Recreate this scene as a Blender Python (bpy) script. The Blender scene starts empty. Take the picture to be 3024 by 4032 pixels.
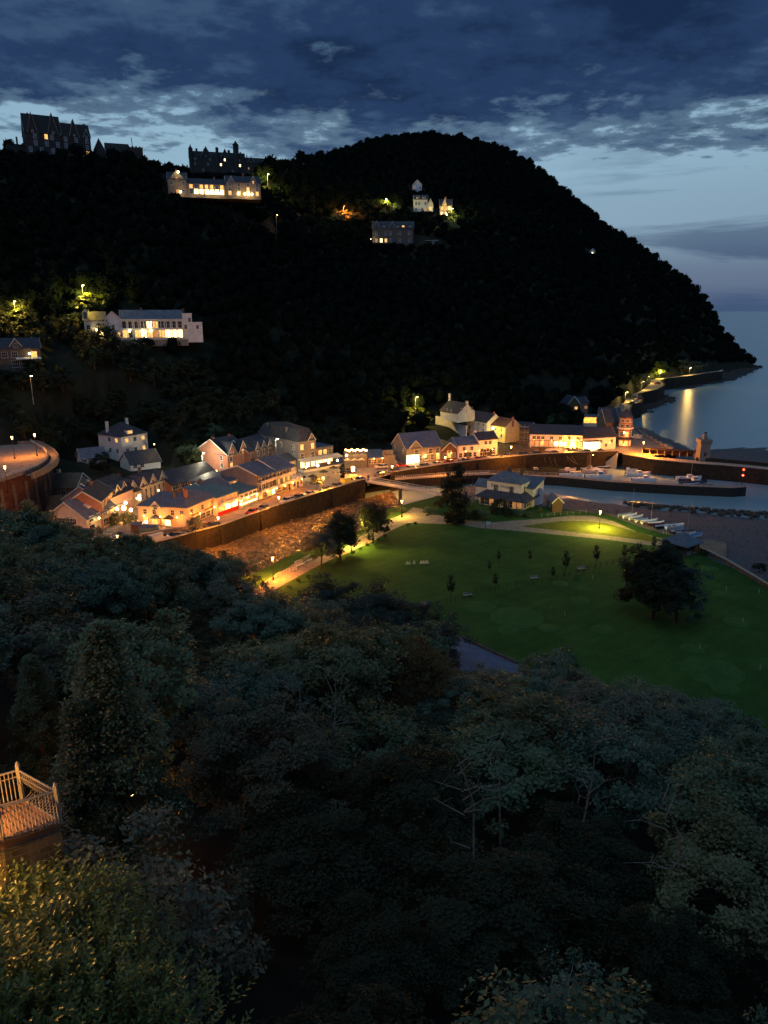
import bpy, math, random
import numpy as np
from mathutils import Vector, Matrix
from mathutils.geometry import tessellate_polygon
from mathutils.noise import noise as pnoise

# ------------------------------------------------------------------ camera, sky, exposure
SC = bpy.context.scene
COL = SC.collection
F = 2912.0; TH = math.radians(15.4); CH = 60.0
CT, ST = math.cos(TH), math.sin(TH)
cam_d = bpy.data.cameras.new('camera'); cam = bpy.data.objects.new('camera', cam_d); COL.objects.link(cam)
cam_d.sensor_fit = 'VERTICAL'; cam_d.sensor_height = 36; cam_d.sensor_width = 27
cam_d.lens = 26.0; cam_d.clip_end = 20000; cam_d.clip_start = 0.1
cam.location = (0, 0, CH); cam.rotation_euler = (math.radians(90 - 15.4), 0, 0)
SC.camera = cam
SC.view_settings.view_transform = 'Standard'; SC.view_settings.look = 'None'
SC.view_settings.exposure = 0.0; SC.view_settings.gamma = 1; SC.view_settings.use_curve_mapping = False
SC.render.engine = 'CYCLES'
cy = SC.cycles
cy.use_denoising = True; cy.max_bounces = 5; cy.diffuse_bounces = 1; cy.glossy_bounces = 3
cy.transmission_bounces = 2; cy.transparent_max_bounces = 4; cy.sample_clamp_indirect = 4
cy.sample_clamp_direct = 0; cy.use_light_tree = True; cy.caustics_reflective = False; cy.caustics_refractive = False
cy.use_adaptive_sampling = True; cy.adaptive_threshold = 0.02

def sky_world():
    w = bpy.data.worlds.new('World'); SC.world = w; w.use_nodes = True
    nt = w.node_tree; N = nt.nodes; L = nt.links; N.clear()
    def nd(t, **k):
        n = N.new(t)
        for a, b in k.items(): setattr(n, a, b)
        return n
    def math_(op, a, b=None, clamp=False):
        n = nd('ShaderNodeMath', operation=op, use_clamp=clamp)
        for i, s in enumerate((a, b)):
            if s is None: continue
            if isinstance(s, (int, float)): n.inputs[i].default_value = s
            else: L.new(s, n.inputs[i])
        return n.outputs[0]
    def mix(f, a, b):
        n = nd('ShaderNodeMix', data_type='RGBA')
        if isinstance(f, (int, float)): n.inputs[0].default_value = f
        else: L.new(f, n.inputs[0])
        for i, s in ((6, a), (7, b)):
            if isinstance(s, tuple): n.inputs[i].default_value = (*s, 1)
            else: L.new(s, n.inputs[i])
        return n.outputs[2]
    def ramp(f, stops):
        n = nd('ShaderNodeValToRGB'); L.new(f, n.inputs[0]); e = n.color_ramp.elements
        while len(e) > 1: e.remove(e[-1])
        for i, (p, c) in enumerate(stops):
            x = e[0] if i == 0 else e.new(p)
            x.position = p; c = (c, c, c) if isinstance(c, (int, float)) else c; x.color = (*c, 1)
        n.color_ramp.interpolation = 'EASE'
        return n.outputs[0]
    tc = nd('ShaderNodeTexCoord'); sp = nd('ShaderNodeSeparateXYZ'); L.new(tc.outputs['Generated'], sp.inputs[0])
    X, Y, Z = sp.outputs
    el = math_('MAXIMUM', Z, 0.0)
    # clear dusk air, low sun already below the horizon to the north-west
    sky = nd('ShaderNodeTexSky', sky_type='NISHITA', sun_disc=False)
    sky.sun_elevation = math.radians(-3.5); sky.sun_rotation = math.radians(12)
    clear = ramp(el, [(0.0, (.060, .11, .21)), (.035, (.10, .17, .28)), (.10, (.22, .35, .47)), (.19, (.27, .44, .57)), (.30, (.16, .32, .50)), (.5, (.05, .12, .26)), (1, (.04, .10, .22))])
    # brighter where the sun went down
    az = math_('ARCTAN2', X, Y)
    side = ramp(math_('ADD', math_('MULTIPLY', az, .5), .5), [(.12, .50), (.30, 1.0), (.55, 1.05), (.72, .95), (.9, .5)])
    mm = nd('ShaderNodeVectorMath', operation='MULTIPLY'); L.new(clear, mm.inputs[0]); L.new(side, mm.inputs[1])
    clear = mm.outputs[0]
    sk2 = nd('ShaderNodeVectorMath', operation='SCALE'); L.new(sky.outputs[0], sk2.inputs[0]); sk2.inputs['Scale'].default_value = .10
    ad = nd('ShaderNodeVectorMath', operation='ADD'); L.new(clear, ad.inputs[0]); L.new(sk2.outputs[0], ad.inputs[1]); clear = ad.outputs[0]
    # cloud deck: directions projected on a plane overhead
    zz = math_('ADD', el, 0.10)
    cx = math_('DIVIDE', X, zz); cyy = math_('DIVIDE', Y, zz)
    cb = nd('ShaderNodeCombineXYZ'); L.new(cx, cb.inputs[0]); L.new(cyy, cb.inputs[1]); cb.inputs[2].default_value = 3.7
    def noise(vec, scale, det, rough, dist=0.0, off=(0, 0, 0), sc=(1, 1, 1)):
        mp = nd('ShaderNodeMapping'); L.new(vec, mp.inputs[0]); mp.inputs['Location'].default_value = off; mp.inputs['Scale'].default_value = sc
        n = nd('ShaderNodeTexNoise'); L.new(mp.outputs[0], n.inputs[0]); n.inputs['Scale'].default_value = scale
        n.inputs['Detail'].default_value = det; n.inputs['Roughness'].default_value = rough; n.inputs['Distortion'].default_value = dist
        return n.outputs[0]
    n1 = noise(cb.outputs[0], 1.0, 9, .62, .12, (1.2, 4.4, 0))
    n2 = noise(cb.outputs[0], 4.2, 7, .62, .1, (5, 2, 0))
    n3 = noise(cb.outputs[0], .75, 4, .5, .2, (9, 1, 3))
    # deck covers the upper sky, its ragged lower edge sits near 20 degrees, lower to the left
    base = ramp(math_('ADD', el, math_('MULTIPLY', az, -.02)), [(.0, .10), (.10, .08), (.15, .26), (.19, .50), (.24, .80), (.32, 1.0), (.48, 1.05), (1, .9)])
    bump = math_('MULTIPLY', math_('MULTIPLY', math_('SUBTRACT', az, .10), math_('SUBTRACT', az, .10)), -.55)
    d = math_('ADD', base, math_('MULTIPLY', math_('SUBTRACT', n1, .5), 1.5))
    d = math_('ADD', d, math_('MULTIPLY', math_('SUBTRACT', n2, .5), 1.25))
    d = math_('ADD', d, bump)
    cover = ramp(d, [(.34, 0.0), (.50, .72), (.70, 1.0)])
    ccol = ramp(math_('ADD', math_('MULTIPLY', n2, .5), math_('MULTIPLY', n3, .5)), [(.36, (.010, .025, .070)), (.48, (.019, .046, .118)), (.58, (.042, .085, .170)), (.70, (.10, .17, .26))])
    col = mix(cover, clear, ccol)
    # low streaks over the sea
    st = noise(tc.outputs['Generated'], 3.2, 6, .6, .3, (.3, .1, 2.2), (1.0, 1.0, 9.0))
    sf = math_('MULTIPLY', ramp(st, [(.47, 0.0), (.62, .75)]), ramp(el, [(0, .5), (.04, .9), (.15, .7), (.22, 0.0)]))
    col = mix(math_('MULTIPLY', sf, ramp(math_('ADD', az, .2), [(.35, .15), (.6, 1.0)])), col, (.035, .068, .15))
    # the last light still held by the sky above and behind the viewer
    # the eastern sky behind the viewer, a plain dusk blue
    back = ramp(math_('MULTIPLY', Y, -1.0), [(.0, 0.0), (.35, 1.0)])
    col = mix(math_('MULTIPLY', back, .9), col, (.15, .235, .42))
    dt = nd('ShaderNodeVectorMath', operation='DOT_PRODUCT'); L.new(tc.outputs['Generated'], dt.inputs[0]); dt.inputs[1].default_value = (-.28, -.42, .864)
    col = mix(ramp(Z, [(.45, 0.0), (.7, .8)]), col, (.035, .065, .12))
    col = mix(ramp(dt.outputs['Value'], [(.80, 0.0), (.93, 1.0)]), col, (.36, .54, .72))
    # overhead / behind
    low = ramp(math_('ADD', math_('MULTIPLY', Z, .5), .5), [(.46, (.0, .0, .0)), (.5, (1, 1, 1))])
    mm2 = nd('ShaderNodeVectorMath', operation='MULTIPLY'); L.new(col, mm2.inputs[0]); L.new(low, mm2.inputs[1])
    bg = nd('ShaderNodeBackground'); L.new(mm2.outputs[0], bg.inputs[0]); bg.inputs[1].default_value = 1.0
    out = nd('ShaderNodeOutputWorld'); L.new(bg.outputs[0], out.inputs[0])
    w.cycles.sampling_method = 'MANUAL'; w.cycles.sample_map_resolution = 512
sky_world()

# ------------------------------------------------------------------ picture-to-place surveying helpers
def ray(u, v):
    dx = (u - 1512) / F; dy = (2016 - v) / F
    return dx, CT + dy * ST, -ST + dy * CT
def at(p, z=6.0):
    d = ray(*p); t = (z - CH) / d[2]
    return Vector((d[0] * t, d[1] * t, z))
def atd(p, y):
    d = ray(*p); t = y / d[1]
    return Vector((d[0] * t, y, CH + d[2] * t))
def zat(P, v):                       # height seen on picture row v above plan point P
    dy = (2016 - v) / F
    return CH + P[1] * (-ST + dy * CT) / (CT + dy * ST)
def proj(P):
    x, y, z = P[0], P[1], P[2] - CH
    dep = y * CT - z * ST
    return 1512 + F * x / dep, 2016 - F * (y * ST + z * CT) / dep
def _c(ox, oy, s): return lambda x, y: (ox + x * s, oy + y * s)
z1 = _c(0, 1600, .5425); z2 = _c(700, 1600, .5425); z3 = _c(1500, 1500, .4219); z4 = _c(2100, 1400, .557)
h1 = _c(0, 430, .663); h2 = _c(1250, 650, .3617); h3 = _c(0, 1150, .4822)
g4 = _c(800, 2000, .7233); g5 = _c(1900, 1950, .6775); f6 = _c(0, 2900, .4822)
c1 = _c(1850, 1900, .2411); c2 = _c(2080, 1640, .2411); c3 = _c(1050, 2030, .3014); c4 = _c(350, 1880, .211); c5 = _c(1200, 1700, .2411); c6 = _c(2400, 1980, .2773)

def interp(x, pts):
    if x <= pts[0][0]: return pts[0][1]
    for (a, b), (c, d) in zip(pts, pts[1:]):
        if x <= c: return b + (d - b) * (x - a) / (c - a)
    return pts[-1][1]

# ------------------------------------------------------------------ materials
MATS = {}
def mat(name, col, rough=.8, vary=.25, scale=1.0, bump=.0, kind=None, metal=0, col2=None, spec=.3, coat=0, detail=5):
    if name in MATS: return MATS[name]
    m = bpy.data.materials.new(name); m.use_nodes = True; nt = m.node_tree; N = nt.nodes; L = nt.links
    b = N['Principled BSDF']; b.inputs['Roughness'].default_value = rough; b.inputs['Metallic'].default_value = metal
    b.inputs['Specular IOR Level'].default_value = spec; b.inputs['Coat Weight'].default_value = coat
    tc = N.new('ShaderNodeTexCoord'); nz = N.new('ShaderNodeTexNoise'); nz.inputs['Scale'].default_value = scale; nz.inputs['Detail'].default_value = detail
    nz.inputs['Roughness'].default_value = .65
    L.new(tc.outputs['Object'], nz.inputs[0])
    c2_ = col2 or tuple(max(0, c * (1 - vary)) for c in col); c1_ = col if col2 else tuple(min(1, c * (1 + vary)) for c in col)
    r = N.new('ShaderNodeValToRGB'); r.color_ramp.elements[0].position = .36; r.color_ramp.elements[1].position = .64
    r.color_ramp.elements[0].color = (*c2_, 1); r.color_ramp.elements[1].color = (*c1_, 1)
    L.new(nz.outputs[0], r.inputs[0]); out = r.outputs[0]; h = nz.outputs[0]
    if kind in ('brick', 'slate', 'stone'):
        bt = N.new('ShaderNodeTexBrick'); 
        mp = N.new('ShaderNodeMapping'); L.new(tc.outputs['Object'], mp.inputs[0])
        if kind == 'slate': mp.inputs['Rotation'].default_value = (0, 0, 0); bt.inputs['Scale'].default_value = 2.2
        else: mp.inputs['Rotation'].default_value = (math.radians(90), 0, 0); bt.inputs['Scale'].default_value = 2.6 if kind == 'brick' else 1.3
        L.new(mp.outputs[0], bt.inputs[0]); L.new(out, bt.inputs['Color1'])
        mu = N.new('ShaderNodeMix'); mu.data_type = 'RGBA'; mu.blend_type = 'MULTIPLY'; mu.inputs[0].default_value = 1
        L.new(out, mu.inputs[6]); mu.inputs[7].default_value = (.75, .75, .78, 1); L.new(mu.outputs[2], bt.inputs['Color2'])
        bt.inputs['Mortar'].default_value = (*[min(1, c * (.55 if kind == 'slate' else 1.3)) for c in col], 1); bt.inputs['Mortar Size'].default_value = .02
        out = bt.outputs[0]; h = bt.outputs[1]
    if kind == 'mow':
        wv = N.new('ShaderNodeTexWave'); wv.inputs['Scale'].default_value = .11; wv.inputs['Distortion'].default_value = 5; wv.inputs['Detail'].default_value = 2; wv.inputs['Detail Scale'].default_value = .25
        mp = N.new('ShaderNodeMapping'); mp.inputs['Rotation'].default_value = (0, 0, .9); L.new(tc.outputs['Object'], mp.inputs[0]); L.new(mp.outputs[0], wv.inputs[0])
        n3 = N.new('ShaderNodeTexNoise'); n3.inputs['Scale'].default_value = 1.6; n3.inputs['Detail'].default_value = 6; L.new(tc.outputs['Object'], n3.inputs[0])
        mr = N.new('ShaderNodeMapRange'); mr.inputs['To Min'].default_value = .54; mr.inputs['To Max'].default_value = .62; L.new(wv.outputs['Fac'], mr.inputs[0])
        m3 = N.new('ShaderNodeMath'); m3.operation = 'MULTIPLY_ADD'; L.new(n3.outputs[0], m3.inputs[0]); m3.inputs[1].default_value = .7; L.new(mr.outputs[0], m3.inputs[2])
        mu = N.new('ShaderNodeVectorMath'); mu.operation = 'SCALE'; L.new(out, mu.inputs[0]); L.new(m3.outputs[0], mu.inputs['Scale']); out = mu.outputs[0]
    L.new(out, b.inputs['Base Color'])
    if bump:
        bp = N.new('ShaderNodeBump'); bp.inputs['Strength'].default_value = bump; bp.inputs['Distance'].default_value = .1
        L.new(h, bp.inputs['Height']); L.new(bp.outputs[0], b.inputs['Normal'])
    MATS[name] = m; return m
def emit(name, col, s):
    if name in MATS: return MATS[name]
    m = bpy.data.materials.new(name); m.use_nodes = True; N = m.node_tree.nodes; L = m.node_tree.links
    b = N['Principled BSDF']; b.inputs['Base Color'].default_value = (*[c * .5 for c in col], 1); b.inputs['Roughness'].default_value = .4
    tc = N.new('ShaderNodeTexCoord'); nz = N.new('ShaderNodeTexNoise'); nz.inputs['Scale'].default_value = 1.7; L.new(tc.outputs['Object'], nz.inputs[0])
    mr = N.new('ShaderNodeMapRange'); mr.inputs['From Min'].default_value = .35; mr.inputs['From Max'].default_value = .65
    mr.inputs['To Min'].default_value = s * .45; mr.inputs['To Max'].default_value = s * 1.4
    L.new(nz.outputs[0], mr.inputs[0]); L.new(mr.outputs[0], b.inputs['Emission Strength'])
    b.inputs['Emission Color'].default_value = (*col, 1)
    m.cycles.emission_sampling = 'NONE' if s < 3 else 'AUTO'
    MATS[name] = m; return m
M_white = mat('white_render', (.66, .65, .64), .9, .12, .6, .05)
M_cream = mat('cream_render', (.62, .54, .42), .9, .12, .6, .05)
M_pink = mat('pink_render', (.55, .38, .36), .9, .12, .6, .05)
M_grey = mat('grey_render', (.20, .18, .185), .9, .15, .6, .05)
M_lamplit = mat('lamplit_render', (.70, .60, .30), .9, .1, .6)  # yellow lamplight is put into this wall colour
M_brick = mat('red_brick', (.33, .15, .10), .9, .25, 1.2, .2, 'brick')
M_stone = mat('grey_stone', (.23, .20, .17), .95, .35, 1.4, .4, 'stone')
M_dstone = mat('dark_stone', (.12, .10, .085), .95, .4, 1.4, .4, 'stone')
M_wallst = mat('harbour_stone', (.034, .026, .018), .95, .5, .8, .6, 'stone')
M_cope = mat('coping_stone', (.36, .32, .27), .9, .2, 2, .1)
M_slate = mat('sky_tinted_slate', (.13, .16, .22), .45, .3, .9, .15, 'slate')  # slate colour made bluer and paler to carry the reflected sky
M_dslate = mat('dark_slate', (.05, .058, .08), .5, .35, .9, .15, 'slate')
M_tile = mat('red_tile', (.17, .07, .05), .8, .3, .9, .15, 'slate')
M_sroof = mat('stone_tile', (.20, .16, .11), .9, .35, 1.2, .3, 'slate')
M_frame = mat('window_paint', (.62, .62, .60), .6, .05)
M_dark = mat('dark_paint', (.03, .03, .035), .5, .2)
M_wood = mat('old_timber', (.12, .075, .045), .85, .35, 3, .2)
M_dwood = mat('dark_timber', (.03, .022, .018), .85, .3, 3, .2)
M_iron = mat('black_iron', (.02, .02, .022), .5, .2, metal=.3)
M_steel = mat('pale_metal', (.45, .45, .46), .4, .1, metal=.6)
M_glass = mat('dark_glass', (.02, .025, .035), .08, .2, spec=.7)
M_red = mat('red_paint', (.42, .02, .02), .4, .1)
M_teal = mat('teal_lead', (.10, .18, .20), .6, .2, 1)
L_warm = emit('lit_window', (1.0, .50, .13), 1.5)
L_dim = emit('dim_lit_window', (1.0, .42, .12), .42)
L_white = emit('bright_lit_window', (1.0, .66, .24), 6)
L_lamp = emit('lamp_glow', (1.0, .55, .16), 22)
L_lampw = emit('pale_lamp_glow', (1.0, .80, .35), 22)
L_redl = emit('red_lamp_glow', (1, .08, .03), 9)

# ------------------------------------------------------------------ mesh builder
class MB:
    def __init__(s): s.v = []; s.f = []; s.m = []
    def add(s, vs, fs, mi=0):
        o = len(s.v); s.v += [tuple(p) for p in vs]; s.f += [tuple(i + o for i in f) for f in fs]; s.m += [mi] * len(fs); return s
    def box(s, x0, x1, y0, y1, z0, z1_, mi=0):
        return s.add([(x0, y0, z0), (x1, y0, z0), (x1, y1, z0), (x0, y1, z0), (x0, y0, z1_), (x1, y0, z1_), (x1, y1, z1_), (x0, y1, z1_)],
              [(0, 3, 2, 1), (4, 5, 6, 7), (0, 1, 5, 4), (1, 2, 6, 5), (2, 3, 7, 6), (3, 0, 4, 7)], mi)
    def loft(s, rings, mi=0, cap=True):
        n = len(rings[0]); vs = [p for r in rings for p in r]; fs = []
        for i in range(len(rings) - 1):
            for j in range(n):
                k = (j + 1) % n; fs.append((i * n + j, i * n + k, (i + 1) * n + k, (i + 1) * n + j))
        if cap: fs.append(tuple(range(n))[::-1]); fs.append(tuple((len(rings) - 1) * n + j for j in range(n)))
        return s.add(vs, fs, mi)
    def tube(s, pts, r, n=6, mi=0):
        pts = [Vector(p) for p in pts]; rs = r if isinstance(r, (list, tuple)) else [r] * len(pts); rings = []
        for i, p in enumerate(pts):
            d = (pts[min(i + 1, len(pts) - 1)] - pts[max(i - 1, 0)])
            d = d.normalized() if d.length > 1e-6 else Vector((0, 0, 1))
            a = d.cross(Vector((0, 0, 1)))
            a = Vector((1, 0, 0)) if a.length < 1e-3 else a.normalized()
            b = d.cross(a)
            rings.append([p + (a * math.cos(t) + b * math.sin(t)) * rs[i] for t in [2 * math.pi * k / n for k in range(n)]])
        return s.loft(rings, mi)
    def lathe(s, prof, n=10, c=(0, 0), mi=0, cap=True):
        return s.loft([[(c[0] + r * math.cos(2 * math.pi * k / n), c[1] + r * math.sin(2 * math.pi * k / n), z) for k in range(n)] for r, z in prof], mi, cap)
    def prism(s, poly, z0, z1_, mi=0):
        return s.loft([[(p[0], p[1], z0) for p in poly], [(p[0], p[1], z1_) for p in poly]], mi)
    def extrude_y(s, prof, y0, y1, mi=0):     # prof in (x, z)
        return s.loft([[(x, y0, z) for x, z in prof], [(x, y1, z) for x, z in prof]], mi)
    def extrude_x(s, prof, x0, x1, mi=0):     # prof in (y, z)
        return s.loft([[(x0, y, z) for y, z in prof], [(x1, y, z) for y, z in prof]], mi)
    def lump(s, c, r, rng, mi=0, jit=.25, sq=.7):
        vs, fs = ICO; o = []
        for p in vs:
            k = 1 + rng.uniform(-jit, jit); o.append((c[0] + p[0] * r * k, c[1] + p[1] * r * k, c[2] + p[2] * r * k * sq))
        return s.add(o, fs, mi)
    def mesh(s, name, mats):
        me = bpy.data.meshes.new(name); me.from_pydata(s.v, [], s.f)
        for m in (mats if isinstance(mats, (list, tuple)) else [mats]): me.materials.append(m)
        if any(s.m): me.polygons.foreach_set('material_index', s.m)
        me.update(); return me
    def build(s, name, mats, parent=None, loc=None, rz=0):
        return obj(name, s.mesh(name, mats), parent, loc, rz)
def _ico():
    t = (1 + 5 ** .5) / 2
    v = [(-1, t, 0), (1, t, 0), (-1, -t, 0), (1, -t, 0), (0, -1, t), (0, 1, t), (0, -1, -t), (0, 1, -t), (t, 0, -1), (t, 0, 1), (-t, 0, -1), (-t, 0, 1)]
    v = [tuple(Vector(p).normalized()) for p in v]
    f = [(0, 11, 5), (0, 5, 1), (0, 1, 7), (0, 7, 10), (0, 10, 11), (1, 5, 9), (5, 11, 4), (11, 10, 2), (10, 7, 6), (7, 1, 8), (3, 9, 4), (3, 4, 2), (3, 2, 6), (3, 6, 8), (3, 8, 9), (4, 9, 5), (2, 4, 11), (6, 2, 10), (8, 6, 7), (9, 8, 1)]
    return v, f
ICO = _ico()
def ico2():
    v, f = ICO; v = list(v); cache = {}; nf = []
    def mid(a, b):
        k = (min(a, b), max(a, b))
        if k not in cache: v.append(tuple(((Vector(v[a]) + Vector(v[b])) / 2).normalized())); cache[k] = len(v) - 1
        return cache[k]
    for a, b, c in f:
        x, y, z = mid(a, b), mid(b, c), mid(c, a); nf += [(a, x, z), (b, y, x), (c, z, y), (x, y, z)]
    return v, nf
ICO2 = ico2()
SUB = {}     # mesh name -> pieces that belong to it one level deeper
def obj(name, me, parent=None, loc=None, rz=0):
    o = bpy.data.objects.new(name, me); COL.objects.link(o)
    if parent: o.parent = parent
    if loc is not None: o.location = loc
    if rz: o.rotation_euler = (0, 0, rz)
    for n, m_ in (SUB.get(me.name, ()) if me else ()):
        k = bpy.data.objects.new(n, m_); COL.objects.link(k); k.parent = o
    return o
def tag(o, label, cat, group=None, kind=None):
    o['label'] = label; o['category'] = cat
    if group: o['group'] = group
    if kind: o['kind'] = kind
    return o
def thing(name, label, cat, loc=(0, 0, 0), rz=0, group=None):
    o = bpy.data.objects.new(name, None); COL.objects.link(o); o.location = loc; o.rotation_euler = (0, 0, rz)
    o.empty_display_size = .5
    return tag(o, label, cat, group)
def struct(o, kind='structure', label=None, cat=None):
    o['kind'] = kind
    if label: o['label'] = label; o['category'] = cat or 'ground'
    return o
def copy_tree(root, loc, rz=None, scale=None, label=None, group=None):
    r = root.copy(); COL.objects.link(r); r.location = loc
    if rz is not None: r.rotation_euler = (0, 0, rz)
    if scale is not None: r.scale = (scale,) * 3 if isinstance(scale, (int, float)) else scale
    if label: r['label'] = label
    if group: r['group'] = group
    for ch in root.children:
        c = ch.copy(); COL.objects.link(c); c.parent = r
        for g in ch.children:
            d = g.copy(); COL.objects.link(d); d.parent = c
    return r
def sheet(name, poly, z, m, kind='structure', thick=0):
    pts = [Vector((p[0], p[1], (p[2] if len(p) > 2 and z is None else z))) for p in poly]
    tris = tessellate_polygon([[Vector((p.x, p.y, 0)) for p in pts]])
    me = bpy.data.meshes.new(name); 
    area = 0
    fs = []
    for t in tris:
        a, b, c = [pts[i] for i in t]
        fs.append(tuple(t) if (b - a).cross(c - a).z > 0 else tuple(t[::-1]))
    me.from_pydata([tuple(p) for p in pts], [], fs); me.materials.append(m); me.update()
    o = obj(name, me); o['kind'] = kind; return o
def offs(line, d):                   # offset a plan polyline to its left by d
    out = []
    for i, p in enumerate(line):
        a = Vector(line[max(i - 1, 0)][:2]); b = Vector(line[min(i + 1, len(line) - 1)][:2]); t = (b - a).normalized()
        out.append(Vector((p[0] - t.y * d, p[1] + t.x * d)))
    return out
def wall_run(mb, line, thick, z0, z1_, mi=0, d0=0):
    a = offs(line, d0); b = offs(line, d0 + thick)
    rings = [[(p.x, p.y, z0), (q.x, q.y, z0), (q.x, q.y, z1_ if not isinstance(z1_, list) else z1_[i]), (p.x, p.y, z1_ if not isinstance(z1_, list) else z1_[i])] for i, (p, q) in enumerate(zip(a, b))]
    return mb.loft(rings, mi)
def V2(*ps, z=6.0): return [at(p, z) for p in ps]

# ------------------------------------------------------------------ land
SKYL = [(-900, 560, 400), (0, 590, 440), (100, 600, 440), (330, 612, 440), (500, 615, 440), (640, 680, 450), (760, 700, 470), (1000, 720, 520), (1050, 660, 560), (1250, 640, 720), (1330, 620, 760), (1450, 570, 830), (1600, 548, 850), (1700, 545, 860),
        (1850, 565, 860), (2000, 605, 860), (2100, 665, 855), (2200, 745, 850), (2300, 832, 845), (2400, 915, 840), (2500, 970, 835), (2600, 1045, 830), (2700, 1112, 825), (2770, 1172, 822), (2800, 1225, 820), (2840, 1302, 815), (2900, 1380, 810), (2950, 1425, 805), (2985, 1446, 800)]
_A = []
for u, v, y in SKYL:
    d = ray(u, v); _A.append((d[0] / d[1], y, CH + y * d[2] / d[1]))
FOOT = [(x / y, y) for x, y in [(-260, 200), (-110, 196), (-75, 226), (-50, 248), (-25, 268), (0, 283), (20, 292), (45, 297), (70, 301), (88, 318), (101, 345), (125, 400), (156, 474), (198, 560), (248, 625), (300, 690), (366, 768)]]
A_END = .494
PADS = []
def hill(x, y):
    if y < 60: return 3.0
    a = x / y
    y0 = interp(a, FOOT); y1 = interp(a, [(p[0], p[1]) for p in _A]); zt = interp(a, [(p[0], p[2]) for p in _A])
    y1 = max(y1, y0 + 10)
    t = (y - y0) / (y1 - y0)
    if t < 0: return max(-4.0, 5.6 + (y - y0) * (.15 if a < .29 else .15 + (a - .29) * 20))
    if t <= 1:
        n = pnoise(Vector((x / 90, y / 90, 1.3))) * 14 + pnoise(Vector((x / 33, y / 33, 5))) * 4
        z = 5.6 + (zt - 5.6) * (t ** .96) + n * min(1, 5 * t) * (1 - t) * min(1, (y1 - y0) / 150)
    else: z = zt - (y - y1) * .30 - max(0, (a - .2)) * (y - y1) * 1.5
    if a > A_END: z -= (a - A_END) * 900
    for px, py, pr, pz in PADS:
        dd = math.hypot(x - px, y - py)
        if dd < pr + 12: z = min(z, pz - .15 + max(0, dd - pr) * 1.1)
    return max(z, -4)
def hit(u, v, y0=185.0):
    d = ray(u, v); k = d[0] / d[1]; e = d[2] / d[1]; y = y0
    while y < 900:
        if CH + e * y <= hill(k * y, y): return Vector((k * y, y, hill(k * y, y)))
        y += .5
    return Vector((k * 860, 860, CH + e * 860))
NEARF = [(-400, 240), (-160, 178), (-110, 160), (-80, 150), (-55, 143), (-30, 126), (0, 106), (30, 93), (60, 80), (120, 68), (300, 55)]
def near(x, y):
    yf = interp(x, NEARF); d = (yf - y) * .86
    z = 4.0 + max(d, -3) * .37 + (pnoise(Vector((x / 18, y / 18, 9))) * 1.6 if d > 3 else 0)
    z = min(z, 42.5)
    return z if y > -4 else z + (-4 - y) * 1.5

def grass_mat(name, a, b, s=.15):
    m = mat(name, a, .95, col2=b, scale=s, bump=.25, spec=.1, detail=9, kind='mow' if name == 'mown_grass' else None); return m
M_lawn = grass_mat('mown_grass', (.046, .112, .024), (.026, .076, .017))
M_grass2 = grass_mat('rough_grass', (.08, .11, .025), (.035, .06, .015), .4)
M_earth = mat('leaf_litter', (.010, .010, .007), .95, .5, .8, .4)
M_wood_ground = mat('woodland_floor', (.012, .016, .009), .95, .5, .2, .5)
M_tarmac = mat('tarmac', (.26, .22, .19), .85, .25, .5, .1)
M_pathm = mat('gravel_path', (.24, .20, .17), .9, .25, 1.2, .2)
M_paved = mat('paving', (.30, .24, .19), .85, .2, 1.5, .1)
M_shingle = mat('grey_shingle', (.085, .09, .105), .95, .5, 2.2, .6)
M_sand = mat('wet_sand', (.15, .125, .105), .8, .3, .3, .2)
M_rock = mat('dark_rock', (.05, .045, .042), .9, .5, 1.5, .5)
M_rrock = mat('river_rock', (.07, .055, .035), .45, .4, .7, .4)

def water_mat(name, col, rough, sx, sy, bump, dist):
    m = bpy.data.materials.new(name); m.use_nodes = True; N = m.node_tree.nodes; L = m.node_tree.links
    b = N['Principled BSDF']; b.inputs['Base Color'].default_value = (*col, 1); b.inputs['Roughness'].default_value = rough
    b.inputs['IOR'].default_value = 1.5; b.inputs['Specular IOR Level'].default_value = .9
    tc = N.new('ShaderNodeTexCoord'); mp = N.new('ShaderNodeMapping'); mp.inputs['Scale'].default_value = (sx, sy, 1)
    L.new(tc.outputs['Object'], mp.inputs[0]); n = N.new('ShaderNodeTexNoise'); n.inputs['Scale'].default_value = 1; n.inputs['Detail'].default_value = 5
    n.inputs['Distortion'].default_value = .4
    L.new(mp.outputs[0], n.inputs[0]); bp = N.new('ShaderNodeBump'); bp.inputs['Strength'].default_value = bump; bp.inputs['Distance'].default_value = dist
    L.new(n.outputs[0], bp.inputs['Height']); L.new(bp.outputs[0], b.inputs['Normal'])
    MATS[name] = m; return m
M_sea = water_mat('sea_water', (.22, .34, .40), .27, .5, 1.4, .7, .25)
M_river = water_mat('river_water', (.12, .09, .05), .24, 1.1, 1.1, 1.0, .6)

def grid_terrain(name, xs, ys, fn, m):
    vs = [(x, y, z) for (x, y, z) in (fn(i, j) for j in range(ys) for i in range(xs))]
    fs = [(j * xs + i, j * xs + i + 1, (j + 1) * xs + i + 1, (j + 1) * xs + i) for j in range(ys - 1) for i in range(xs - 1)]
    me = bpy.data.meshes.new(name); me.from_pydata(vs, [], fs); me.materials.append(m)
    me.polygons.foreach_set('use_smooth', [True] * len(fs)); me.update(); return struct(obj(name, me))
def _h(i, j):
    a = -.95 + 1.46 * i / 329; y = 168 + (j / 219) ** 1.3 * 1050
    return (a * y, y, hill(a * y, y))
def _n(i, j):
    x = -260 + 420 * i / 139; yf = interp(x, NEARF) + 3; y = yf - (yf + 60) * (j / 79)
    return (x, y, near(x, y))
grid_terrain('wooded_bank', 140, 80, _n, M_earth)

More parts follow.
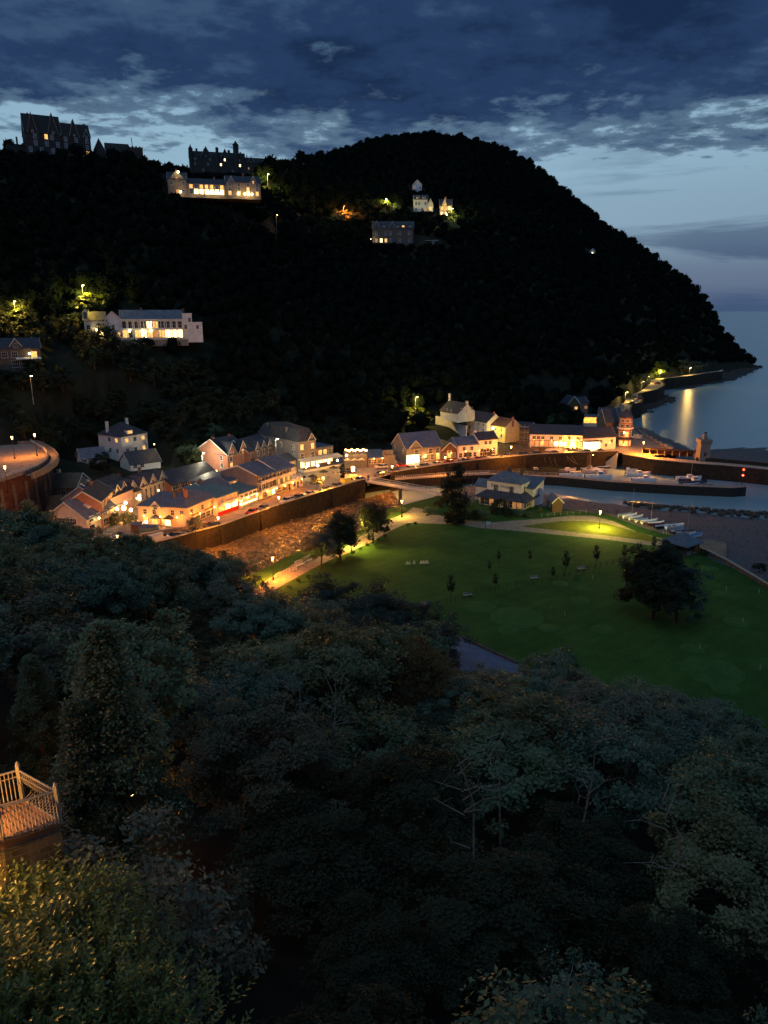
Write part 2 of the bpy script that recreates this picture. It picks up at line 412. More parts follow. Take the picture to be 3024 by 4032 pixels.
struct(obj('sea', MB().add([(-60, 90, 0), (6000, 90, 0), (14000, 15000, 0), (-6000, 15000, 0)], [(0, 1, 2, 3)]).mesh('sea', M_sea)))

# main lines of the place
WALL = [Vector((-82, 132)), Vector((-68, 148))] + [Vector(at(p, 6)[:2]) for p in [(586, 2156), z2(330, 880), z2(700, 745), z2(1300, 560), (1438, 1896), (1542, 1867), (1753, 1833), z3(960, 745), z4(0, 710), z4(300, 697), z4(600, 685)]]
BANK = [Vector((-52, 122)), Vector((-45, 134))] + [Vector(at(p, 4.4)[:2]) for p in [g4(290, 350), z2(775, 1100), z2(960, 1010), g4(860, 125), g4(980, 50), (1500, 2012), (1601, 1985), (1702, 1958), (1753, 1940)]]
BEACHW = [Vector(at(p, .2)[:2]) for p in [(1835, 1912), (1900, 1893), (2040, 1905), z4(80, 962), z4(200, 990), z4(500, 1020), z4(820, 1052), z4(1100, 1075), z4(1400, 1095), z4(1659, 1110)]] + [Vector((220, 180)), Vector((420, 120))]
BEACHT = [Vector(at(p, 4.3)[:2]) for p in [(1800, 1958), (1900, 1950), (2060, 1985), z4(150, 1080), z4(380, 1110), z4(560, 1130), z4(700, 1180), z4(830, 1240), (2680, 2120), (2740, 2165), (2800, 2205), (2900, 2245), (3024, 2290)]] + [Vector((200, 128)), Vector((420, 60))]
PIER = [Vector(at(p, 3.0)[:2]) for p in [(1555, 1886), (1762, 1873), (1926, 1866), (2200, 1876), (2412, 1895), (2685, 1910), (2880, 1918), (2925, 1914)]]
OUTER = [Vector(at(p, 5.5)[:2]) for p in [z4(630, 700), z4(850, 738), z4(1150, 765), z4(1300, 775), z4(1480, 790), z4(1659, 808)]] + [Vector((170, 240)), Vector((230, 205))]
COAST = [at(p, 6.5) for p in [z4(600, 560), z4(640, 500), z4(600, 420)]]

# valley floor: village side (paved) and green side
vill = [tuple(p) for p in WALL] + [tuple(OUTER[0])] + [(112, 285), (118, 300), (112, 330), (104, 350), (75, 322), (40, 312), (-30, 292), (-90, 262), (-150, 235), (-180, 190), (-120, 140)]
sheet('road', vill, 6.0, M_tarmac)
green = [tuple(p) for p in BANK] + [tuple(p) for p in BEACHT] + [(420, -20), (60, 60), (0, 80), (-60, 110)]
sheet('green', green, 4.40, M_lawn)
LK = 16.0; GK = 2.7
VIEW = []
EXC = []           # plan circles kept clear of trees
# ------------------------------------------------------------------ river, beaches, harbour
def resample(line, n):
    ls = [0]
    for a, b in zip(line, line[1:]): ls.append(ls[-1] + (Vector(b[:2]) - Vector(a[:2])).length)
    out = []
    for k in range(n):
        s = ls[-1] * k / (n - 1)
        for i in range(len(line) - 1):
            if s <= ls[i + 1] + 1e-6:
                t = (s - ls[i]) / max(1e-6, ls[i + 1] - ls[i]); out.append(Vector(line[i][:2]).lerp(Vector(line[i + 1][:2]), t)); break
    return out
def ribbon(name, A, B, za, zb, m, n=80, k=12, amp=0.0, fr=.5):
    a = resample(A, n); b = resample(B, n); vs = []
    for i in range(n):
        for j in range(k):
            p = a[i].lerp(b[i], j / (k - 1)); f = i / (n - 1)
            z0 = (za(f) if callable(za) else za); z1_ = (zb(f) if callable(zb) else zb)
            z = z0 + (z1_ - z0) * j / (k - 1)
            if amp and 0 < j < k - 1: z += amp * pnoise(Vector((p.x * fr, p.y * fr, 2)))
            vs.append((p.x, p.y, z))
    fs = [(i * k + j, i * k + j + 1, (i + 1) * k + j + 1, (i + 1) * k + j) for i in range(n - 1) for j in range(k - 1)]
    me = bpy.data.meshes.new(name); me.from_pydata(vs, [], fs); me.materials.append(m); me.polygons.foreach_set('use_smooth', [True] * len(fs)); me.update()
    me.validate(); return struct(obj(name, me))
zr = lambda f: 2.3 - 2.2 * f ** 1.5
riverE = WALL[:8]; riverW = BANK
ribbon('river', offs(riverE, -.3), riverW[:9], zr, zr, M_river, 160, 40, .5, 1.1)
ribbon('river_bank', riverW, offs(riverW, 2.2), lambda f: 4.39, lambda f: 1.2 - 1.5 * f, M_rock, 100, 6, .5, .6)
ribbon('shingle_beach', BEACHT, BEACHW, 4.43, -.4, M_shingle, 160, 14, .5, .25)
rng = random.Random(5)
mb = MB(); a = resample(offs(riverE, -.3), 300); b = resample(riverW[:9], 300)
for k in range(2600):
    i = rng.randrange(300); f = i / 299; t = rng.random(); p = a[i].lerp(b[i], t); r = rng.choice([.2, .26, .3, .36, .44, .55]) * (1.3 if t < .25 else 1)
    mb.lump((p.x + rng.uniform(-.4, .4), p.y + rng.uniform(-.4, .4), zr(f) + .08), r, rng, 0, .3, .40)
tag(mb.build('river_rocks', M_rrock), 'pale boulders and cobbles scattered over the shallow river bed beside the long stone wall', 'rocks', kind='stuff')
mb = MB(); a = resample(BEACHW, 400); b = resample(BEACHT, 400)
for k in range(1500):
    i = rng.randrange(60, 400); t = abs(rng.gauss(0, .05)); p = a[i].lerp(b[i], t)
    mb.lump((p.x, p.y, .25 + t * 4), rng.uniform(.35, .95), rng, 0, .3, .7)
for k in range(2500):
    i = rng.randrange(400); t = rng.random() ** .8 * .8; p = a[i].lerp(b[i], t)
    mb.lump((p.x, p.y, -.4 + t * 4.8 + .05), rng.uniform(.10, .32), rng, 1, .3, .6)
tag(mb.build('beach_boulders', [M_rock, M_shingle]), 'dark boulders along the edge of the shingle beach facing the channel', 'rocks', kind='stuff')
# apron and shore on the far side of the harbour
apron = V2(z4(1020, 690), z4(880, 625), z4(770, 560), z4(700, 505), z4(688, 440), z4(700, 395), z4(640, 372), z4(560, 372), z4(575, 640), z4(610, 690), z4(760, 712), z=6.0)
apron = [tuple(p[:2]) for p in apron]
shore_sea = V2(z4(690, 400), z4(684, 452), z4(700, 490), z4(780, 500), z4(860, 530), z4(960, 580), z4(1040, 605), z4(1110, 645), z4(1150, 665), z4(1320, 672), z4(1480, 645), z4(1680, 640), z=.1)
shore_in = [tuple(at(p, 5.9)[:2]) for p in [z4(686, 430), z4(690, 460), z4(700, 505), z4(735, 535), z4(770, 560), z4(830, 595), z4(880, 625), z4(950, 655)]] + [tuple(p) for p in OUTER[1:6]]
ribbon('shore_shingle', [Vector(p) for p in shore_in], [Vector(p[:2]) for p in shore_sea] + [Vector((250, 260))], 3.2, -.35, M_shingle, 160, 14, .6, .3)
sheet('quay_apron', [tuple(at(p, 6.004)[:2]) for p in [z4(1020, 690), z4(880, 625), z4(770, 560), z4(700, 505), z4(688, 440), z4(684, 400), z4(640, 388), z4(598, 640), z4(640, 695), z4(770, 715)]], 6.004, M_paved)
cr_out = [z4(684, 420), z4(700, 352), z4(765, 338), z4(778, 315), z4(764, 287), z4(750, 276), z4(800, 263), z4(880, 246), z4(931, 216), z4(926, 200), z4(907, 181), z4(935, 168), z4(1000, 163), z4(1100, 150), z4(1340, 116)]
cr_in = [z4(560, 378), z4(560, 360), z4(640, 335), z4(668, 285), z4(735, 262), z4(792, 230), z4(802, 195), z4(842, 165), z4(900, 158), z4(960, 155), z4(1100, 134), z4(1330, 104)]
cro = [at(p, 8) for p in cr_out]; cri = [at(p, 8) for p in cr_in]
sheet('coast_road', [tuple(p[:2]) for p in cro] + [tuple(p[:2]) for p in cri[::-1]], 8.0, M_paved)
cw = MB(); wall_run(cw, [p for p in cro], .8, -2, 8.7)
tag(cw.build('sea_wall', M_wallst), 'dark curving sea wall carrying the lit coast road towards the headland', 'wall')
mb = MB()
for (p0, p1, n, s) in [(z4(775, 410), z4(1010, 300), 260, 2.4), (z4(1030, 235), z4(1250, 190), 420, 3.2), (z4(1250, 200), z4(1420, 165), 420, 3.6), (z4(1400, 170), z4(1590, 80), 520, 4.2)]:
    a = at(p0, .2); b = at(p1, .2)
    for k in range(n):
        p = a.lerp(b, rng.random()); q = Vector((p.x + rng.gauss(0, 3) - 2, p.y + abs(rng.gauss(0, 9))))
        mb.lump((q.x, q.y, .2), rng.uniform(.5, 1) * s * .8, rng, 0, .35, .5)
tag(mb.build('shore_rocks', M_rock), 'black rocks at the foot of the headland and sea wall', 'rocks', kind='stuff')

# paths on the green (z 4.404 over the lawn)
path = [g4(250, 480), g4(340, 395), g4(420, 352), g4(500, 300), g4(600, 275), g4(700, 245), g4(800, 200), g4(860, 150), g4(930, 110), g4(1000, 65), g4(1060, 45), g4(1110, 20), z3(300, 1180), z3(400, 1195), z3(520, 1240), z3(640, 1290), z3(770, 1300), c1(380, 650), c1(700, 620), c1(1060, 600), c1(1659, 540), g5(520, 118), g5(640, 120), g5(760, 150), g5(900, 215), g5(1000, 240), g5(1090, 262), g5(1100, 300),
        g5(950, 288), g5(700, 255), g5(520, 238), g5(200, 207), g5(20, 192), g4(1660, 122), g4(1500, 108), g4(1400, 90), g4(1200, 84), g4(1110, 82), g4(1020, 125), g4(930, 178), g4(800, 240), g4(680, 288), g4(560, 350), g4(450, 410), g4(350, 470), g4(280, 520)]
sheet('path', [tuple(at(p, 4.404)[:2]) for p in path], 4.404, M_pathm)
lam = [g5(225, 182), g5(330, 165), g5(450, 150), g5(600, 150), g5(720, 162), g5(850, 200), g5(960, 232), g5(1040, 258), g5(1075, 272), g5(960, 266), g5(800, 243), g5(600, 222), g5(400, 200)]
sheet('lamp_lawn', [tuple(at(p, 4.41)[:2]) for p in lam], 4.41, grass_mat('lamp_yellow_grass', (.11, .12, .02), (.06, .08, .015), .5))  # yellower grass colour widens the lamp's pool of light
sheet('beach_track', [tuple(at(p, 4.408)[:2]) for p in [c6(-350, 60), c6(-100, 110), c6(0, 180), c6(400, 330), c6(700, 420), c6(980, 480), c6(1240, 600), c6(1659, 800), c6(1659, 560), c6(1300, 500), c6(900, 440), c6(560, 320), c6(200, 215), c6(0, 150)]], 4.408, M_sand)
sheet('court', [tuple(at(p, 4.406)[:2]) for p in [(1800, 2500), (2030, 2612), (2120, 2680), (1950, 2760), (1700, 2700)]], 4.406, mat('blue_tarmac', (.11, .14, .22), .8, .15, 1))
ct = MB()
c0, c1_, = at((1815, 2515), 4.4), at((2035, 2617), 4.4)
wall_run(ct, [Vector(c0[:2]), Vector(c1_[:2])], .3, 4.3, 4.9)
tag(ct.build('kerb_wall', M_dstone), 'low dark wall along the blue tarmac court at the edge of the green', 'wall')
# putting greens: slightly raised mown rounds
gr = [(g5(700, 782), 2.2), (g5(380, 772), 2.0), (g5(150, 785), 2.0), (g5(565, 613), 2.0), (g5(1480, 738), 2.4), (g5(1220, 892), 2.0), (g5(1410, 1120), 2.2), (g5(1320, 425), 2.0), (g5(1395, 570), 2.0), (g4(1510, 540), 3.2), (g5(450, 515), 1.8), (g5(200, 710), 5), (g5(1330, 1020), 5)]
mg = grass_mat('fine_grass', (.054, .125, .032), (.034, .092, .024), .8)
for k, (p, r) in enumerate(gr):
    c = at(p, 4.4)
    o = MB().lathe([(r, 4.38), (r, 4.412 + k * .001), (r * .7, 4.47)], 18, (c.x, c.y)).build('putting_green', mg); o['kind'] = 'structure'
for k, p in enumerate([g5(640, 489), g5(478, 700), g5(1512, 738), g5(1606, 570), g5(1260, 893), g5(1612, 1015), g5(1272, 448), g5(1415, 555)]):
    c = at(p, 4.4); t = thing('golf_pin', ['short white marker pin among the central putting greens', 'white marker pin standing left of the big lone trees', 'white marker pin at the far right of the putting greens', 'white marker pin nearest the right hedge wall', 'white marker pin below the big lone trees', 'white marker pin at the lower right edge of the green', 'white marker pin just right of the lone trees', 'white marker pin beside the right hand mown round'][k], 'marker', c, 0, 'marker pins on the putting greens')
    MB().tube([(0, 0, 0), (0, 0, .9)], .035, 6).build('pin', M_frame, t)

# ------------------------------------------------------------------ big walls
def corbel(line, name, label, z0, z1_, thick=.6, mats=None, cope=True, but=0):
    t = thing(name, label, 'wall'); L = [Vector(p[:2]) for p in line]
    m = MB(); wall_run(m, L, thick, z0, z1_)
    m.build('masonry', mats or M_wallst, t)
    if cope: c = MB(); wall_run(c, L, thick + .16, z1_, z1_ + .18, 0, -.08); c.build('coping', M_cope, t)
    if but:
        rs = resample(L, but)
        for i in range(1, but - 1):
            d = (rs[i + 1] - rs[i - 1]).normalized(); n = Vector((d.y, -d.x)); p = rs[i]
            q = [p - d * .7, p + d * .7, p + d * .7 + n * .9, p - d * .7 + n * .9]
            MB().loft([[(v.x, v.y, z0) for v in q], [(v.x, v.y, z1_ - .8) for v in [p - d * .6, p + d * .6, p + d * .6 + n * .25, p - d * .6 + n * .25]]]).build('buttress', mats or M_wallst, t)
    return t
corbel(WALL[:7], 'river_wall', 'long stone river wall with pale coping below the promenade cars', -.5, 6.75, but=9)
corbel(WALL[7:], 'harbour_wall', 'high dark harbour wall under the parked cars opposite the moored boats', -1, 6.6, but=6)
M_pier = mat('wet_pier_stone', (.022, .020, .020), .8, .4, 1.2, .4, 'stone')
pt = thing('inner_pier', 'low dark curving stone pier between the boat basin and the channel', 'pier')
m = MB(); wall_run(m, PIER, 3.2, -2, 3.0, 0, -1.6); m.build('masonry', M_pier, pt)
m = MB(); wall_run(m, PIER, 2.9, 3.0, 3.06, 0, -1.45); m.build('walkway', mat('pier_concrete', (.22, .20, .18), .9, .25, 1), pt)
m = MB(); rs = resample(offs(PIER, 1.3), 60)
for p in rs: m.tube([(p.x, p.y, 3), (p.x, p.y, 4.0)], .035, 4)
for z in (3.5, 4.0): m.tube([(p.x, p.y, z) for p in rs], .03, 4)
m.build('railing', M_steel, pt)
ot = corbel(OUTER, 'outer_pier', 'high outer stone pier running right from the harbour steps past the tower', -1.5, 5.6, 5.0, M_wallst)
m = MB(); wall_run(m, offs(OUTER[2:], 4.2), 1.0, 5.6, 7.0); m.build('parapet', M_wallst, ot)
m = MB(); rs = resample(offs(OUTER, .4)[:5], 40)
for p in rs: m.tube([(p.x, p.y, 5.7), (p.x, p.y, 6.8)], .035, 4)
m.tube([(p.x, p.y, 6.8) for p in rs], .03, 4); m.build('railing', M_iron, ot)
# ramp of dark stone slabs against the outer pier, and the lit steps
a = at(z4(870, 790), .2); b = at(z4(1230, 860), .2)
st = thing('slipway', 'dark sloping slipway against the outer pier wall', 'slipway', a)
MB().loft([[(0, 0, 5), (0, 3, 5), (0, 3, -1), (0, 0, -1)], [((b - a).x, (b - a).y, .3), ((b - a).x, (b - a).y + 3, .3), ((b - a).x, (b - a).y + 3, -1), ((b - a).x, (b - a).y, -1)]]).build('ramp', M_dstone, st)
a = at(z4(480, 782), .3); b = at(z4(598, 690), 6.0); d = b - a; nd_ = Vector((d.y, -d.x, 0)).normalized()
st = thing('harbour_steps', 'stone steps climbing the harbour wall in orange lamplight', 'steps', a); m = MB(); n = 22
for k in range(n):
    p = d * (k / n); q = d * ((k + 1) / n)
    m.prism([(p.x, p.y), (q.x, q.y), (q.x + nd_.x * 1.5, q.y + nd_.y * 1.5), (p.x + nd_.x * 1.5, p.y + nd_.y * 1.5)], -1, .1 + d.z * (k + 1) / n)
m.build('treads', M_cope, st)
MB().tube([Vector((0, 0, 1)) + nd_ * 1.4, Vector((d.x, d.y, d.z + 1)) + nd_ * 1.4], .04, 5).build('handrail', M_iron, st)
# ladders and weed ropes on the harbour wall
for k, (p, q) in enumerate([(c2(240, 660), c2(340, 830)), (c2(325, 660), c2(450, 830)), (c2(400, 660), c2(520, 830)), (c2(610, 640), c2(720, 780)), (c2(690, 630), c2(900, 800)), (c2(610, 640), c2(980, 815))]):
    A = at(p, 6.2) + Vector((.3, -.9, 0)); B = at(q, .1); pts = [A.lerp(B, t) - Vector((0, 0, 2.2 * t * (1 - t) * 2)) for t in [i / 8 for i in range(9)]]
    pts = [Vector((x.x, x.y, max(.1, x.z))) for x in pts]
    o = MB().tube(pts, .05, 4).build('mooring_rope', M_cope)
    tag(o, ['slack mooring rope hanging leftmost on the harbour wall', 'second slack mooring rope from the left on the harbour wall', 'third slack mooring rope from the left on the harbour wall', 'steep mooring rope running down from the wall behind the white boats', 'pale mooring rope crossing the wall above the small tender', 'longest mooring rope slanting along the harbour wall'][k], 'rope', 'mooring ropes on the harbour wall')
for k, x in enumerate([965, 990, 1010, 575, 15]):
    A = at(c2(x, 612), 6.2); o = MB().box(-.12, .12, -1.1, -.85, -6.5, .1).build('fender_post', M_wood if k < 3 else M_dwood, None, A)
    tag(o, ['left of three tall timber fender posts on the harbour wall', 'middle of three tall timber fender posts on the harbour wall', 'right of three tall timber fender posts on the harbour wall', 'single dark fender post on the harbour wall behind the motorboats', 'dark fender post at the left end of the harbour wall'][k], 'post', 'timber fender posts')
# hairpin road on its retaining wall (upper left)
hp = [z1(-250, 620), z1(-120, 590), z1(0, 548), z1(150, 500), z1(270, 450), z1(330, 405), z1(345, 370), z1(320, 330), z1(270, 300), z1(245, 285), z1(225, 272), z1(120, 278), z1(-20, 280), z1(-300, 300)]
hpw = [at(p, 20) for p in hp]
sheet('hairpin_road', [tuple(p[:2]) for p in hpw], 20.0, M_tarmac)
ht = thing('retaining_wall', 'tall red brown arched retaining wall under the hairpin road', 'wall')
edge = resample([Vector(p[:2]) for p in hpw[:11]], 60)
m = MB(); wall_run(m, edge, -.9, 3, 19.98); m.build('masonry', mat('red_stone', (.08, .03, .02), .9, .4, .8, .4, 'stone'), ht)
for i in range(4, 40, 4):
    p = edge[i]; d = (edge[i + 1] - edge[i - 1]).normalized(); n = Vector((d.y, -d.x)); q = [p - d * .6, p + d * .6, p + d * .6 + n * 1.5, p - d * .6 + n * 1.5]
    MB().loft([[(v.x, v.y, 3) for v in q], [(v.x, v.y, 18.5) for v in [p - d * .5, p + d * .5, p + d * .5 + n * 1.0, p - d * .5 + n * 1.0]]]).build('pier', M_dstone, ht)
m = MB(); wall_run(m, edge, -.5, 20, 20.75); m.build('parapet', M_stone, ht)
m = MB(); wall_run(m, offs([Vector(p[:2]) for p in hpw[3:12]], -2.6), -.35, 19, 20.6); m.build('parapet', M_stone, ht)
sheet('hairpin_verge', [tuple(p) for p in offs([Vector(p[:2]) for p in hpw[3:12]], -2.7)] + [tuple(p[:2]) for p in hpw[3:12][::-1]], 19.9, M_tarmac)
rt = MB(); rs = resample(edge[10:], 34)
for p in rs: rt.tube([(p.x, p.y, 20.7), (p.x, p.y, 21.5)], .05, 4)
rt.tube([(p.x, p.y, 21.45) for p in rs], .06, 4); rt.tube([(p.x, p.y, 21.1) for p in rs], .04, 4)
tag(rt.build('safety_railing', M_frame), 'pale metal railing curving round the hairpin road', 'railing')
EXC.append((-95, 198, 30)); EXC.append((-130, 200, 32))

qp = [at(p, 6) for p in [z4(1020, 690), z4(950, 655), z4(880, 625), z4(820, 590), z4(770, 560), z4(735, 532), z4(700, 505), z4(688, 440), z4(686, 405)]]
t = corbel(qp, 'quay_parapet', 'notched stone parapet along the seaward edge of the lit quay', 1.0, 6.7, .5, M_stone)
rs = resample([Vector(p[:2]) for p in qp], 40); mm_ = MB().box(-.5, .5, -.5, .5, 6.7, 7.5).mesh('merlon', M_stone)
for p in rs[::2]: obj('merlon', mm_, t, (p.x, p.y, 0))
A = at(z4(768, 700), 5.7); B = at(z4(1140, 722), 5.7)
t = thing('quay_shelter', 'long low red brown open shelter on the outer pier left of the stone tower', 'shelter', A, math.atan2(B.y - A.y, B.x - A.x)); W = (B - A).length
MB().box(0, W, 2.2, 2.5, 0, 2.2).box(0, .3, 0, 2.5, 0, 2.2).box(W - .3, W, 0, 2.5, 0, 2.2).build('wall', mat('shelter_brick', (.16, .06, .045), .9, .3, 1.2, .1), t)
MB().box(-.3, W + .3, -.5, 2.8, 2.2, 2.42).build('roof', M_dwood, t); pm_ = MB().box(-.07, .07, -.1, .05, 0, 2.2).mesh('post', M_frame)
for k in range(8): obj('post', pm_, t, (W * k / 7, 0, 0))
MB().box(.5, W - .5, 1.5, 2.0, .4, .5).build('bench', M_wood, t)
ribbon('rocky_bank', [Vector(at(p, 6.05)[:2]) for p in [z3(1095, 690), z3(1300, 682), z4(0, 688), z4(200, 676), z4(338, 668)]], [Vector(at(p, 8.4)[:2]) for p in [z3(1095, 575), z3(1300, 592), z4(0, 640), z4(200, 645), z4(338, 655)]], 6.02, 8.2, mat('bank_earth', (.10, .075, .045), .95, .5, .7, .5), 60, 8, 1.0, .6)
# footbridge
bt = thing('footbridge', 'white railed footbridge crossing the river to the green', 'bridge'); A = at((1450, 1893), 6.4); B = at((1838, 1962), 4.9)
d = (B - A); u_ = Vector((d.x, d.y)).normalized(); n_ = Vector((-u_.y, u_.x)); m = MB()
def brp(s, o, z): p = A.lerp(B, s); return (p.x + n_.x * o, p.y + n_.y * o, p.z + z)
m.loft([[brp(s, -1.1, -.35), brp(s, 1.1, -.35), brp(s, 1.1, 0), brp(s, -1.1, 0)] for s in (0, 1)]); m.build('deck', mat('pale_concrete', (.5, .46, .42), .8, .1), bt)
for o in (-1.1, 1.1):
    m = MB(); m.tube([brp(0, o, 1.15), brp(1, o, 1.15)], .05, 4); m.tube([brp(0, o, .15), brp(1, o, .15)], .04, 4)
    for k in range(81): m.tube([brp(k / 80, o, 0), brp(k / 80, o, 1.15)], .03 if k % 8 else .06, 4)
    m.build('railing', M_frame, bt)
for s in (.34, .78): p = A.lerp(B, s); MB().box(p.x - .5, p.x + .5, p.y - .9, p.y + .9, -1, p.z - .3).build('pier', M_dstone, bt)
for p in (A, B): MB().box(p.x - .35, p.x + .35, p.y + 1.1, p.y + 1.8, p.z - 2, p.z + 1.5).build('end_post', M_dstone, bt)
EXC.append(((A.x + B.x) / 2, (A.y + B.y) / 2, 12))
# lower walkway with railing along the harbour side, from the bridge towards the pier
wl = [Vector(at(p, 4.6)[:2]) for p in [z3(130, 905), z3(620, 872), z3(740, 862), z3(1010, 850)]]
wt = thing('quay_walkway', 'pale railed walkway sloping from the footbridge towards the inner pier', 'walkway'); m = MB(); wall_run(m, wl, 1.6, 4.0, 4.4, 0, -.8); m.build('deck', M_cope, wt)
m = MB()
for o in (-.75,):
    rs = resample(offs(wl, o), 50)
    for p in rs: m.tube([(p.x, p.y, 4.4), (p.x, p.y, 5.4)], .03, 4)
    for z in (4.9, 5.4): m.tube([(p.x, p.y, z) for p in rs], .035, 4)
m.build('railing', M_frame, wt)
for p in resample(wl, 7)[1:-1]: MB().box(p.x - .2, p.x + .2, p.y - .2, p.y + .2, -1, 4.0).build('post', M_dwood, wt)

# ------------------------------------------------------------------ buildings
_wc = {}
LIT = {'0': M_glass, '1': L_warm, '2': L_dim, '3': L_white}
def winmesh(w, h, c, fm=None):
    k = (round(w, 2), round(h, 2), c, fm)
    if k in _wc: return _wc[k]
    m = MB(); t = .09
    for x0, x1, za, zb in ((-w / 2 - t, -w / 2, -.0, h), (w / 2, w / 2 + t, 0, h), (-w / 2 - t, w / 2 + t, h, h + t)): m.box(x0, x1, -.07, .03, za, zb, 0)
    m.box(-w / 2 - t * 2, w / 2 + t * 2, -.14, .03, -t * 1.3, 0, 0)            # sill
    nv = max(1, round(w / .8))
    for i in range(1, nv + 1):
        x = -w / 2 + w * i / (nv + 1)
        m.box(x - .025, x + .025, -.05, -.02, 0, h, 0)
    m.box(-w / 2, w / 2, -.052, -.021, h * .5 - .03, h * .5 + .03, 0)
    _wc[k] = m.mesh('window', fm or M_frame); SUB[_wc[k].name] = [('pane', MB().box(-w / 2, w / 2, -.02, .03, 0, h).mesh('pane', LIT[c]))]; return _wc[k]
def doormesh(w, h, c):
    k = ('d', w, h, c)
    if k in _wc: return _wc[k]
    m = MB(); m.box(-w / 2, w / 2, -.04, .03, 0, h, 1); m.box(-w / 2 - .1, -w / 2, -.1, .03, 0, h, 0); m.box(w / 2, w / 2 + .1, -.1, .03, 0, h, 0); m.box(-w / 2 - .1, w / 2 + .1, -.1, .03, h, h + .12, 0)
    _wc[k] = m.mesh('door', [M_frame, M_dark]); SUB[_wc[k].name] = [('pane', MB().box(-w * .3, w * .3, -.06, -.04, h * .55, h * .85).mesh('pane', LIT[c])), ('handle', MB().box(w * .36, w * .42, -.1, -.04, h * .45, h * .5).mesh('handle', M_steel))]; return _wc[k]
def put(root, T, me, name, side, x, z, W, D):
    o = obj(name, me, root)
    if side == 'F': loc = Vector((x, -.02, z)); r = 0
    elif side == 'R': loc = Vector((W + .02, x, z)); r = math.pi / 2
    elif side == 'L': loc = Vector((-.02, x, z)); r = -math.pi / 2
    o.matrix_basis = T @ Matrix.Translation(loc) @ Matrix.Rotation(r, 4, 'Z'); return o
def rows(root, T, side, specs, W, D, fm=None):
    ln = W if side == 'F' else D
    for sp in specs:
        z, h, w, s = sp[:4]; x0, x1 = (sp[4], sp[5]) if len(sp) > 4 else (.04, .96); n = len(s)
        for i, c in enumerate(s):
            if c == '-': continue
            x = ln * (x0 + (x1 - x0) * (i + .5) / n)
            if side == 'L': x = ln - x
            if c == 'D': put(root, T, doormesh(1.1, 2.1, '0'), 'door', side, x, .05, W, D)
            elif c == 'E': put(root, T, doormesh(1.1, 2.1, '1'), 'door', side, x, .05, W, D)
            else: put(root, T, winmesh(w, h, c, fm), 'window', side, x, z, W, D)
def chimney(root, T, x, y, z0, h, m, w=.9):
    mb = MB(); mb.box(-w / 2, w / 2, -w * .35, w * .35, z0, z0 + h); mb.box(-w / 2 - .08, w / 2 + .08, -w * .35 - .08, w * .35 + .08, z0 + h, z0 + h + .15, 0)
    o = mb.build('chimney', m, root)
    for i in (-1, 1): MB().lathe([(.13, z0 + h + .15), (.10, z0 + h + .55)], 6, (i * w * .25, 0)).build('chimney_pot', M_tile, o)
    o.matrix_basis = T @ Matrix.Translation((x, y, 0))
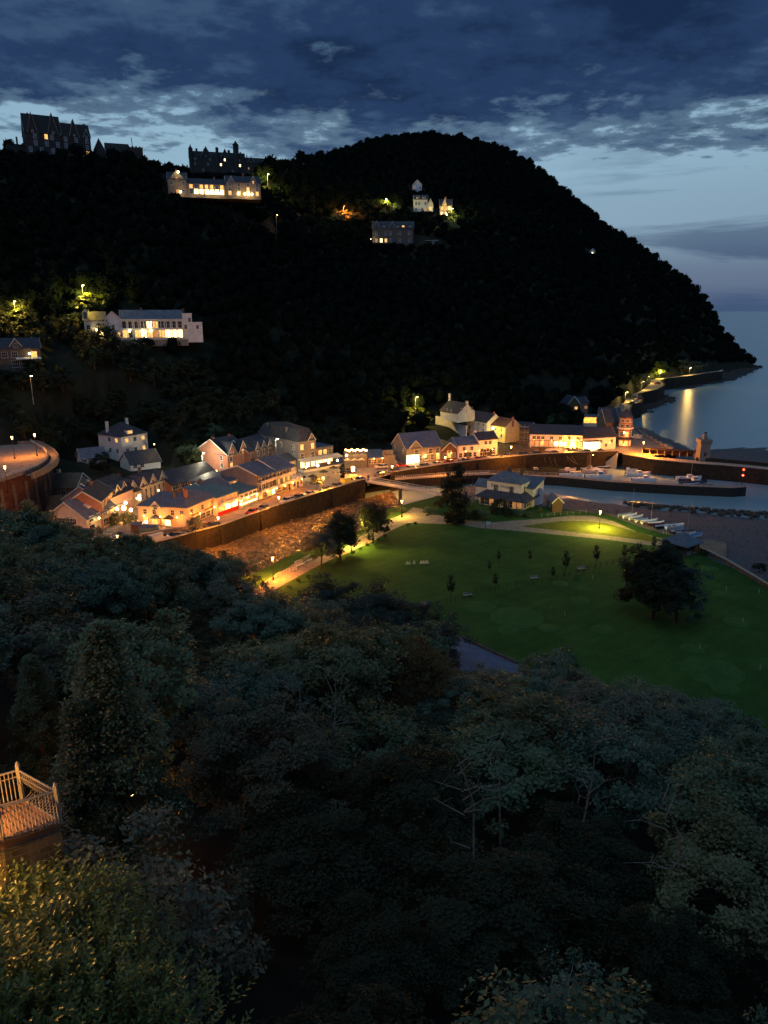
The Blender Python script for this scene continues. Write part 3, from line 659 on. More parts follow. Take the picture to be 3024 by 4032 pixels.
def volume(root, W, D, h, roof='gable', rh=2.5, wm=None, rm=None, T=None, F=(), L=(), R=(), ch=(), over=.35, gab=(), dorm=(), z0=-1.5, fm=None, sky=(), barge=True):
    """one block of a building: wall, roof, chimneys, front gables, dormers, windows, in the building's own frame"""
    T = T or Matrix.Identity(4); wm = wm or M_white; rm = rm or M_slate
    mb = MB()
    if roof == 'gable': mb.extrude_x([(0, z0), (D, z0), (D, h), (D / 2, h + rh - .05), (0, h)], 0, W)
    elif roof == 'front': mb.extrude_y([(0, z0), (0, h), (W / 2, h + rh - .05), (W, h), (W, z0)][::-1], 0, D)
    elif roof == 'lean': mb.extrude_x([(0, z0), (D, z0), (D, h + rh - .05), (0, h)], 0, W)
    else: mb.box(0, W, 0, D, z0, h)
    o = mb.build('wall', wm, root); o.matrix_basis = T
    mb = MB(); th = .18
    if roof == 'gable':
        k = rh / (D / 2); mb.extrude_x([(-over, h - over * k + .02), (D / 2, h + rh), (D + over, h - over * k + .02), (D + over, h - over * k + th), (D / 2, h + rh + th * 1.1), (-over, h - over * k + th)], -over, W + over)
    elif roof == 'front':
        k = rh / (W / 2); mb.extrude_y([(-over, h - over * k + .02), (-over, h - over * k + th), (W / 2, h + rh + th * 1.1), (W + over, h - over * k + th), (W + over, h - over * k + .02), (W / 2, h + rh)], -over, D + over)
    elif roof == 'lean':
        k = rh / D; mb.extrude_x([(-over, h - over * k + .02), (D + over, h + rh + over * k), (D + over, h + rh + over * k + th), (-over, h - over * k + th)], -over, W + over)
    elif roof == 'hip':
        i = min(W, D) / 2 * .98; b = [(-over, -over), (W + over, -over), (W + over, D + over), (-over, D + over)]
        r = [(i, D / 2), (W - i, D / 2)] if W >= D else [(W / 2, i), (W / 2, D - i)]
        zb = h - .08
        vs = [(x, y, zb) for x, y in b] + [(x, y, zb + .12) for x, y in b] + [(x, y, h + rh) for x, y in r]
        fs = [(0, 3, 2, 1), (0, 1, 5, 4), (1, 2, 6, 5), (2, 3, 7, 6), (3, 0, 4, 7)]
        fs += [(4, 5, 9, 8), (5, 6, 9), (6, 7, 8, 9), (7, 4, 8)] if W >= D else [(4, 5, 8), (5, 6, 9, 8), (6, 7, 9), (7, 4, 8, 9)]
        mb.add(vs, fs)
    elif roof == 'mansard':
        i = 1.6; b = [(-over, -over), (W + over, -over), (W + over, D + over), (-over, D + over)]; q = [(i, i), (W - i, i), (W - i, D - i), (i, D - i)]; c = [(i * 2.2, D / 2), (W - i * 2.2, D / 2), (W - i * 2.2, D / 2 + .05), (i * 2.2, D / 2 + .05)]
        mb.loft([[(x, y, h - .05) for x, y in b], [(x, y, h + .1) for x, y in b], [(x, y, h + rh * .75) for x, y in q], [(x, y, h + rh) for x, y in c]])
    elif roof == 'flat':
        mb.box(-over * .5, W + over * .5, -over * .5, D + over * .5, h, h + .22); 
    elif roof == 'crenel':
        mb.box(-.1, W + .1, -.1, D + .1, h, h + .2)
        n = int(W / .9)
        for i in range(0, n, 2): mb.box(i * W / n, (i + 1) * W / n, -.1, .2, h + .2, h + .75)
        n = int(D / .9)
        for i in range(0, n, 2): mb.box(-.1, .2, i * D / n, (i + 1) * D / n, h + .2, h + .75); mb.box(W - .2, W + .1, i * D / n, (i + 1) * D / n, h + .2, h + .75)
    o = mb.build('roof', rm if roof != 'crenel' else wm, root); o.matrix_basis = T
    for g in gab:                                             # (x centre, width, height, lit char)
        x, w, gh = g[:3]; gz = g[4] if len(g) > 4 else 0
        yb = min(D / 2, (gh + gz) / max(.01, rh) * D / 2 + .1) if roof in ('gable', 'hip') else D * .4
        mb = MB(); mb.extrude_y([(x - w / 2, h - .6), (x - w / 2, h + gz), (x, h + gz + gh), (x + w / 2, h + gz), (x + w / 2, h - .6)][::-1], -.06, yb)
        o = mb.build('gable', wm, root); o.matrix_basis = T
        kk = gh / (w / 2); mb = MB(); ov = .22
        mb.extrude_y([(x - w / 2 - ov, h + gz - ov * kk + .03), (x - w / 2 - ov, h + gz - ov * kk + .2), (x, h + gz + gh + .2), (x + w / 2 + ov, h + gz - ov * kk + .2), (x + w / 2 + ov, h + gz - ov * kk + .03), (x, h + gz + gh + .03)], -.3, yb)
        o = mb.build('gable_roof', rm, root); o.matrix_basis = T
        if barge:
            mb = MB(); mb.extrude_y([(x - w / 2 - ov, h + gz - ov * kk - .08), (x - w / 2 - ov, h + gz - ov * kk + .22), (x, h + gz + gh + .22), (x + w / 2 + ov, h + gz - ov * kk + .22), (x + w / 2 + ov, h + gz - ov * kk - .08), (x, h + gz + gh - .08)], -.38, -.31)
            o = mb.build('bargeboard', M_frame, root); o.matrix_basis = T
        if g[3] != '-': 
            o = obj('window', winmesh(.9, 1.2, g[3], fm), root); o.matrix_basis = T @ Matrix.Translation((x, -.09, h + gz - .45))
    if barge and roof == 'front':
        k = rh / (W / 2); mb = MB(); mb.extrude_y([(-over, h - over * k - .15), (-over, h - over * k + th + .03), (W / 2, h + rh + th * 1.1 + .03), (W + over, h - over * k + th + .03), (W + over, h - over * k - .15), (W / 2, h + rh - .16)], -over - .07, -over - .01)
        o = mb.build('bargeboard', M_frame, root); o.matrix_basis = T
    if barge and roof == 'gable':
        for xx in (-over - .07, W + over + .01):
            k = rh / (D / 2); mb = MB(); mb.extrude_x([(-over, h - over * k - .15), (D / 2, h + rh - .16), (D + over, h - over * k - .15), (D + over, h - over * k + th + .03), (D / 2, h + rh + th * 1.1 + .03), (-over, h - over * k + th + .03)], xx, xx + .06)
            o = mb.build('bargeboard', M_frame, root); o.matrix_basis = T
    for dx, dw, dc in dorm:                                   # box dormers with little hipped caps
        k = rh / (D / 2); zb = h + .35; mb = MB(); yb = min(D / 2, 1.9 / k + .5)
        mb.box(dx - dw / 2, dx + dw / 2, .45, yb, zb, zb + 1.35, 0)
        mb.extrude_y([(dx - dw / 2 - .15, zb + 1.35), (dx, zb + 1.95), (dx + dw / 2 + .15, zb + 1.35)], .3, yb, 1)
        o = mb.build('dormer', [wm, rm], root); o.matrix_basis = T
        o = obj('window', winmesh(dw * .7, .95, dc, fm), root); o.matrix_basis = T @ Matrix.Translation((dx, .43, zb + .2))
    for sx, sy in sky:
        k = rh / (D / 2); mb = MB(); mb.box(-.4, .4, -.55, .55, .1, .26)
        o = mb.build('skylight', mat('skylight_glass', (.35, .42, .5), .15, .1), root); o.matrix_basis = T @ Matrix.Translation((sx, sy, h + sy * k + .1)) @ Matrix.Rotation(math.atan(k), 4, 'X')
    for c in ch: chimney(root, T, c[0], c[1], h - .2, c[2] + (rh if roof in ('gable', 'hip', 'mansard') else .8), c[3] if len(c) > 3 else M_brick, c[4] if len(c) > 4 else .9)
    rows(root, T, 'F', F, W, D, fm); rows(root, T, 'L', L, W, D, fm); rows(root, T, 'R', R, W, D, fm)
def lot(name, label, pa, pb, z=6.0, cat='house', group=None):
    A = at(pa, z); B = at(pb, z); W = (B - A).length; rz = math.atan2(B.y - A.y, B.x - A.x)
    t = thing(name, label, cat, A, rz, group)
    m = ((A + B) / 2); EXC.append((m.x - math.sin(rz) * 5, m.y + math.cos(rz) * 5, W / 2 + 7)); PADS.append((m.x - math.sin(rz) * 5, m.y + math.cos(rz) * 5, W / 2 + 4, z))
    return t, W, A, B
M_pier = mat('wet_pier_stone', (.022, .020, .020), .8, .4, 1.2, .4, 'stone')
def added_front_lamps(t, W, n, e=300, z=2.9, y=-1.5, T=None):  # lanterns added along the fronts to spread orange light over the street
    for i in range(n):
        x = W * (i + .5) / n; v = Vector((x, y, z)); v = T @ v if T is not None else v
        MBT = MB().tube([(0, -y - .1, .25), (0, 0, .3)], .03, 4).lathe([(.08, -.12), (.16, .12), (.05, .22)], 6, (0, 0), 1)
        o = obj('added_wall_lamp', MBT.mesh('added_wall_lamp', [M_iron, L_lamp]), t, v)
        if T is not None: o.rotation_euler = T.to_euler()
        ld = bpy.data.lights.new('lamp_light', 'POINT'); ld.energy = e * 1.5; ld.color = (1, .26, .02); ld.shadow_soft_size = .2
        lo = bpy.data.objects.new('lamp_light', ld); COL.objects.link(lo); lo.parent = t; lo.location = v - Vector((0, 0, .2))
def TM(x=0, y=0, z=0, r=0): return Matrix.Translation((x, y, z)) @ Matrix.Rotation(math.radians(r), 4, 'Z')
def part(root, mb, name, m, T=None):
    o = mb.build(name, m, root)
    if T is not None: o.matrix_basis = T
    return o
def eh(A, p): return zat(A, p[1]) - A[2]
# --- west end of the village
t, W, A, B = lot('gabled_inn', 'cream building with its broad gable to the wooded slope, leftmost and lowest in the village', z1(352, 925), z1(640, 945))
h = eh(B, z1(0, 820)); volume(t, W, 13, h, 'front', 3.9, M_cream, M_slate, F=[(3.0, 1.3, .9, '000000', .22, .75), (.7, 1.2, 1.1, '---12-')], R=[(3.3, 1.3, 1.5, '0001'), (.6, 1.8, 1.9, '0-0-')], ch=[(W * .3, 8, 1.0)], sky=[])
part(t, MB().box(W + .02, W + .35, 1, 11.5, 2.7, 3.2), 'shop_sign', mat('sign_cream', (.5, .42, .28), .7, .1))
part(t, MB().add([(W / 2 + 1.4, 4, h + 1.4), (W / 2 + 3.6, 4, h + .6), (W / 2 + 3.6, 4, h + 1.9), (W / 2 + 1.4, 4, h + 2.9), (W / 2 + 1.4, 6.5, h + 1.4), (W / 2 + 3.6, 6.5, h + .6), (W / 2 + 3.6, 6.5, h + 1.9), (W / 2 + 1.4, 6.5, h + 2.9)], [(0, 1, 2, 3), (7, 6, 5, 4), (0, 4, 5, 1), (1, 5, 6, 2), (2, 6, 7, 3), (3, 7, 4, 0)]), 'dormer', M_cream)
t, W, A, B = lot('pink_house', 'pink gabled house with long dark roof behind the cream gabled building', z1(470, 800), z1(745, 820), 7)
volume(t, W, 15, eh(B, z1(0, 690)), 'front', 3.7, M_pink, M_dslate, F=[(3.6, 1.3, .9, '---0-0')], ch=[(W * .35, 1.2, .6, M_dstone)])
t, W, A, B = lot('stone_chapel_house', 'dark stone house with tall arched windows beside the pink gable', z1(748, 895), z1(838, 800), 6)
volume(t, W, 8, eh(A, z1(0, 690)), 'gable', 2.6, M_brick, M_dslate, F=[(4.3, 2.6, .8, '0000'), (1.2, 2.1, .8, '0101')], ch=[(W * .6, 4, 1)], sky=[(W * .3, 5), (W * .7, 5)])
for i in range(4): part(t, MB().loft([[(W * (.09 + .92 * (i + .5) / 4 * .96) + .62 * math.cos(a), y, 6.9 + .5 * math.sin(a)) for a in [math.pi * k / 6 for k in range(7)]] for y in (-.12, .03)]), 'arch', M_cope)
t, W, A, B = lot('twin_gable_shop', 'narrow shop with two pointed white edged gables above dazzling lights', z1(838, 800), z1(935, 745), 6)
h = eh(B, z1(0, 590)); volume(t, W, 8, h, 'gable', 2.3, M_brick, M_dslate, F=[(h - 2.2, 1.5, .9, '0000'), (.8, 1.7, 1.6, '333', .02, .98)], gab=[(W * .27, W * .45, 2.2, '0'), (W * .75, W * .45, 2.2, '0')])
part(t, MB().box(0, W, -1.5, -.1, 3.0, 3.25), 'canopy', M_frame)
t, W, A, B = lot('four_gable_terrace', 'cream terrace with a row of four steep gables lit orange', z1(938, 745), z1(1218, 640), 6)
h = eh(B, z1(0, 520)); volume(t, W, 9, h, 'gable', 2.4, M_cream, M_dslate, F=[(h - 2.6, 1.5, .8, '10000000'), (1.1, 1.7, .8, '00000000')], gab=[(W * (.13 + .25 * i), W * .2, 2.6, '0') for i in range(4)], ch=[(W * .25, 6, 1.1), (W * .75, 6, 1.1)])
t2 = [MB().box(W * .10, W * .24, -1.3, -.02, 0, 4.6), MB().extrude_y([(W * .08, 4.6), (W * .17, 5.6), (W * .26, 4.6)], -1.5, -.0)]
part(t, t2[0], 'bay', M_cream); part(t, t2[1], 'bay_roof', M_dslate); 
o = obj('window', winmesh(1.2, 1.8, '3'), t); o.location = (W * .17, -1.33, 1.8)
t, W, A, B = lot('long_brick_building', 'long low brick building with white bay windows and dark ridge roof', z1(1245, 640), z1(1578, 545), 6.5)
volume(t, W, 10, eh(A, z1(0, 570)), 'gable', 3.0, M_brick, M_dslate, F=[(1.3, 1.6, 2.6, '0000-', .0, .9)], barge=False)
# cream corner pub: one block facing the viewer, one along the road
t, W, A, B = lot('corner_pub', 'cream corner building with slate hipped roof and glowing bay windows facing the parked van', z1(1012, 860), z1(1368, 878))
h = eh(B, z1(0, 735)); volume(t, W, 9, h, 'hip', 2.8, M_cream, M_slate, F=[(3.1, 1.2, .9, '00-00', .05, .98), (.5, 1.7, 1.2, '1-1--', .05, .98)], gab=[(W * .36, 3.0, 1.6, '0', -.4)], ch=[(W * .85, 4, .9)])
for fx, lit in ((.36, '1'), (.62, '3')):
    part(t, MB().box(W * fx - 1.1, W * fx + 1.1, -.9, -.02, 0, 2.2), 'bay', M_cream); part(t, MB().extrude_y([(W * fx - 1.4, 2.2), (W * fx, 3.1), (W * fx + 1.4, 2.2)], -1.1, -.0), 'bay_roof', M_dslate)
    o = obj('window', winmesh(1.5, 1.35, lit), t); o.location = (W * fx, -.93, .6)
P = at(z1(1372, 878)); Q = at(z1(1580, 782)); ang = math.degrees(math.atan2(Q.y - P.y, Q.x - P.x) - t.rotation_euler.z); W2 = (Q - P).length
T2 = TM(W, 0, 0, ang); volume(t, W2, 9, h, 'hip', 2.6, M_cream, M_slate, T2, F=[(3.1, 1.2, 1.0, '0-0-0'), (.6, 1.4, 1.9, '00000')], ch=[(W2 * .15, 5, .9, M_dstone)])
added_front_lamps(t, W, 3, 240)
part(t, MB().box(W2 * .12, W2 * .42, -.1, .0, 2.45, 2.8).box(W2 * .55, W2 * .9, -.1, .0, 2.45, 2.8), 'shop_sign', mat('sign_maroon', (.12, .05, .05), .6, .1), T2)
part(t, MB().box(0, W2, -.12, 0, 0, .55), 'plinth', M_stone, T2); added_front_lamps(t, W2, 2, 240, 2.9, -1.4, T2)
# balconied shops along the road
t, W, A, B = lot('red_front_shop', 'low shop with bright red front and a glazed balcony, right of the cream corner building', z2(290, 800), z2(440, 745), cat='shop')
h = eh(A, z2(0, 665)); volume(t, W, 11, h, 'lean', 1.6, M_white, M_teal, F=[(h - 2.1, 1.6, 1.5, '2222', .0, 1), (1.2, 1.3, 2.2, '133', .03, .97)])
added_front_lamps(t, W, 2, 260)
part(t, MB().box(.1, W - .1, -.18, 0, .05, 1.0), 'stall_riser', M_red); part(t, MB().box(0, W, -1.2, 0, 2.9, 3.1), 'balcony', M_frame); part(t, MB().box(0, W, -1.25, -1.15, 3.1, 3.8), 'balustrade', M_frame)
part(t, MB().box(.2, W - .2, -.25, 0, 2.55, 2.88), 'fascia', M_red)
t, W, A, B = lot('white_upper_house', 'white house with blue slate roof standing behind the red fronted shop', z2(235, 690), z2(385, 640), 8.5)
volume(t, W, 9, eh(A, z2(0, 625)), 'gable', 2.2, M_white, M_slate, F=[(.9, 1.1, .9, '-0-0')], ch=[(1, 4, .8, M_dstone)])
t, W, A, B = lot('glass_front_shop', 'shop with a long brilliantly lit glass front and white balcony', z2(447, 742), z2(580, 690), cat='shop')
h = eh(A, z2(0, 640)); volume(t, W, 10, h, 'lean', 1.5, M_white, M_teal, F=[(h - 1.7, 1.2, 1.5, '0000'), (.7, 2.0, 2.6, '333', .02, .98)])
added_front_lamps(t, W, 2, 260)
part(t, MB().box(0, W, -1.4, 0, h - 2.3, h - 2.15), 'balcony', M_frame); part(t, MB().box(0, W, -1.42, -1.34, h - 2.15, h - 1.3), 'balustrade', M_frame)
t, W, A, B = lot('flat_roof_house', 'flat roofed white upper house with two lit dormers above the glass fronted shop', z2(385, 620), z2(505, 570), 9)
h = eh(A, z2(0, 545)); volume(t, W, 12, h, 'flat', 0, M_white, M_slate, F=[(1.0, 1.5, 1.6, '1-1', .1, .98)]); 
part(t, MB().box(W * .6, W * 1.0, -1.4, 0, .6, 1.5), 'balcony', M_frame)
part(t, MB().box(-5, W * .3, 4, 11, h + .22, h + .5), 'roof_deck', M_slate)
def balcony_block(name, label, pa, pb, ev, D, n, f, rh=2.2, rm=None):
    t, W, A, B = lot(name, label, pa, pb); h = eh(A, ev); s = h / 3
    volume(t, W, D, h, 'gable', rh, M_grey, rm or M_slate, F=[(s * 2 + .6, s * .52, 1.0, f[0]), (s + .6, s * .52, 1.1, f[1]), (.5, s * .7, 1.7, f[2], .02, .98)], ch=[(W * .8, D / 2, 1.0, M_dstone)])  # grey wall colour stands in for shade in the balcony recesses
    for k in (1, 2):
        part(t, MB().box(-.1, W + .1, -1.6, 0, s * k + .05, s * k + .2), 'balcony', M_frame)
        m = MB(); m.box(-.1, W + .1, -1.62, -1.55, s * k + .2, s * k + .9); part(t, m, 'balustrade', M_frame)
    m = MB()
    for i in range(6): x = W * i / 5; m.box(x - .07, x + .07, -1.6, -1.46, s * 1 + .2, h - .1)
    part(t, m, 'veranda_posts', M_frame)
    added_front_lamps(t, W, 2, 240, 2.6, -1.9)
    part(t, MB().extrude_x([(-1.9, h - .5), (0, h + .1), (0, h + .3), (-1.9, h - .32)], -.2, W + .2), 'veranda_roof', rm or M_slate)
    return t, W, h
balcony_block('balconied_guesthouse', 'tall white guesthouse with three tiers of balconies in the middle of the promenade', z2(582, 690), z2(713, 640), z2(0, 500), 13, 3, ('0000', '0000', '1013'))
balcony_block('balconied_hotel', 'blue roofed balconied house with lit first floor, right of the tall guesthouse', z2(715, 645), z2(828, 602), z2(0, 460), 12, 3, ('000', '111', '00D'), 2.6)
t, W, A, B = lot('crenellated_shop', 'small low shop with a white battlemented parapet at the end of the promenade row', z2(832, 607), z2(910, 577), cat='shop')
h = eh(A, z2(0, 545)); volume(t, W, 8, h, 'crenel', 0, M_white, F=[(1.0, 1.5, 1.3, '0D0')])
added_front_lamps(t, W, 1, 260)
t, W, A, B = lot('low_slate_house', 'small slate roofed house tucked between the grey hotel and the balconied row', z2(700, 500), z2(862, 455), 7)
volume(t, W, 7, eh(B, z2(0, 385)), 'gable', 1.8, M_white, M_dslate, F=[(.8, 1.2, .9, '---00')])
# brick guest houses behind
t, W, A, B = lot('brick_gabled_house', 'red brick house with two front gables and a lit upper window', z2(368, 475), z2(512, 440), 8)
h = eh(A, z2(0, 352)); volume(t, W, 15, h, 'gable', 4.4, M_brick, M_dslate, F=[(h - 2.4, 1.5, 1.0, '0--0'), (1.0, 1.7, 1.1, '1--0')], L=[(h - 2.2, 1.5, 1.0, '0-0'), (1, 1.6, 1.1, '0-0')], gab=[(W * .22, W * .4, 3.6, '0'), (W * .76, W * .4, 3.6, '1')], ch=[(W * .1, 7.5, .7), (W * .9, 7.5, .7)])
t, W, A, B = lot('brick_villa', 'dark brick villa with three small white edged gables', z2(515, 440), z2(692, 385), 8.5)
h = eh(A, z2(0, 330)); volume(t, W, 11, h, 'gable', 3.4, M_brick, M_dslate, F=[(h - 2.2, 1.3, 1.0, '0000'), (1.0, 1.5, 1.0, '0000')], gab=[(W * (.36 + .25 * i), W * .2, 2.4, '0') for i in range(3)])
# grey hotel
t, W, A, B = lot('grey_hotel', 'large grey hotel with mansard roof and a dazzling lit ground floor', z2(882, 470), z2(1005, 448), 6.5, 'hotel')
h = eh(A, z2(0, 258)); volume(t, W, 24, h, 'mansard', 5.2, M_grey, M_dslate, F=[(h - 2.9, 1.8, 1.1, '1-1'), (h - 6.2, 2.0, 1.3, '0-0'), (1.0, 2.0, 1.5, '333')], L=[(h - 3, 1.6, 1.0, '0000-0'), (h - 6, 1.6, 1.0, '000-00')], gab=[(W * .75, 3.0, 2.2, '0', .1)], ch=[(1.2, 8, -1.2, M_grey), (1.5, 20, -1.2, M_grey)])
P = Matrix.Translation((W + .05, 2.5, 0)); W2 = (at(z2(1160, 420), 6.5) - B).length
volume(t, W2, 9, h * .62, 'flat', 0, M_grey, M_slate, P, F=[(h * .62 - 2.4, 1.6, 1.4, '0110'), (1.0, 2.0, 1.8, '3333')])
volume(t, 5, 7, h * .98, 'front', 2.6, M_grey, M_slate, Matrix.Translation((W + .1, 9, 0)), F=[(h - 2.6, 1.4, .9, '0')])
part(t, MB().extrude_x([(-3.2, 3.3), (0, 4.0), (0, 4.15), (-3.2, 3.42)], -.5, W + W2), 'awning', M_cream)
part(t, MB().box(-.5, W + W2, -3.3, -3.2, 0, .8).box(-.5, -.4, -3.3, 0, 0, .8), 'terrace_rail', M_frame)
# beer garden building on the bend
t, W, A, B = lot('garden_bar', 'low garden bar with sloping roof under a string of fiery lights', z2(1385, 435), z2(1508, 428), 6.5, 'bar')
h = eh(A, z2(0, 380)); volume(t, W, 7, h, 'lean', 1.6, M_stone, M_slate, F=[(.9, 1.5, 1.5, '00-00')])
added_front_lamps(t, W, 2, 200)
t, W, A, B = lot('lit_terrace', 'stone terrace hung with a glowing row of orange party lights', z2(1215, 440), z2(1375, 436), 6.5, 'terrace')
part(t, MB().box(0, W, 0, 7, -1, 4.2), 'wall', M_stone); m = MB()
for i in range(7): m.tube([(W * i / 6, .4, 4.2), (W * i / 6, .4, 6.6)], .06, 5)
m.tube([(0, .4, 5.1), (W, .4, 5.1)], .05, 4); part(t, m, 'rail', M_wood)
for i in range(6): part(t, MB().loft([[(W * (i + .5) / 6 + dx * sx, -.1 + dy, z) for dx, dy in ((-1, -.9), (1, -.9), (1, .9), (-1, .9))] for z, sx in ((2.4, 1.2), (3.0, .2))]), 'parasol', M_cream) if i % 2 == 0 else None
LAMPS = []
def glow(P, r, m, name, label, cat='lamp', group=None, e=None, col=(1, .5, .14), parent=None):
    o = MB().lathe([(r * .5, -r), (r, -r * .4), (r, r * .4), (r * .5, r)], 8).build(name, m, parent, P)
    if parent is None: tag(o, label, cat, group)
    if e:
        ld = bpy.data.lights.new('lamp_light', 'POINT'); ld.energy = e * (GK if parent is None else 1.6); ld.color = col; ld.shadow_soft_size = max(.2, r * 1.15)
        lo = bpy.data.objects.new('lamp_light', ld); COL.objects.link(lo); lo.parent = o
    return o
for i in range(14):
    x = W * (i + .5) / 14
    glow((x, -.1 + .15 * math.sin(i * 2), 5.9 + .2 * math.cos(i * 1.7)), .26, L_lamp, 'bulb', '', e=420 if i % 3 == 0 else None, col=(1, .42, .1), parent=t)
t, W, A, B = lot('garden_steps_wall', 'stepped stone garden walls right of the garden bar', z2(1515, 440), z2(1590, 435), 6.5, 'wall')
for k in range(3): part(t, MB().box(0, W, k * 2.0, k * 2.0 + .5, -1, 2.2 + k * 1.5), 'wall', M_stone)
# stone hall
t, W, A, B = lot('stone_hall', 'long stone hall with steep slate roof and white hot lit entrance', z3(232, 775), z3(562, 742), 6, 'hall')
h = eh(A, z3(0, 632)); volume(t, W, 11, h, 'gable', 4.6, M_stone, M_slate, F=[(h - 2.6, 1.8, 1.6, '-0-00', .0, .98), (.7, 2.0, 1.3, '--0001', .0, .98)], L=[(h - 2, 1.6, .8, '0-0')], gab=[(W * .26, W * .34, 2.6, '-')])
added_front_lamps(t, W, 3, 260)
part(t, MB().box(W * .03, W * .36, -.08, .0, .25, 3.0), 'lit_shopfront', L_lampw and emit('lit_entrance', (1, .78, .35), 14)); part(t, MB().box(0, W * .4, -.6, -.1, 3.1, 3.4), 'canopy', M_frame)
t, W, A, B = lot('timber_gabled_shop', 'small timber gabled shop squeezed between the stone hall and the white pub', z3(566, 742), z3(706, 730), 6, 'shop')
h = eh(A, z3(0, 645)); volume(t, W, 9, h, 'front', 2.6, M_wood, M_dslate, F=[(h - 1.6, 1.1, 1.6, '0'), (.9, 1.5, 1.3, '010')])
added_front_lamps(t, W, 1, 200)
t, W, A, B = lot('white_pub', 'white two part pub with dark boarded ground floor below the lit bank', z3(712, 728), z3(1082, 700), 6, 'pub')
h = eh(A, z3(0, 602)); W1 = W * .52; volume(t, W1, 8, h, 'gable', 2.3, M_white, M_slate, F=[(h - 2.1, 1.3, 1.2, '-0-0-'), (.5, 1.6, 1.2, '0000')])
hb_ = h + 1.5; volume(t, W - W1, 8, hb_, 'gable', 2.2, M_white, M_dslate, TM(W1 + .02), F=[(hb_ - 1.8, 1.2, 1.1, "-00-"), (hb_ - 4.6, 1.3, 1.0, '000'), (.6, 1.3, 1.0, '00-0')], R=[(3, 1.2, .9, '0')], ch=[(.5, 4, .8, M_white)])
part(t, MB().box(W1 * .3, W1 * .62, -.09, 0, 0, 2.3).box(W1 * 1.08, W1 * 1.75, -.09, 0, 0, 2.9), 'dark_boarding', M_dark); added_front_lamps(t, W, 3, 150)
# --- east end
t, W, A, B = lot('yellow_lit_house', 'rendered house with red tiled roof flooded with yellow lamp light', z3(985, 512), z3(1157, 545), 10)
h = eh(A, z3(0, 400)); volume(t, W, 8, h, 'gable', 2.8, M_lamplit, M_tile, F=[(h - 1.9, 1.1, .8, '000'), (h - 4.4, 1.3, .8, '000')], ch=[(W, 4, .8)])
t, W, A, B = lot('white_terraced_house', 'white three storey terraced house with dark slate roof beside the yellow lit house', z3(800, 470), z3(983, 512), 10.5)
h = eh(A, z3(0, 350)); volume(t, W, 8, h, 'gable', 3.0, M_white, M_dslate, F=[(h - 1.7, 1.0, .8, '0-00'), (h - 4, 1.2, .8, '0-00'), (h - 6.4, 1.3, .8, '0-00')], ch=[(W * .95, 4, .7)])
t, W, A, B = lot('hillside_cottage', 'white cottage high on the bank with a very tall white chimney', z3(555, 325), z3(718, 355), 17, 'cottage')
volume(t, W, 9, eh(A, z3(0, 272)), 'gable', 3.6, M_white, M_dslate, F=[(2.2, 1.1, .8, '-00-')], R=[(3.2, 1.0, .7, '0-0')], ch=[(.3, 4.5, 3.0, M_white), (W, 4.5, 1.0, M_white)], barge=False)
EXC.append((A.x + 3, A.y - 12, 12))
t, W, A, B = lot('garden_wall', 'whitewashed garden wall stepping down below the white cottage', z3(508, 400), z3(795, 460), 12, 'wall')
for k in range(3): part(t, MB().box(W * k / 3, W * (k + 1) / 3, 0, .5, -3, 3.4 - k * .8), 'wall', M_white)
t, W, A, B = lot('scaffolded_house', 'stone house wrapped in scaffolding right of the yellow lit house', z3(1160, 560), z3(1378, 580), 8)
h = eh(A, z3(0, 435)); volume(t, W, 8, h, 'gable', 2.2, M_stone, M_dslate, F=[(h - 2.2, 1.2, 1.1, '0-1-0'), (1.0, 1.4, 1.2, '00000')])
m = MB()
for i in range(7):
    for y in (-.4, -1.7): m.tube([(W * i / 6, y, -1), (W * i / 6, y, h + 2)], .05, 4)
for z in (2.2, 4.4, 6.6):
    for y in (-.4, -1.7): m.tube([(-.4, y, z), (W + .4, y, z)], .045, 4)
    m.box(-.3, W + .3, -1.6, -.5, z - .12, z - .06)
for i in range(6): m.tube([(W * i / 6, -1.75, 0), (W * (i + 1) / 6, -1.75, 2.2)], .04, 4)
part(t, m, 'scaffolding', M_steel)
t, W, A, B = lot('long_white_row', 'long low white row of shops with dark roof above the harbour', z4(-28, 645), z4(342, 656), 8, 'shops')
h = eh(B, z4(0, 562)); volume(t, W, 9, h, 'gable', 3.0, M_white, M_dslate, F=[(h - 2.0, 1.1, 1.2, '000-0-0-0-0'), (.7, 1.7, 1.6, '2-12-3332-2')], barge=False)
added_front_lamps(t, W, 6, 100)
m = MB()
for i in range(12): m.box(W * i / 11 - .1, W * i / 11 + .1, -2.8, -2.6, 0, 3.0)
m.box(0, W, -2.85, -2.55, 3.0, 3.2); part(t, m, 'pergola', M_wood)
t, W, A, B = lot('white_quay_house', 'plain white quayside house with small square windows beside the red brick tower', z4(347, 668), z4(578, 656), 6.2)
h = eh(B, z4(0, 572)); volume(t, W, 9, h, 'gable', 3.2, M_white, M_dslate, F=[(h - 2.3, 1.2, 1.1, '0-0-0', .15, .95), (.9, 1.2, 1.1, '---0-', .15, .95)], ch=[(1, 4.5, .8, M_dstone)])
added_front_lamps(t, W, 2, 110)
t, W, A, B = lot('lit_kiosk', 'small kiosk glowing white behind the parked cars at the harbour', z4(360, 676), z4(468, 674), 6.05, 'kiosk')
part(t, MB().box(0, W, 0, 3, 0, 3.6), 'wall', emit('kiosk_panel', (1, .70, .25), 6)); part(t, MB().box(-.2, W + .2, -.3, 3.2, 3.6, 3.8), 'roof', M_slate)
t, W, A, B = lot('slate_gabled_house', 'grey gabled house with cross window behind the white quayside house', z4(445, 520), z4(590, 530), 9)
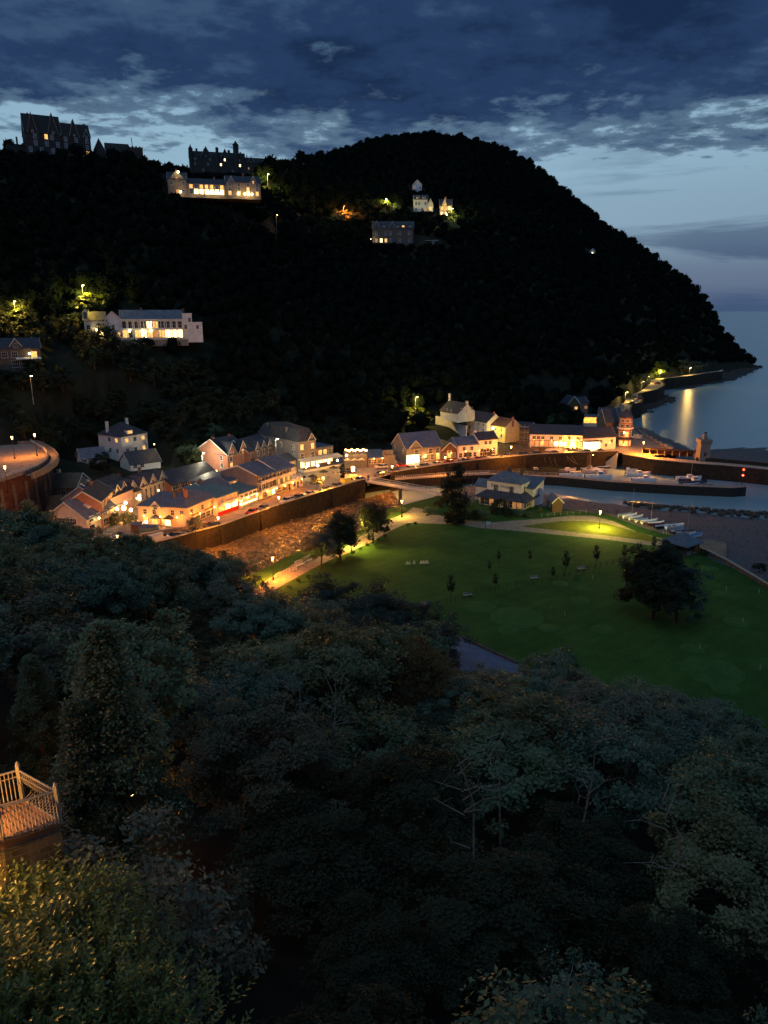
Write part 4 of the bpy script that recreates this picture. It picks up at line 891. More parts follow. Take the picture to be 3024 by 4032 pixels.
h = eh(A, z4(0, 490)); volume(t, W, 10, h + 2, 'gable', 5.0, M_grey, M_dslate, F=[(1.0, 2.0, 2.0, '-0-')], dorm=[(W * .5, 1.6, '1')])
t, W, A, B = lot('orange_lit_house', 'low building with a strip of wall glowing orange behind the white row', z4(355, 478), z4(447, 480), 11)
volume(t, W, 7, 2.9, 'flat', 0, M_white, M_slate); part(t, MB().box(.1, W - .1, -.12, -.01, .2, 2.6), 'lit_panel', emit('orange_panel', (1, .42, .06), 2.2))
t, W, A, B = lot('slate_lodge', 'small pointed slate roofed lodge behind the long white row', z4(250, 505), z4(350, 505), 8)
volume(t, W, 8, 2.2, 'front', 3.4, M_stone, M_dslate)
t, W, A, B = lot('slate_store', 'dark slate roofed store beside the orange lit strip', z4(265, 470), z4(352, 450), 10)
volume(t, W, 10, 3.2, 'gable', 2.2, M_stone, M_slate)
t, W, A, B = lot('timber_chalet', 'brown timber chalet lit orange at the foot of the hill road, left of its twin', z4(240, 398), z4(322, 395), 14, 'chalet')
volume(t, W, 7, 3.6, 'front', 3.4, M_wood, M_dslate, F=[(1, 1.2, 1.4, '-1')])
t, W, A, B = lot('timber_chalet', 'brighter timber chalet with orange wall, right of its darker twin', z4(327, 393), z4(385, 390), 14, 'chalet')
volume(t, W, 7, 4.0, 'gable', 2.0, M_brick, M_dslate, F=[(1, 1.2, 1.4, '-2')])
# red brick tower house
C = at(z4(638, 640), 6); R = .5 * (at(z4(684, 640), 6) - at(z4(592, 640), 6)).length; zt = zat(C, 1400 + 432 * .557); za = zat(C, 1400 + 375 * .557)
t = thing('red_tower_house', 'tall red brick octagonal tower with pointed roof and white balcony at the quay', 'tower', C, math.radians(22.5)); H_ = zt - 6
part(t, MB().lathe([(R, -1), (R, H_)], 8), 'wall', M_brick); part(t, MB().lathe([(R * 1.16, H_ - .2), (R * 1.16, H_), (.1, za - 6)], 8), 'roof', M_dslate)
part(t, MB().lathe([(R * 1.02, H_ * .60), (R * 1.25, H_ * .60), (R * 1.25, H_ * .61), (R * 1.02, H_ * .61)], 8), 'balcony', M_frame)
m = MB(); m.lathe([(R * 1.24, H_ * .61), (R * 1.24, H_ * .66)], 8, cap=False); part(t, m, 'balustrade', M_frame)
part(t, MB().lathe([(R * 1.02, H_ * .28), (R * 1.35, H_ * .26), (R * 1.35, H_ * .275), (R * 1.02, H_ * .32)], 8), 'canopy', M_dslate)
for k in range(8):
    an = math.radians(k * 45 + 22.5); ap = R * .925
    for z, h_, c in ((.76 * H_ + .9, 1.1, '0'), (.62 * H_, 1.7, '0'), (.36 * H_, 1.9, '1' if k == 5 else '0'), (.6, 1.9, '1' if k in (4, 5, 6) else '0')):
        o = obj('window', winmesh(1.3, h_, c), t); o.matrix_basis = Matrix.Rotation(an + math.pi / 2, 4, 'Z') @ Matrix.Translation((0, -ap - .03, z))
EXC.append((C.x, C.y, 14))
t, W, A, B = lot('dark_gabled_house', 'dark gabled house joined to the left of the red brick tower', z4(500, 620), z4(590, 618), 6.5)
volume(t, W, 8, eh(A, z4(0, 470)), 'gable', 4.6, M_dstone, M_dslate, F=[(5, 1.2, 1, '0-0')])
# old round tower on the outer pier
C = at(z4(1193, 745), 5.6); R = .5 * (at(z4(1228, 745), 5.6) - at(z4(1156, 745), 5.6)).length; zt = zat(C, 1400 + 597 * .557) - 5.6; zb = zat(C, 1400 + 540 * .557) - 5.6
t = thing('harbour_tower', 'dark stone harbour tower with beacon on top at the outer pier', 'tower', C)
part(t, MB().loft([[(x * s, y * s, z) for x, y in ((-R, -R), (R, -R), (R, R), (-R, R))] for s, z in ((1.05, -6), (.98, zt * .45), (.92, zt))]), 'wall', M_stone)
part(t, MB().loft([[(x * s, y * s, z) for x, y in ((-R, -R), (R, -R), (R, R), (-R, R))] for s, z in ((.93, zt * .80), (1.12, zt * .92), (1.12, zt + .3))]), 'parapet', M_stone)
part(t, MB().lathe([(R * .5, zt + .3), (R * .5, zt + 1.6), (R * .25, zt + 2.3), (.05, zt + 2.5)], 8), 'turret', M_stone)
part(t, MB().tube([(.2, 0, zt + 2), (.2, 0, zb - .6)], .06, 5).box(-.2, .5, -.3, .3, zb - .7, zb), 'beacon', M_iron)
part(t, MB().box(-.5, .5, -R * 1.03 - .02, -R, 2.2, 3.4), 'window', M_glass)
# pavilion restaurant
t, W, A, B = lot('pavilion_restaurant', 'white hipped roof pavilion with a wide dark veranda between river and beach', c1(150, 345), c1(872, 452), 4.5, 'restaurant')
D = (at(c1(1225, 388), 4.5) - B).length; i_ = 1.6; h = 7.0
volume(t, W, D, 2.5, 'none', 0, M_white, F=[(.2, 2.0, 1.3, '0020-0022', .03, .97)], R=[(.3, 1.9, 1.6, '000-')])
volume(t, W - 2 * i_, D - 2 * i_ + 1.5, h - 2.5, 'hip', 2.6, M_white, M_slate, TM(i_, i_, 2.5), F=[(1.6, 1.9, 1.3, '-0--0-')], R=[(1.6, 1.9, 1.1, '-0-0')], z0=0, ch=[(W * .33, 6, .9, M_dstone), (W * .6, 6, .9, M_dstone)])
o_ = 1.3; part(t, MB().loft([[(-o_, -o_, 2.35), (W + o_, -o_, 2.35), (W + o_, D + o_, 2.35), (-o_, D + o_, 2.35)], [(-o_, -o_, 2.5), (W + o_, -o_, 2.5), (W + o_, D + o_, 2.5), (-o_, D + o_, 2.5)], [(i_ - .01, i_ - .01, 4.3), (W - i_ + .01, i_ - .01, 4.3), (W - i_ + .01, D - i_ + 1.5, 4.3), (i_ - .01, D - i_ + 1.5, 4.3)]]), 'veranda_roof', M_dslate)
m = MB()
for k in range(9): m.box(W * k / 8 - .08, W * k / 8 + .08, -1.15, -1.0, 0, 2.4)
part(t, m, 'veranda_posts', M_dark)
cv = bpy.data.curves.new('lettering', 'FONT'); cv.body = 'Rock House'; cv.size = 1.25; cv.extrude = .03; cv.align_x = 'CENTER'
cv.materials.append(mat('sign_grey', (.10, .08, .08), .6, .1)); tmp = bpy.data.objects.new('lettering_source', cv); COL.objects.link(tmp); bpy.context.view_layer.update(); me = bpy.data.meshes.new_from_object(tmp.evaluated_get(bpy.context.evaluated_depsgraph_get())); bpy.data.objects.remove(tmp)
o = obj('lettering', me, t); o.location = (W * .44, i_ - .04, 5.3); o.rotation_euler = (math.radians(90), 0, 0)
volume(t, 6, D, 5.2, 'lean', 1.6, M_white, M_slate, TM(W + .8 - 6, D - 3, 0), R=[(2.6, 2, .7, '-0-')])
volume(t, 7, 6, 4.2, 'gable', 1.6, M_white, M_slate, TM(-3.2, D - 4, 0), F=[(1.8, 1.2, 1.2, '0')])
t, W, A, B = lot('dark_shed', 'dark brown timber shed with slate roof right of the pavilion', c1(1345, 482), c1(1505, 478), 4.5, 'shed')
volume(t, W, 5, 2.9, 'front', 1.4, M_wood, M_slate, L=[(1, 1, 1, '0')])
# shelter on the green
t = thing('park_shelter', 'square open shelter with pointed slate roof at the corner of the green', 'shelter', at(c6(1075, 770), 4.4), math.radians(38))
s = 2.75; part(t, MB().box(0, 2 * s, 0, 2 * s, -.3, .1), 'base', M_paved); m = MB()
for x, y in ((0, 0), (1, 0), (0, 1), (1, 1), (.5, 0), (0, .5)): m.box(x * 2 * s - .12, x * 2 * s + .12, y * 2 * s - .12, y * 2 * s + .12, .1, 2.5)
part(t, m, 'posts', M_dwood); part(t, MB().box(.2, 2 * s - .2, 2 * s - .4, 2 * s - .2, .1, 2.4).box(2 * s - .4, 2 * s - .2, .2, 2 * s - .4, .1, 1.4).box(.2, s, -.05, .05, .1, 1.0), 'wall', M_stone)
part(t, MB().box(-.1, 2 * s + .1, -.1, 2 * s + .1, 2.1, 2.6), 'beam', M_dwood)
part(t, MB().loft([[(-.8, -.8, 2.5), (2 * s + .8, -.8, 2.5), (2 * s + .8, 2 * s + .8, 2.5), (-.8, 2 * s + .8, 2.5)], [(-.8, -.8, 2.65), (2 * s + .8, -.8, 2.65), (2 * s + .8, 2 * s + .8, 2.65), (-.8, 2 * s + .8, 2.65)], [(s - .1, s - .1, 5.0), (s + .1, s - .1, 5.0), (s + .1, s + .1, 5.0), (s - .1, s + .1, 5.0)]]), 'roof', M_slate)
part(t, MB().box(.8, 2 * s - .8, 2 * s - 1.0, 2 * s - .5, .5, .6), 'bench', M_wood)
# houses on the slope behind the village
t, W, A, B = lot('white_villa', 'three storey white villa with dark hipped roof, lit dormer and glowing windows', z1(890, 372), z1(1080, 335), 12, 'villa')
h = eh(A, z1(0, 222)); volume(t, W, 12, h, 'hip', 3.8, M_white, M_dslate, F=[(h - 2.1, 1.2, 1.2, '101', .05, .98), (h - 5.6, 1.3, 1.1, '001', .05, .98)], L=[(h - 2.0, 1.2, 1.2, '-01'), (h - 5.6, 1.3, 1.0, '-00')], dorm=[(W * .38, 2.4, '1')], ch=[(1, 8, .6, M_white), (W - 1, 9, .6, M_white)])
t, W, A, B = lot('blue_white_cottage', 'small bluish white cottage with porch left of the white villa', z1(600, 462), z1(778, 442), 10, 'cottage')
volume(t, W, 7, eh(A, z1(0, 385)), 'gable', 2.8, M_white, M_slate, F=[(2.6, 1.0, .9, '0-00-'), (.6, 1.2, .9, '--0-0')]); part(t, MB().extrude_y([(W * .25, 2), (W * .36, 2.9), (W * .47, 2)], -1.4, 0).box(W * .28, W * .44, -1.2, 0, 0, 2), 'porch', M_dslate)
t, W, A, B = lot('low_white_house', 'long low white house with big dark roof just below the white villa', z1(950, 470), z1(1168, 440), 9.5)
volume(t, W, 9, eh(A, z1(0, 425)), 'gable', 3.4, M_white, M_dslate, F=[(.8, 1.1, 1.1, '00--')])
t, W, A, B = lot('stone_roofed_house', 'old stone house with pale stone tile roof under the retaining wall', z1(378, 690), z1(560, 690), 8)
volume(t, W, 10, eh(A, z1(0, 590)), 'gable', 3.0, M_stone, M_sroof, F=[(1.5, 1.5, 1.1, '-0-')], ch=[(.6, 5, 1.2, M_cream)])
t, W, A, B = lot('stone_roofed_annex', 'low annex with ribbed stone tile roof and a chimney, half hidden by trees at left', z1(262, 800), z1(430, 800), 7)
volume(t, W, 8, eh(A, z1(0, 745)), 'gable', 2.6, M_brick, M_sroof, F=[(.6, 1.2, 1.2, '-2')], ch=[(.3, 4, 1.4, M_cream)])
# ---------------- houses higher on the hills
def up(name, label, u, v, wpx, cat='house', rz=0, lift=0.0, y=None):
    P = hit(u, v) if y is None else atd((u, v), y)
    s = math.hypot(P.y, P.z - CH) / F * 1.04; t = thing(name, label, cat, (P.x, P.y, P.z + lift), math.radians(rz * .5) + math.atan2(-P.x, P.y)); W = wpx * s
    n_ = max(1, int(W / 9))
    for i in range(n_ + 1): EXC.append((P.x + W * i / n_, P.y + 6 - (P.x / P.y) * W * i / n_, 9.5))
    VIEW.append((u - 4, u + wpx + 4, v - (16 if y else 9), P.y))
    return t, W, s, P
# white hotel on the left hill, with lit glazed verandas
t, W, s, P = up('terrace_hotel', 'white hotel on the left hillside with two storeys of brightly lit glazed verandas', *h3(1000, 392), 455 * .4822, 'hotel', -4)
H2 = 150 * .4822 * s; volume(t, W, 9, H2, 'gable', 3.2, M_white, M_slate, F=[(H2 * .55, H2 * .33, W / 13, '0000310000', .01, .99), (.6, H2 * .38, W / 12, '1013121333', .01, .99)], ch=[(W * .34, 4.5, .8, M_dstone)], z0=-1.4)
m = MB()
for k in range(12): m.box(W * k / 11 - .14, W * k / 11 + .14, -1.6, -1.3, -1, H2)
m.box(-.2, W + .2, -1.7, -1.3, H2 * .46, H2 * .56); m.box(-.2, W + .2, -1.7, -1.3, H2 - .25, H2); part(t, m, 'veranda', M_frame)
part(t, MB().box(-1, W + 1.5, -3.4, -1.7, -2.5, -.1), 'terrace', M_stone); m = MB(); m.box(-1, W + 1.5, -3.4, -3.3, .6, .75)
for k in range(40): m.box(-1 + (W + 2.5) * k / 39 - .05, -1 + (W + 2.5) * k / 39 + .05, -3.4, -3.3, -.1, .6)
part(t, m, 'balustrade', M_frame)
volume(t, 70 * .4822 * s, 8, H2 * 1.25, 'flat', 0, M_white, M_white, TM(W + .05, -.2), F=[(H2 * .85, 1.5, .9, '-0'), (H2 * .5, 1.5, .9, '0-')], z0=-1.4, ch=[(.5, 3, 1, M_dstone)])
volume(t, 75 * .4822 * s, 7, H2 * .80, 'flat', 0, M_white, M_white, TM(W + 72 * .4822 * s, 0), F=[(H2 * .5, 1.3, .9, '-0-')], z0=-1.4)
W3 = 115 * .4822 * s; volume(t, W3, 9, H2 * 1.02, 'front', 2.6, M_white, M_dslate, TM(-W3 - .05, -.6), F=[(H2 * .5, 1.6, 1.0, '-0-'), (.6, 2.0, 1.2, '0-1')], z0=-1.4)
W4 = 145 * .4822 * s; volume(t, W4, 9, H2 * .95, 'gable', 3.0, M_cream, M_dslate, TM(-W3 - W4 - .1, 0), F=[(H2 * .5, 1.6, 1.2, '0-2'), (.6, 2.0, 1.3, '0-3')], z0=-1.4, ch=[(.5, 4.5, 1, M_white)])
for fx in (.13, .34, .47): glow((W * fx, -2.2, H2 * .42), .35, L_lampw, 'lantern', '', e=420 if fx == .34 else 90, col=(1, .8, .42), parent=t)
glow((-W3 - W4 * .42, -1.2, H2 * .5), .35, L_lampw, 'lantern', '', e=350, col=(1, .75, .35), parent=t)
# far left dark house
t, W, s, P = up('gabled_cottage', 'dark cottage with white gable and blue tinted windows at the far left edge', *h3(0, 640), 300 * .4822, 'cottage', 2)
H2 = 160 * .4822 * s; volume(t, W, 8, H2, 'gable', 3, M_dstone, M_dslate, F=[(H2 * .55, 1.8, 1.7, '00-1'), (.5, 2.4, 2.2, '-00-')], gab=[(W * .43, 3.6, 2.4, '0', .6)], z0=-5)
part(t, MB().extrude_x([(-1.8, 3.2), (0, 3.6), (0, 3.8), (-1.8, 3.4)], W * .4, W), 'porch_roof', M_frame)
glow((W * .73, -.8, H2 * .72), .3, L_lampw, 'lantern', '', e=150, col=(1, .6, .2), parent=t)
M_silh = mat('silhouette_stone', (.045, .040, .038), .9, .3, 1.0, .2, 'stone'); M_silh_slate = mat('silhouette_slate', (.022, .022, .026), .7, .3, 1.0, .1, 'slate')  # backlit silhouette put into the colour: darkened stone and slate
# skyline hotel, top left
t, W, s, P = up('ridge_hotel', 'great dark many gabled hotel silhouetted on the ridge at the top left', *h1(160, 262), 315 * .663, 'hotel', 8, y=430)
H2 = 105 * .663 * s; volume(t, W * .55, 16, H2, 'gable', 10, M_silh, M_silh_slate, F=[(H2 * .72, 2.4, 1.5, '-0-10-'), (H2 * .4, 2.4, 1.5, '-0-0-0'), (H2 * .1, 2.4, 1.5, '0-0-0-')], gab=[(W * .12, W * .15, 9.5, '0'), (W * .43, W * .16, 10.2, '0')], z0=-5, ch=[(3, 8, .4, M_silh)])
volume(t, W * .45, 15, H2 * .96, 'gable', 7.5, M_silh, M_silh_slate, TM(W * .55 + .05, -.6), F=[(H2 * .7, 2.2, 1.4, '0-0-0'), (H2 * .4, 2.2, 1.4, '0-0-0'), (H2 * .08, 2.6, 1.6, '-0-01')], gab=[(W * .2, W * .15, 8.6, '0'), (W * .39, W * .1, 4.0, '0')], z0=-5, ch=[(W * .4, 7, .5, M_silh)])
t, W, s, P = up('ridge_lodge', 'low dark house with two chimneys left of the great ridge hotel', *h1(40, 255), 110 * .663, 'house', 4, y=430)
volume(t, W, 8, 40 * .663 * s, 'hip', 1, M_silh, M_silh_slate, z0=-8, ch=[(W * .5, 3, 3.2, M_silh), (W * .8, 3, 2.8, M_silh)])
t, W, s, P = up('hill_church', 'dark church with square battlemented tower and flagpole on the skyline', *h1(560, 265), 245 * .663, 'church', 0, y=435)
volume(t, W * .22, 10, 22 * .663 * s, 'front', 5.5, M_silh, M_silh_slate, z0=-5); volume(t, W * .46, 9, 10 * .663 * s, 'gable', 5.5, M_silh, M_silh_slate, TM(W * .23, 0), z0=-5)
volume(t, W * .30, W * .3, 40 * .663 * s, 'crenel', 0, M_silh, None, TM(W * .68, -1), z0=-5); part(t, MB().tube([(W * .78, 2, 5), (W * .77, 2, 92 * .663 * s)], .2, 5), 'flagpole', M_iron)
# castle-like hotel
t, W, s, P = up('castle_hotel', 'dark turreted castle like hotel crowning the ridge above the long cream hotel', *h1(1130, 385), 285 * .663, 'hotel', 3)
H2 = 88 * .663 * s; volume(t, W, 15, H2, 'gable', 6.0, M_silh, M_silh_slate, F=[(H2 * .80, 2.2, 1.5, '0-0-3-0'), (H2 * .52, 2.4, 1.6, '0-0-3--3'), (H2 * .2, 2.2, 1.5, '-0-0-0-')], gab=[(W * .30, W * .2, 10.0, '0'), (W * .64, W * .15, 8.6, '0')], z0=-5, ch=[(W * .14, 7, 2.6, M_silh, 2.2), (W * .28, 7, 2.4, M_silh, 2.2), (W * .5, 7, 3.0, M_silh, 1.6), (W * .72, 7, 2.6, M_silh, 2.6), (W * .93, 8, 1.5, M_silh, 1.6)])
for x, r, hh, top in ((W * .03, 2.2, H2 * 1.35, H2 + 11.5), (W * .84, 3.0, H2 * 1.7, H2 + 17.5), (W * .5, 1.6, H2 * 1.5, H2 + 10)):
    part(t, MB().lathe([(r, -6), (r, hh)], 10, (x, .5)), 'turret', M_silh); part(t, MB().lathe([(r * 1.25, hh), (r * .4, hh + (top - hh) * .55), (.05, top)], 10, (x, .5)), 'turret_roof', M_silh_slate)
W5 = 125 * .663 * s; volume(t, W5, 14, H2 * .78, 'gable', 6, M_silh, M_silh_slate, TM(W + .1, 0), F=[(H2 * .4, 2, 1.2, '2-0-0'), (H2 * .12, 2, 1.2, '0-0-0')], gab=[(W5 * .25, W5 * .3, 6, '0'), (W5 * .82, W5 * .26, 5.5, '0')], z0=-5, ch=[(W5 * .1, 7, 2.6, M_silh)])
volume(t, W * .5, 10, H2 * .28, 'gable', 2.5, M_silh, M_silh_slate, TM(-W * .5, 2), z0=-5)
# long cream hotel
t, W, s, P = up('long_cream_hotel', 'long cream hotel strung with rows of glowing windows below the turreted ridge hotel', *h1(1000, 505), 480 * .663, 'hotel', -3)
H2 = 66 * .663 * s; M_crd = mat('cream_stone', (.26, .20, .15), .9, .2, .5, .1); volume(t, W * .2, 12, H2 * 1.15, 'gable', 4, M_crd, M_dslate, F=[(H2 * .7, 1.8, 1.3, '0-0'), (H2 * .1, 1.8, 1.4, '-20')], gab=[(W * .1, W * .13, 4, '2')], z0=-1.4, ch=[(W * .1, 6, 1.5)])
volume(t, W * .42, 11, H2 * .86, 'gable', 3.2, M_crd, M_dslate, TM(W * .2 + .05, .4), F=[(H2 * .5, 1.9, 1.6, '1011101'), (.6, 2.4, 1.9, '0333333')], z0=-1.4, ch=[(W * .3, 5, 1)])
volume(t, W * .38, 13, H2 * 1.05, 'gable', 4, M_crd, M_dslate, TM(W * .62 + .1, -.4), F=[(H2 * .72, 1.8, 1.3, '0-0-0-0'), (H2 * .4, 1.9, 1.3, '0-0-1-0'), (.5, 2.0, 1.5, '1-1-3-1')], gab=[(W * .06, W * .07, 3, '0'), (W * .3, W * .07, 3.4, '1')], z0=-1.4, ch=[(W * .2, 6, 1.5)])
for k, (fx, e) in enumerate([(.13, 500), (.29, 260), (.43, 260), (.50, 260), (.56, 200), (.75, 500), (.82, 500), (.86, 350), (.90, 500)]): glow((W * fx, -2.2, 1.0), .5, L_lampw, 'lantern', '', e=e * .5, col=(1, .36, .07), parent=t)
glow((W * .12, -2, H2 * 1.6), .5, L_lampw, 'lantern', '', e=700, col=(1, .7, .25), parent=t)
# middle hill houses
t, W, s, P = up('dark_gabled_mansion', 'big dark house with white gables and one glowing doorway halfway up the hill', *h2(600, 870), 400 * .3617, 'house', -4)
H2 = 155 * .3617 * s; volume(t, W, 11, H2, 'gable', 4.5, M_dstone, M_dslate, F=[(H2 * .58, 2.0, 1.3, '0-00-0-0'), (H2 * .15, 2.2, 1.5, '2310-0-0')], gab=[(W * .1, W * .15, 4.4, '-'), (W * .48, W * .14, 4.2, '-')], dorm=[(W * .28, 2.2, '0'), (W * .62, 2, '0'), (W * .75, 2.2, '1'), (W * .92, 2.2, '0')], z0=-1.4)
glow((-1.5, -2, H2 * .3), .55, L_lampw, 'lantern', '', e=900, col=(1, .8, .3), parent=t)
t, W, s, P = up('white_hill_house', 'tall bluish white house with two dormers high on the hill', *h2(1050, 525), 130 * .3617, 'house', 6)
H2 = 125 * .3617 * s; volume(t, W, 9, H2, 'gable', 3.4, mat('blue_render', (.45, .50, .62), .9, .1, .6), M_dslate, F=[(H2 * .6, 1.9, 1.2, '00-0'), (H2 * .15, 2.0, 1.3, '0-02')], dorm=[(W * .3, 2.2, '0'), (W * .75, 2.2, '0')], z0=-1.4)
volume(t, W * .42, 9, H2 * .62, 'front', 4.2, M_white, M_dslate, TM(W + .1, 0), F=[(H2 * .2, 2.2, 1.6, '1')], z0=-8)
glow((W * 1.05, -1.5, -1.8), .45, L_lampw, 'lantern', '', e=260, col=(1, .75, .3), parent=t)
t, W, s, P = up('turret_hill_house', 'narrow pinkish gabled house with glowing windows, rightmost high on the hill', *h2(1330, 560), 115 * .3617, 'house', 4)
H2 = 100 * .3617 * s; volume(t, W, 9, H2, 'gable', 4.6, M_pink, M_dslate, F=[(H2 * .62, 1.8, 1.0, '1-3'), (H2 * .1, 2.2, 1.3, '333')], gab=[(W * .4, W * .4, 5, '1')], z0=-1.4, ch=[(W * .5, 4, 1.6)])
glow((W * .6, -2, 1), .5, L_lampw, 'lantern', '', e=420, col=(1, .8, .25), parent=t)
t, W, s, P = up('hill_summerhouse', 'tiny flat roofed summerhouse with one pale window on the grassy hill clearing', *h2(1180, 878), 120 * .3617, 'summerhouse', 3)
volume(t, W, 5, 45 * .3617 * s, 'flat', 0, M_dwood, M_frame, F=[(.8, 1.6, 1.5, '--0-')], z0=-5)
t, W, s, P = up('upper_hill_villa', 'pale villa half hidden by trees at the top of the hill houses', *h2(1035, 300), 90 * .3617, 'villa', 6)
volume(t, W, 8, 6, 'front', 3.5, M_white, M_dslate, F=[(3, 1.4, 1.2, '2-0')], z0=-1.4)
t, W, s, P = up('lone_hill_hut', 'lone pale hut with a faint light on the bare right shoulder of the hill', *(2322, 1003), 18, 'hut', 6)
volume(t, W, 4, 3.0, 'front', 2, M_white, M_dslate, F=[(.8, 1.2, 1, '3')], z0=-5)
def wdir(P):
    best = None
    for a, b in zip(WALL, WALL[1:]):
        d = b - a; s = max(0, min(1, (Vector(P[:2]) - a).dot(d) / d.length_squared)); q = (a + d * s - Vector(P[:2])).length
        if best is None or q < best[0]: best = (q, math.atan2(d.y, d.x), a + d * s)
    return best
# ------------------------------------------------------------------ street lamps
ORG = (1.0, .29, .025); YEL = (1.0, .58, .08); PAL = (1.0, .82, .45)
def street_lamp(head, z, h, label, e=900, col=ORG, style='lantern', name='street_lamp', group='street lamps', P=None, m=None, snap=True):
    if P is None:
        Q = at(head, z + h); P = Vector((Q.x, Q.y, z)); q, a, c = wdir(P)
        if z == 6 and q < 4 and snap: P = Vector((c.x - math.sin(a) * .95, c.y + math.cos(a) * .95, z))
    t = thing(name, label, 'lamp', P, 0, group)
    if style == 'lantern':
        part(t, MB().lathe([(.22, 0), (.20, .5), (.09, .7), (.06, h * .5), (.045, h - .45)], 8), 'pole', M_iron)
        part(t, MB().tube([(-.28, 0, h - .75), (.28, 0, h - .75)], .03, 4), 'ladder_bar', M_iron)
        part(t, MB().lathe([(.12, h - .45), (.26, h + .25), (.1, h + .27)], 8), 'lantern', m or L_lamp)
        part(t, MB().lathe([(.30, h + .26), (.18, h + .42), (.04, h + .6)], 8), 'lantern_cap', M_iron)
        lz = h
    else:
        part(t, MB().tube([(0, 0, 0), (0, 0, h - .4), (0, 0, h), (.6, -.5, h + .25)], [.09, .06, .05, .04], 6), 'pole', M_steel)
        part(t, MB().box(.45, 1.0, -.95, -.45, h + .16, h + .3), 'lamp_head', m or L_lampw)
        lz = h + .1
    ld = bpy.data.lights.new('lamp_light', 'POINT'); ld.energy = e * (LK if style == 'lantern' and group else 1.3); ld.color = col; ld.shadow_soft_size = .32
    lo = bpy.data.objects.new('lamp_light', ld); COL.objects.link(lo); lo.parent = t; lo.location = (0, 0, lz) if style == 'lantern' else (.7, -.7, lz - .25)
    return t
EL = 1700
def coast_lamp(head, base, label, e, col):
    P = at(base, 8.0); return street_lamp(None, 8, max(4.5, zat(P, head[1]) - 8.3), label, e, col, 'arm', P=P)
street_lamp(z1(935, 965), 6, 4.5, 'street lamp half sunk in foliage at the lower end of the promenade', EL)
street_lamp(z1(1583, 808), 6, 4.6, 'street lamp on the river wall opposite the right end of the cream corner building', EL)
street_lamp(z2(733, 661), 6, 4.8, 'street lamp on the river wall opposite the brilliantly lit glass shop front', EL)
street_lamp(z2(1140, 532), 6, 4.6, 'street lamp on the river wall beside the pale yellow van', EL)
street_lamp(z2(1557, 432), 6, 4.6, 'street lamp at the bend between the white estate car and the red tail lights', EL)
street_lamp(z3(105, 795), 6, 4.6, 'street lamp at the bridge end of the harbour road', EL * .6)
street_lamp(z3(600, 712), 6, 5.2, 'tall street lamp on the harbour wall in front of the timber gabled shop', EL * .8, ORG)
street_lamp(z4(780, 612), 6, 5.2, 'street lamp standing alone on the paved quay right of the red tower', EL * 3.6)
street_lamp(z4(300, 640), 6, 3.5, 'low bright lamp left of the glowing kiosk', EL * 1.4)
street_lamp(z3(1215, 615), 6, 5.0, 'street lamp at the foot of the rocky bank right of the white pub', EL * 1.5, snap=False)  # extra lamp put in to light this stretch of harbour road
street_lamp(z3(195, 1122), 4.4, 4.6, 'street lamp on the far river bank path beside the low hedge near the footbridge', EL * .6, YEL)
street_lamp(z2(1281, 842), 4.4, 6.2, 'street lamp rising from the small tree between the two dark round trees by the path', EL * 1.3, YEL)
street_lamp(g4(377, 273), 4.4, 4.8, 'street lamp beside the white railings at the lower end of the riverside path', EL * 1.2)
street_lamp(z4(475, 1104), 4.4, 4.6, 'street lamp in the middle of the bright yellow green triangle of grass', EL * 1.5, (1, .74, .12))
street_lamp(z1(250, 206), 20, 6.0, 'lamp on the far side of the hairpin road above the parapet bend', EL * .42, ORG)
street_lamp(z1(34, 440), 20, 6.0, 'lamp at the near left edge of the hairpin road', EL * .34, ORG)
street_lamp(z1(86, 225), 20, 6.0, 'dimmer lamp at the far left of the hairpin road', EL * .35, ORG)
street_lamp(z1(1465, 342), 8, 6.5, 'pale white street lamp on a bracket beside the red brick gable', EL * 2.2, (1, .9, .6), 'arm')
street_lamp(z2(710, 240), 16, 3, 'upper white lamp on the side of the grey hotel', EL * 2, (1, .9, .55), 'arm', P=None)
coast_lamp(z4(655, 257), z4(648, 325), 'nearest bent arm lamp on the coast road, over a lit yellow bush', EL * 3, (1, .62, .12))
coast_lamp(z4(755, 182), z4(763, 243), 'second bent arm lamp along the coast road', EL * 3, (1, .66, .14))
coast_lamp(z4(802, 148), z4(805, 196), 'third bent arm lamp along the coast road', EL * 3, (1, .6, .14))
coast_lamp(z4(905, 105), z4(885, 162), 'bright yellow lamp in the trees at the coast road bend', EL * 8, (1, .72, .10))
coast_lamp(z4(1101, 85), z4(1100, 140), 'farthest lamp along the coast road towards the headland', EL * 5, (1, .62, .14))
def hill_lamp(u, v, h, label, e, col, m=None):
    P = hit(u, v + 16); P = P - Vector((0, 4, 0)); EXC.append((P.x, P.y - 2, 5)); VIEW.append((u - 8, u + 8, v + 6, P.y)); e = e * 2.5
    return street_lamp(None, 0, h + 3.0, label, e, col, 'arm', P=Vector((P.x, P.y, P.z - 1)), m=m)
hill_lamp(*z3(318, 262), 5, 'lamp burning yellow on the bushy bank above the stone hall', EL * 1.8, (1, .62, .10))
hill_lamp(*h2(290, 580), 8, 'deep orange lamp lighting trees beside the road halfway up the hill', EL * 7, (1, .25, .03), L_redl)
hill_lamp(*h2(740, 500), 8, 'hidden lamp lighting a yellow green tree above the dark gabled mansion', EL * 4, (.95, .72, .12))
hill_lamp(*h1(1597, 460), 7, 'bright yellow lamp on the ridge road right of the long cream hotel', EL * 7, (1, .72, .1))
hill_lamp(*h3(720, 95), 6, 'lamp lost in lit yellow foliage left above the white veranda hotel', EL * 3.2, (1, .66, .08))
hill_lamp(*h3(178, 232), 6, 'lonely lamp in an orange lit tree on the left hillside', EL * 2.2, (1, .6, .08))
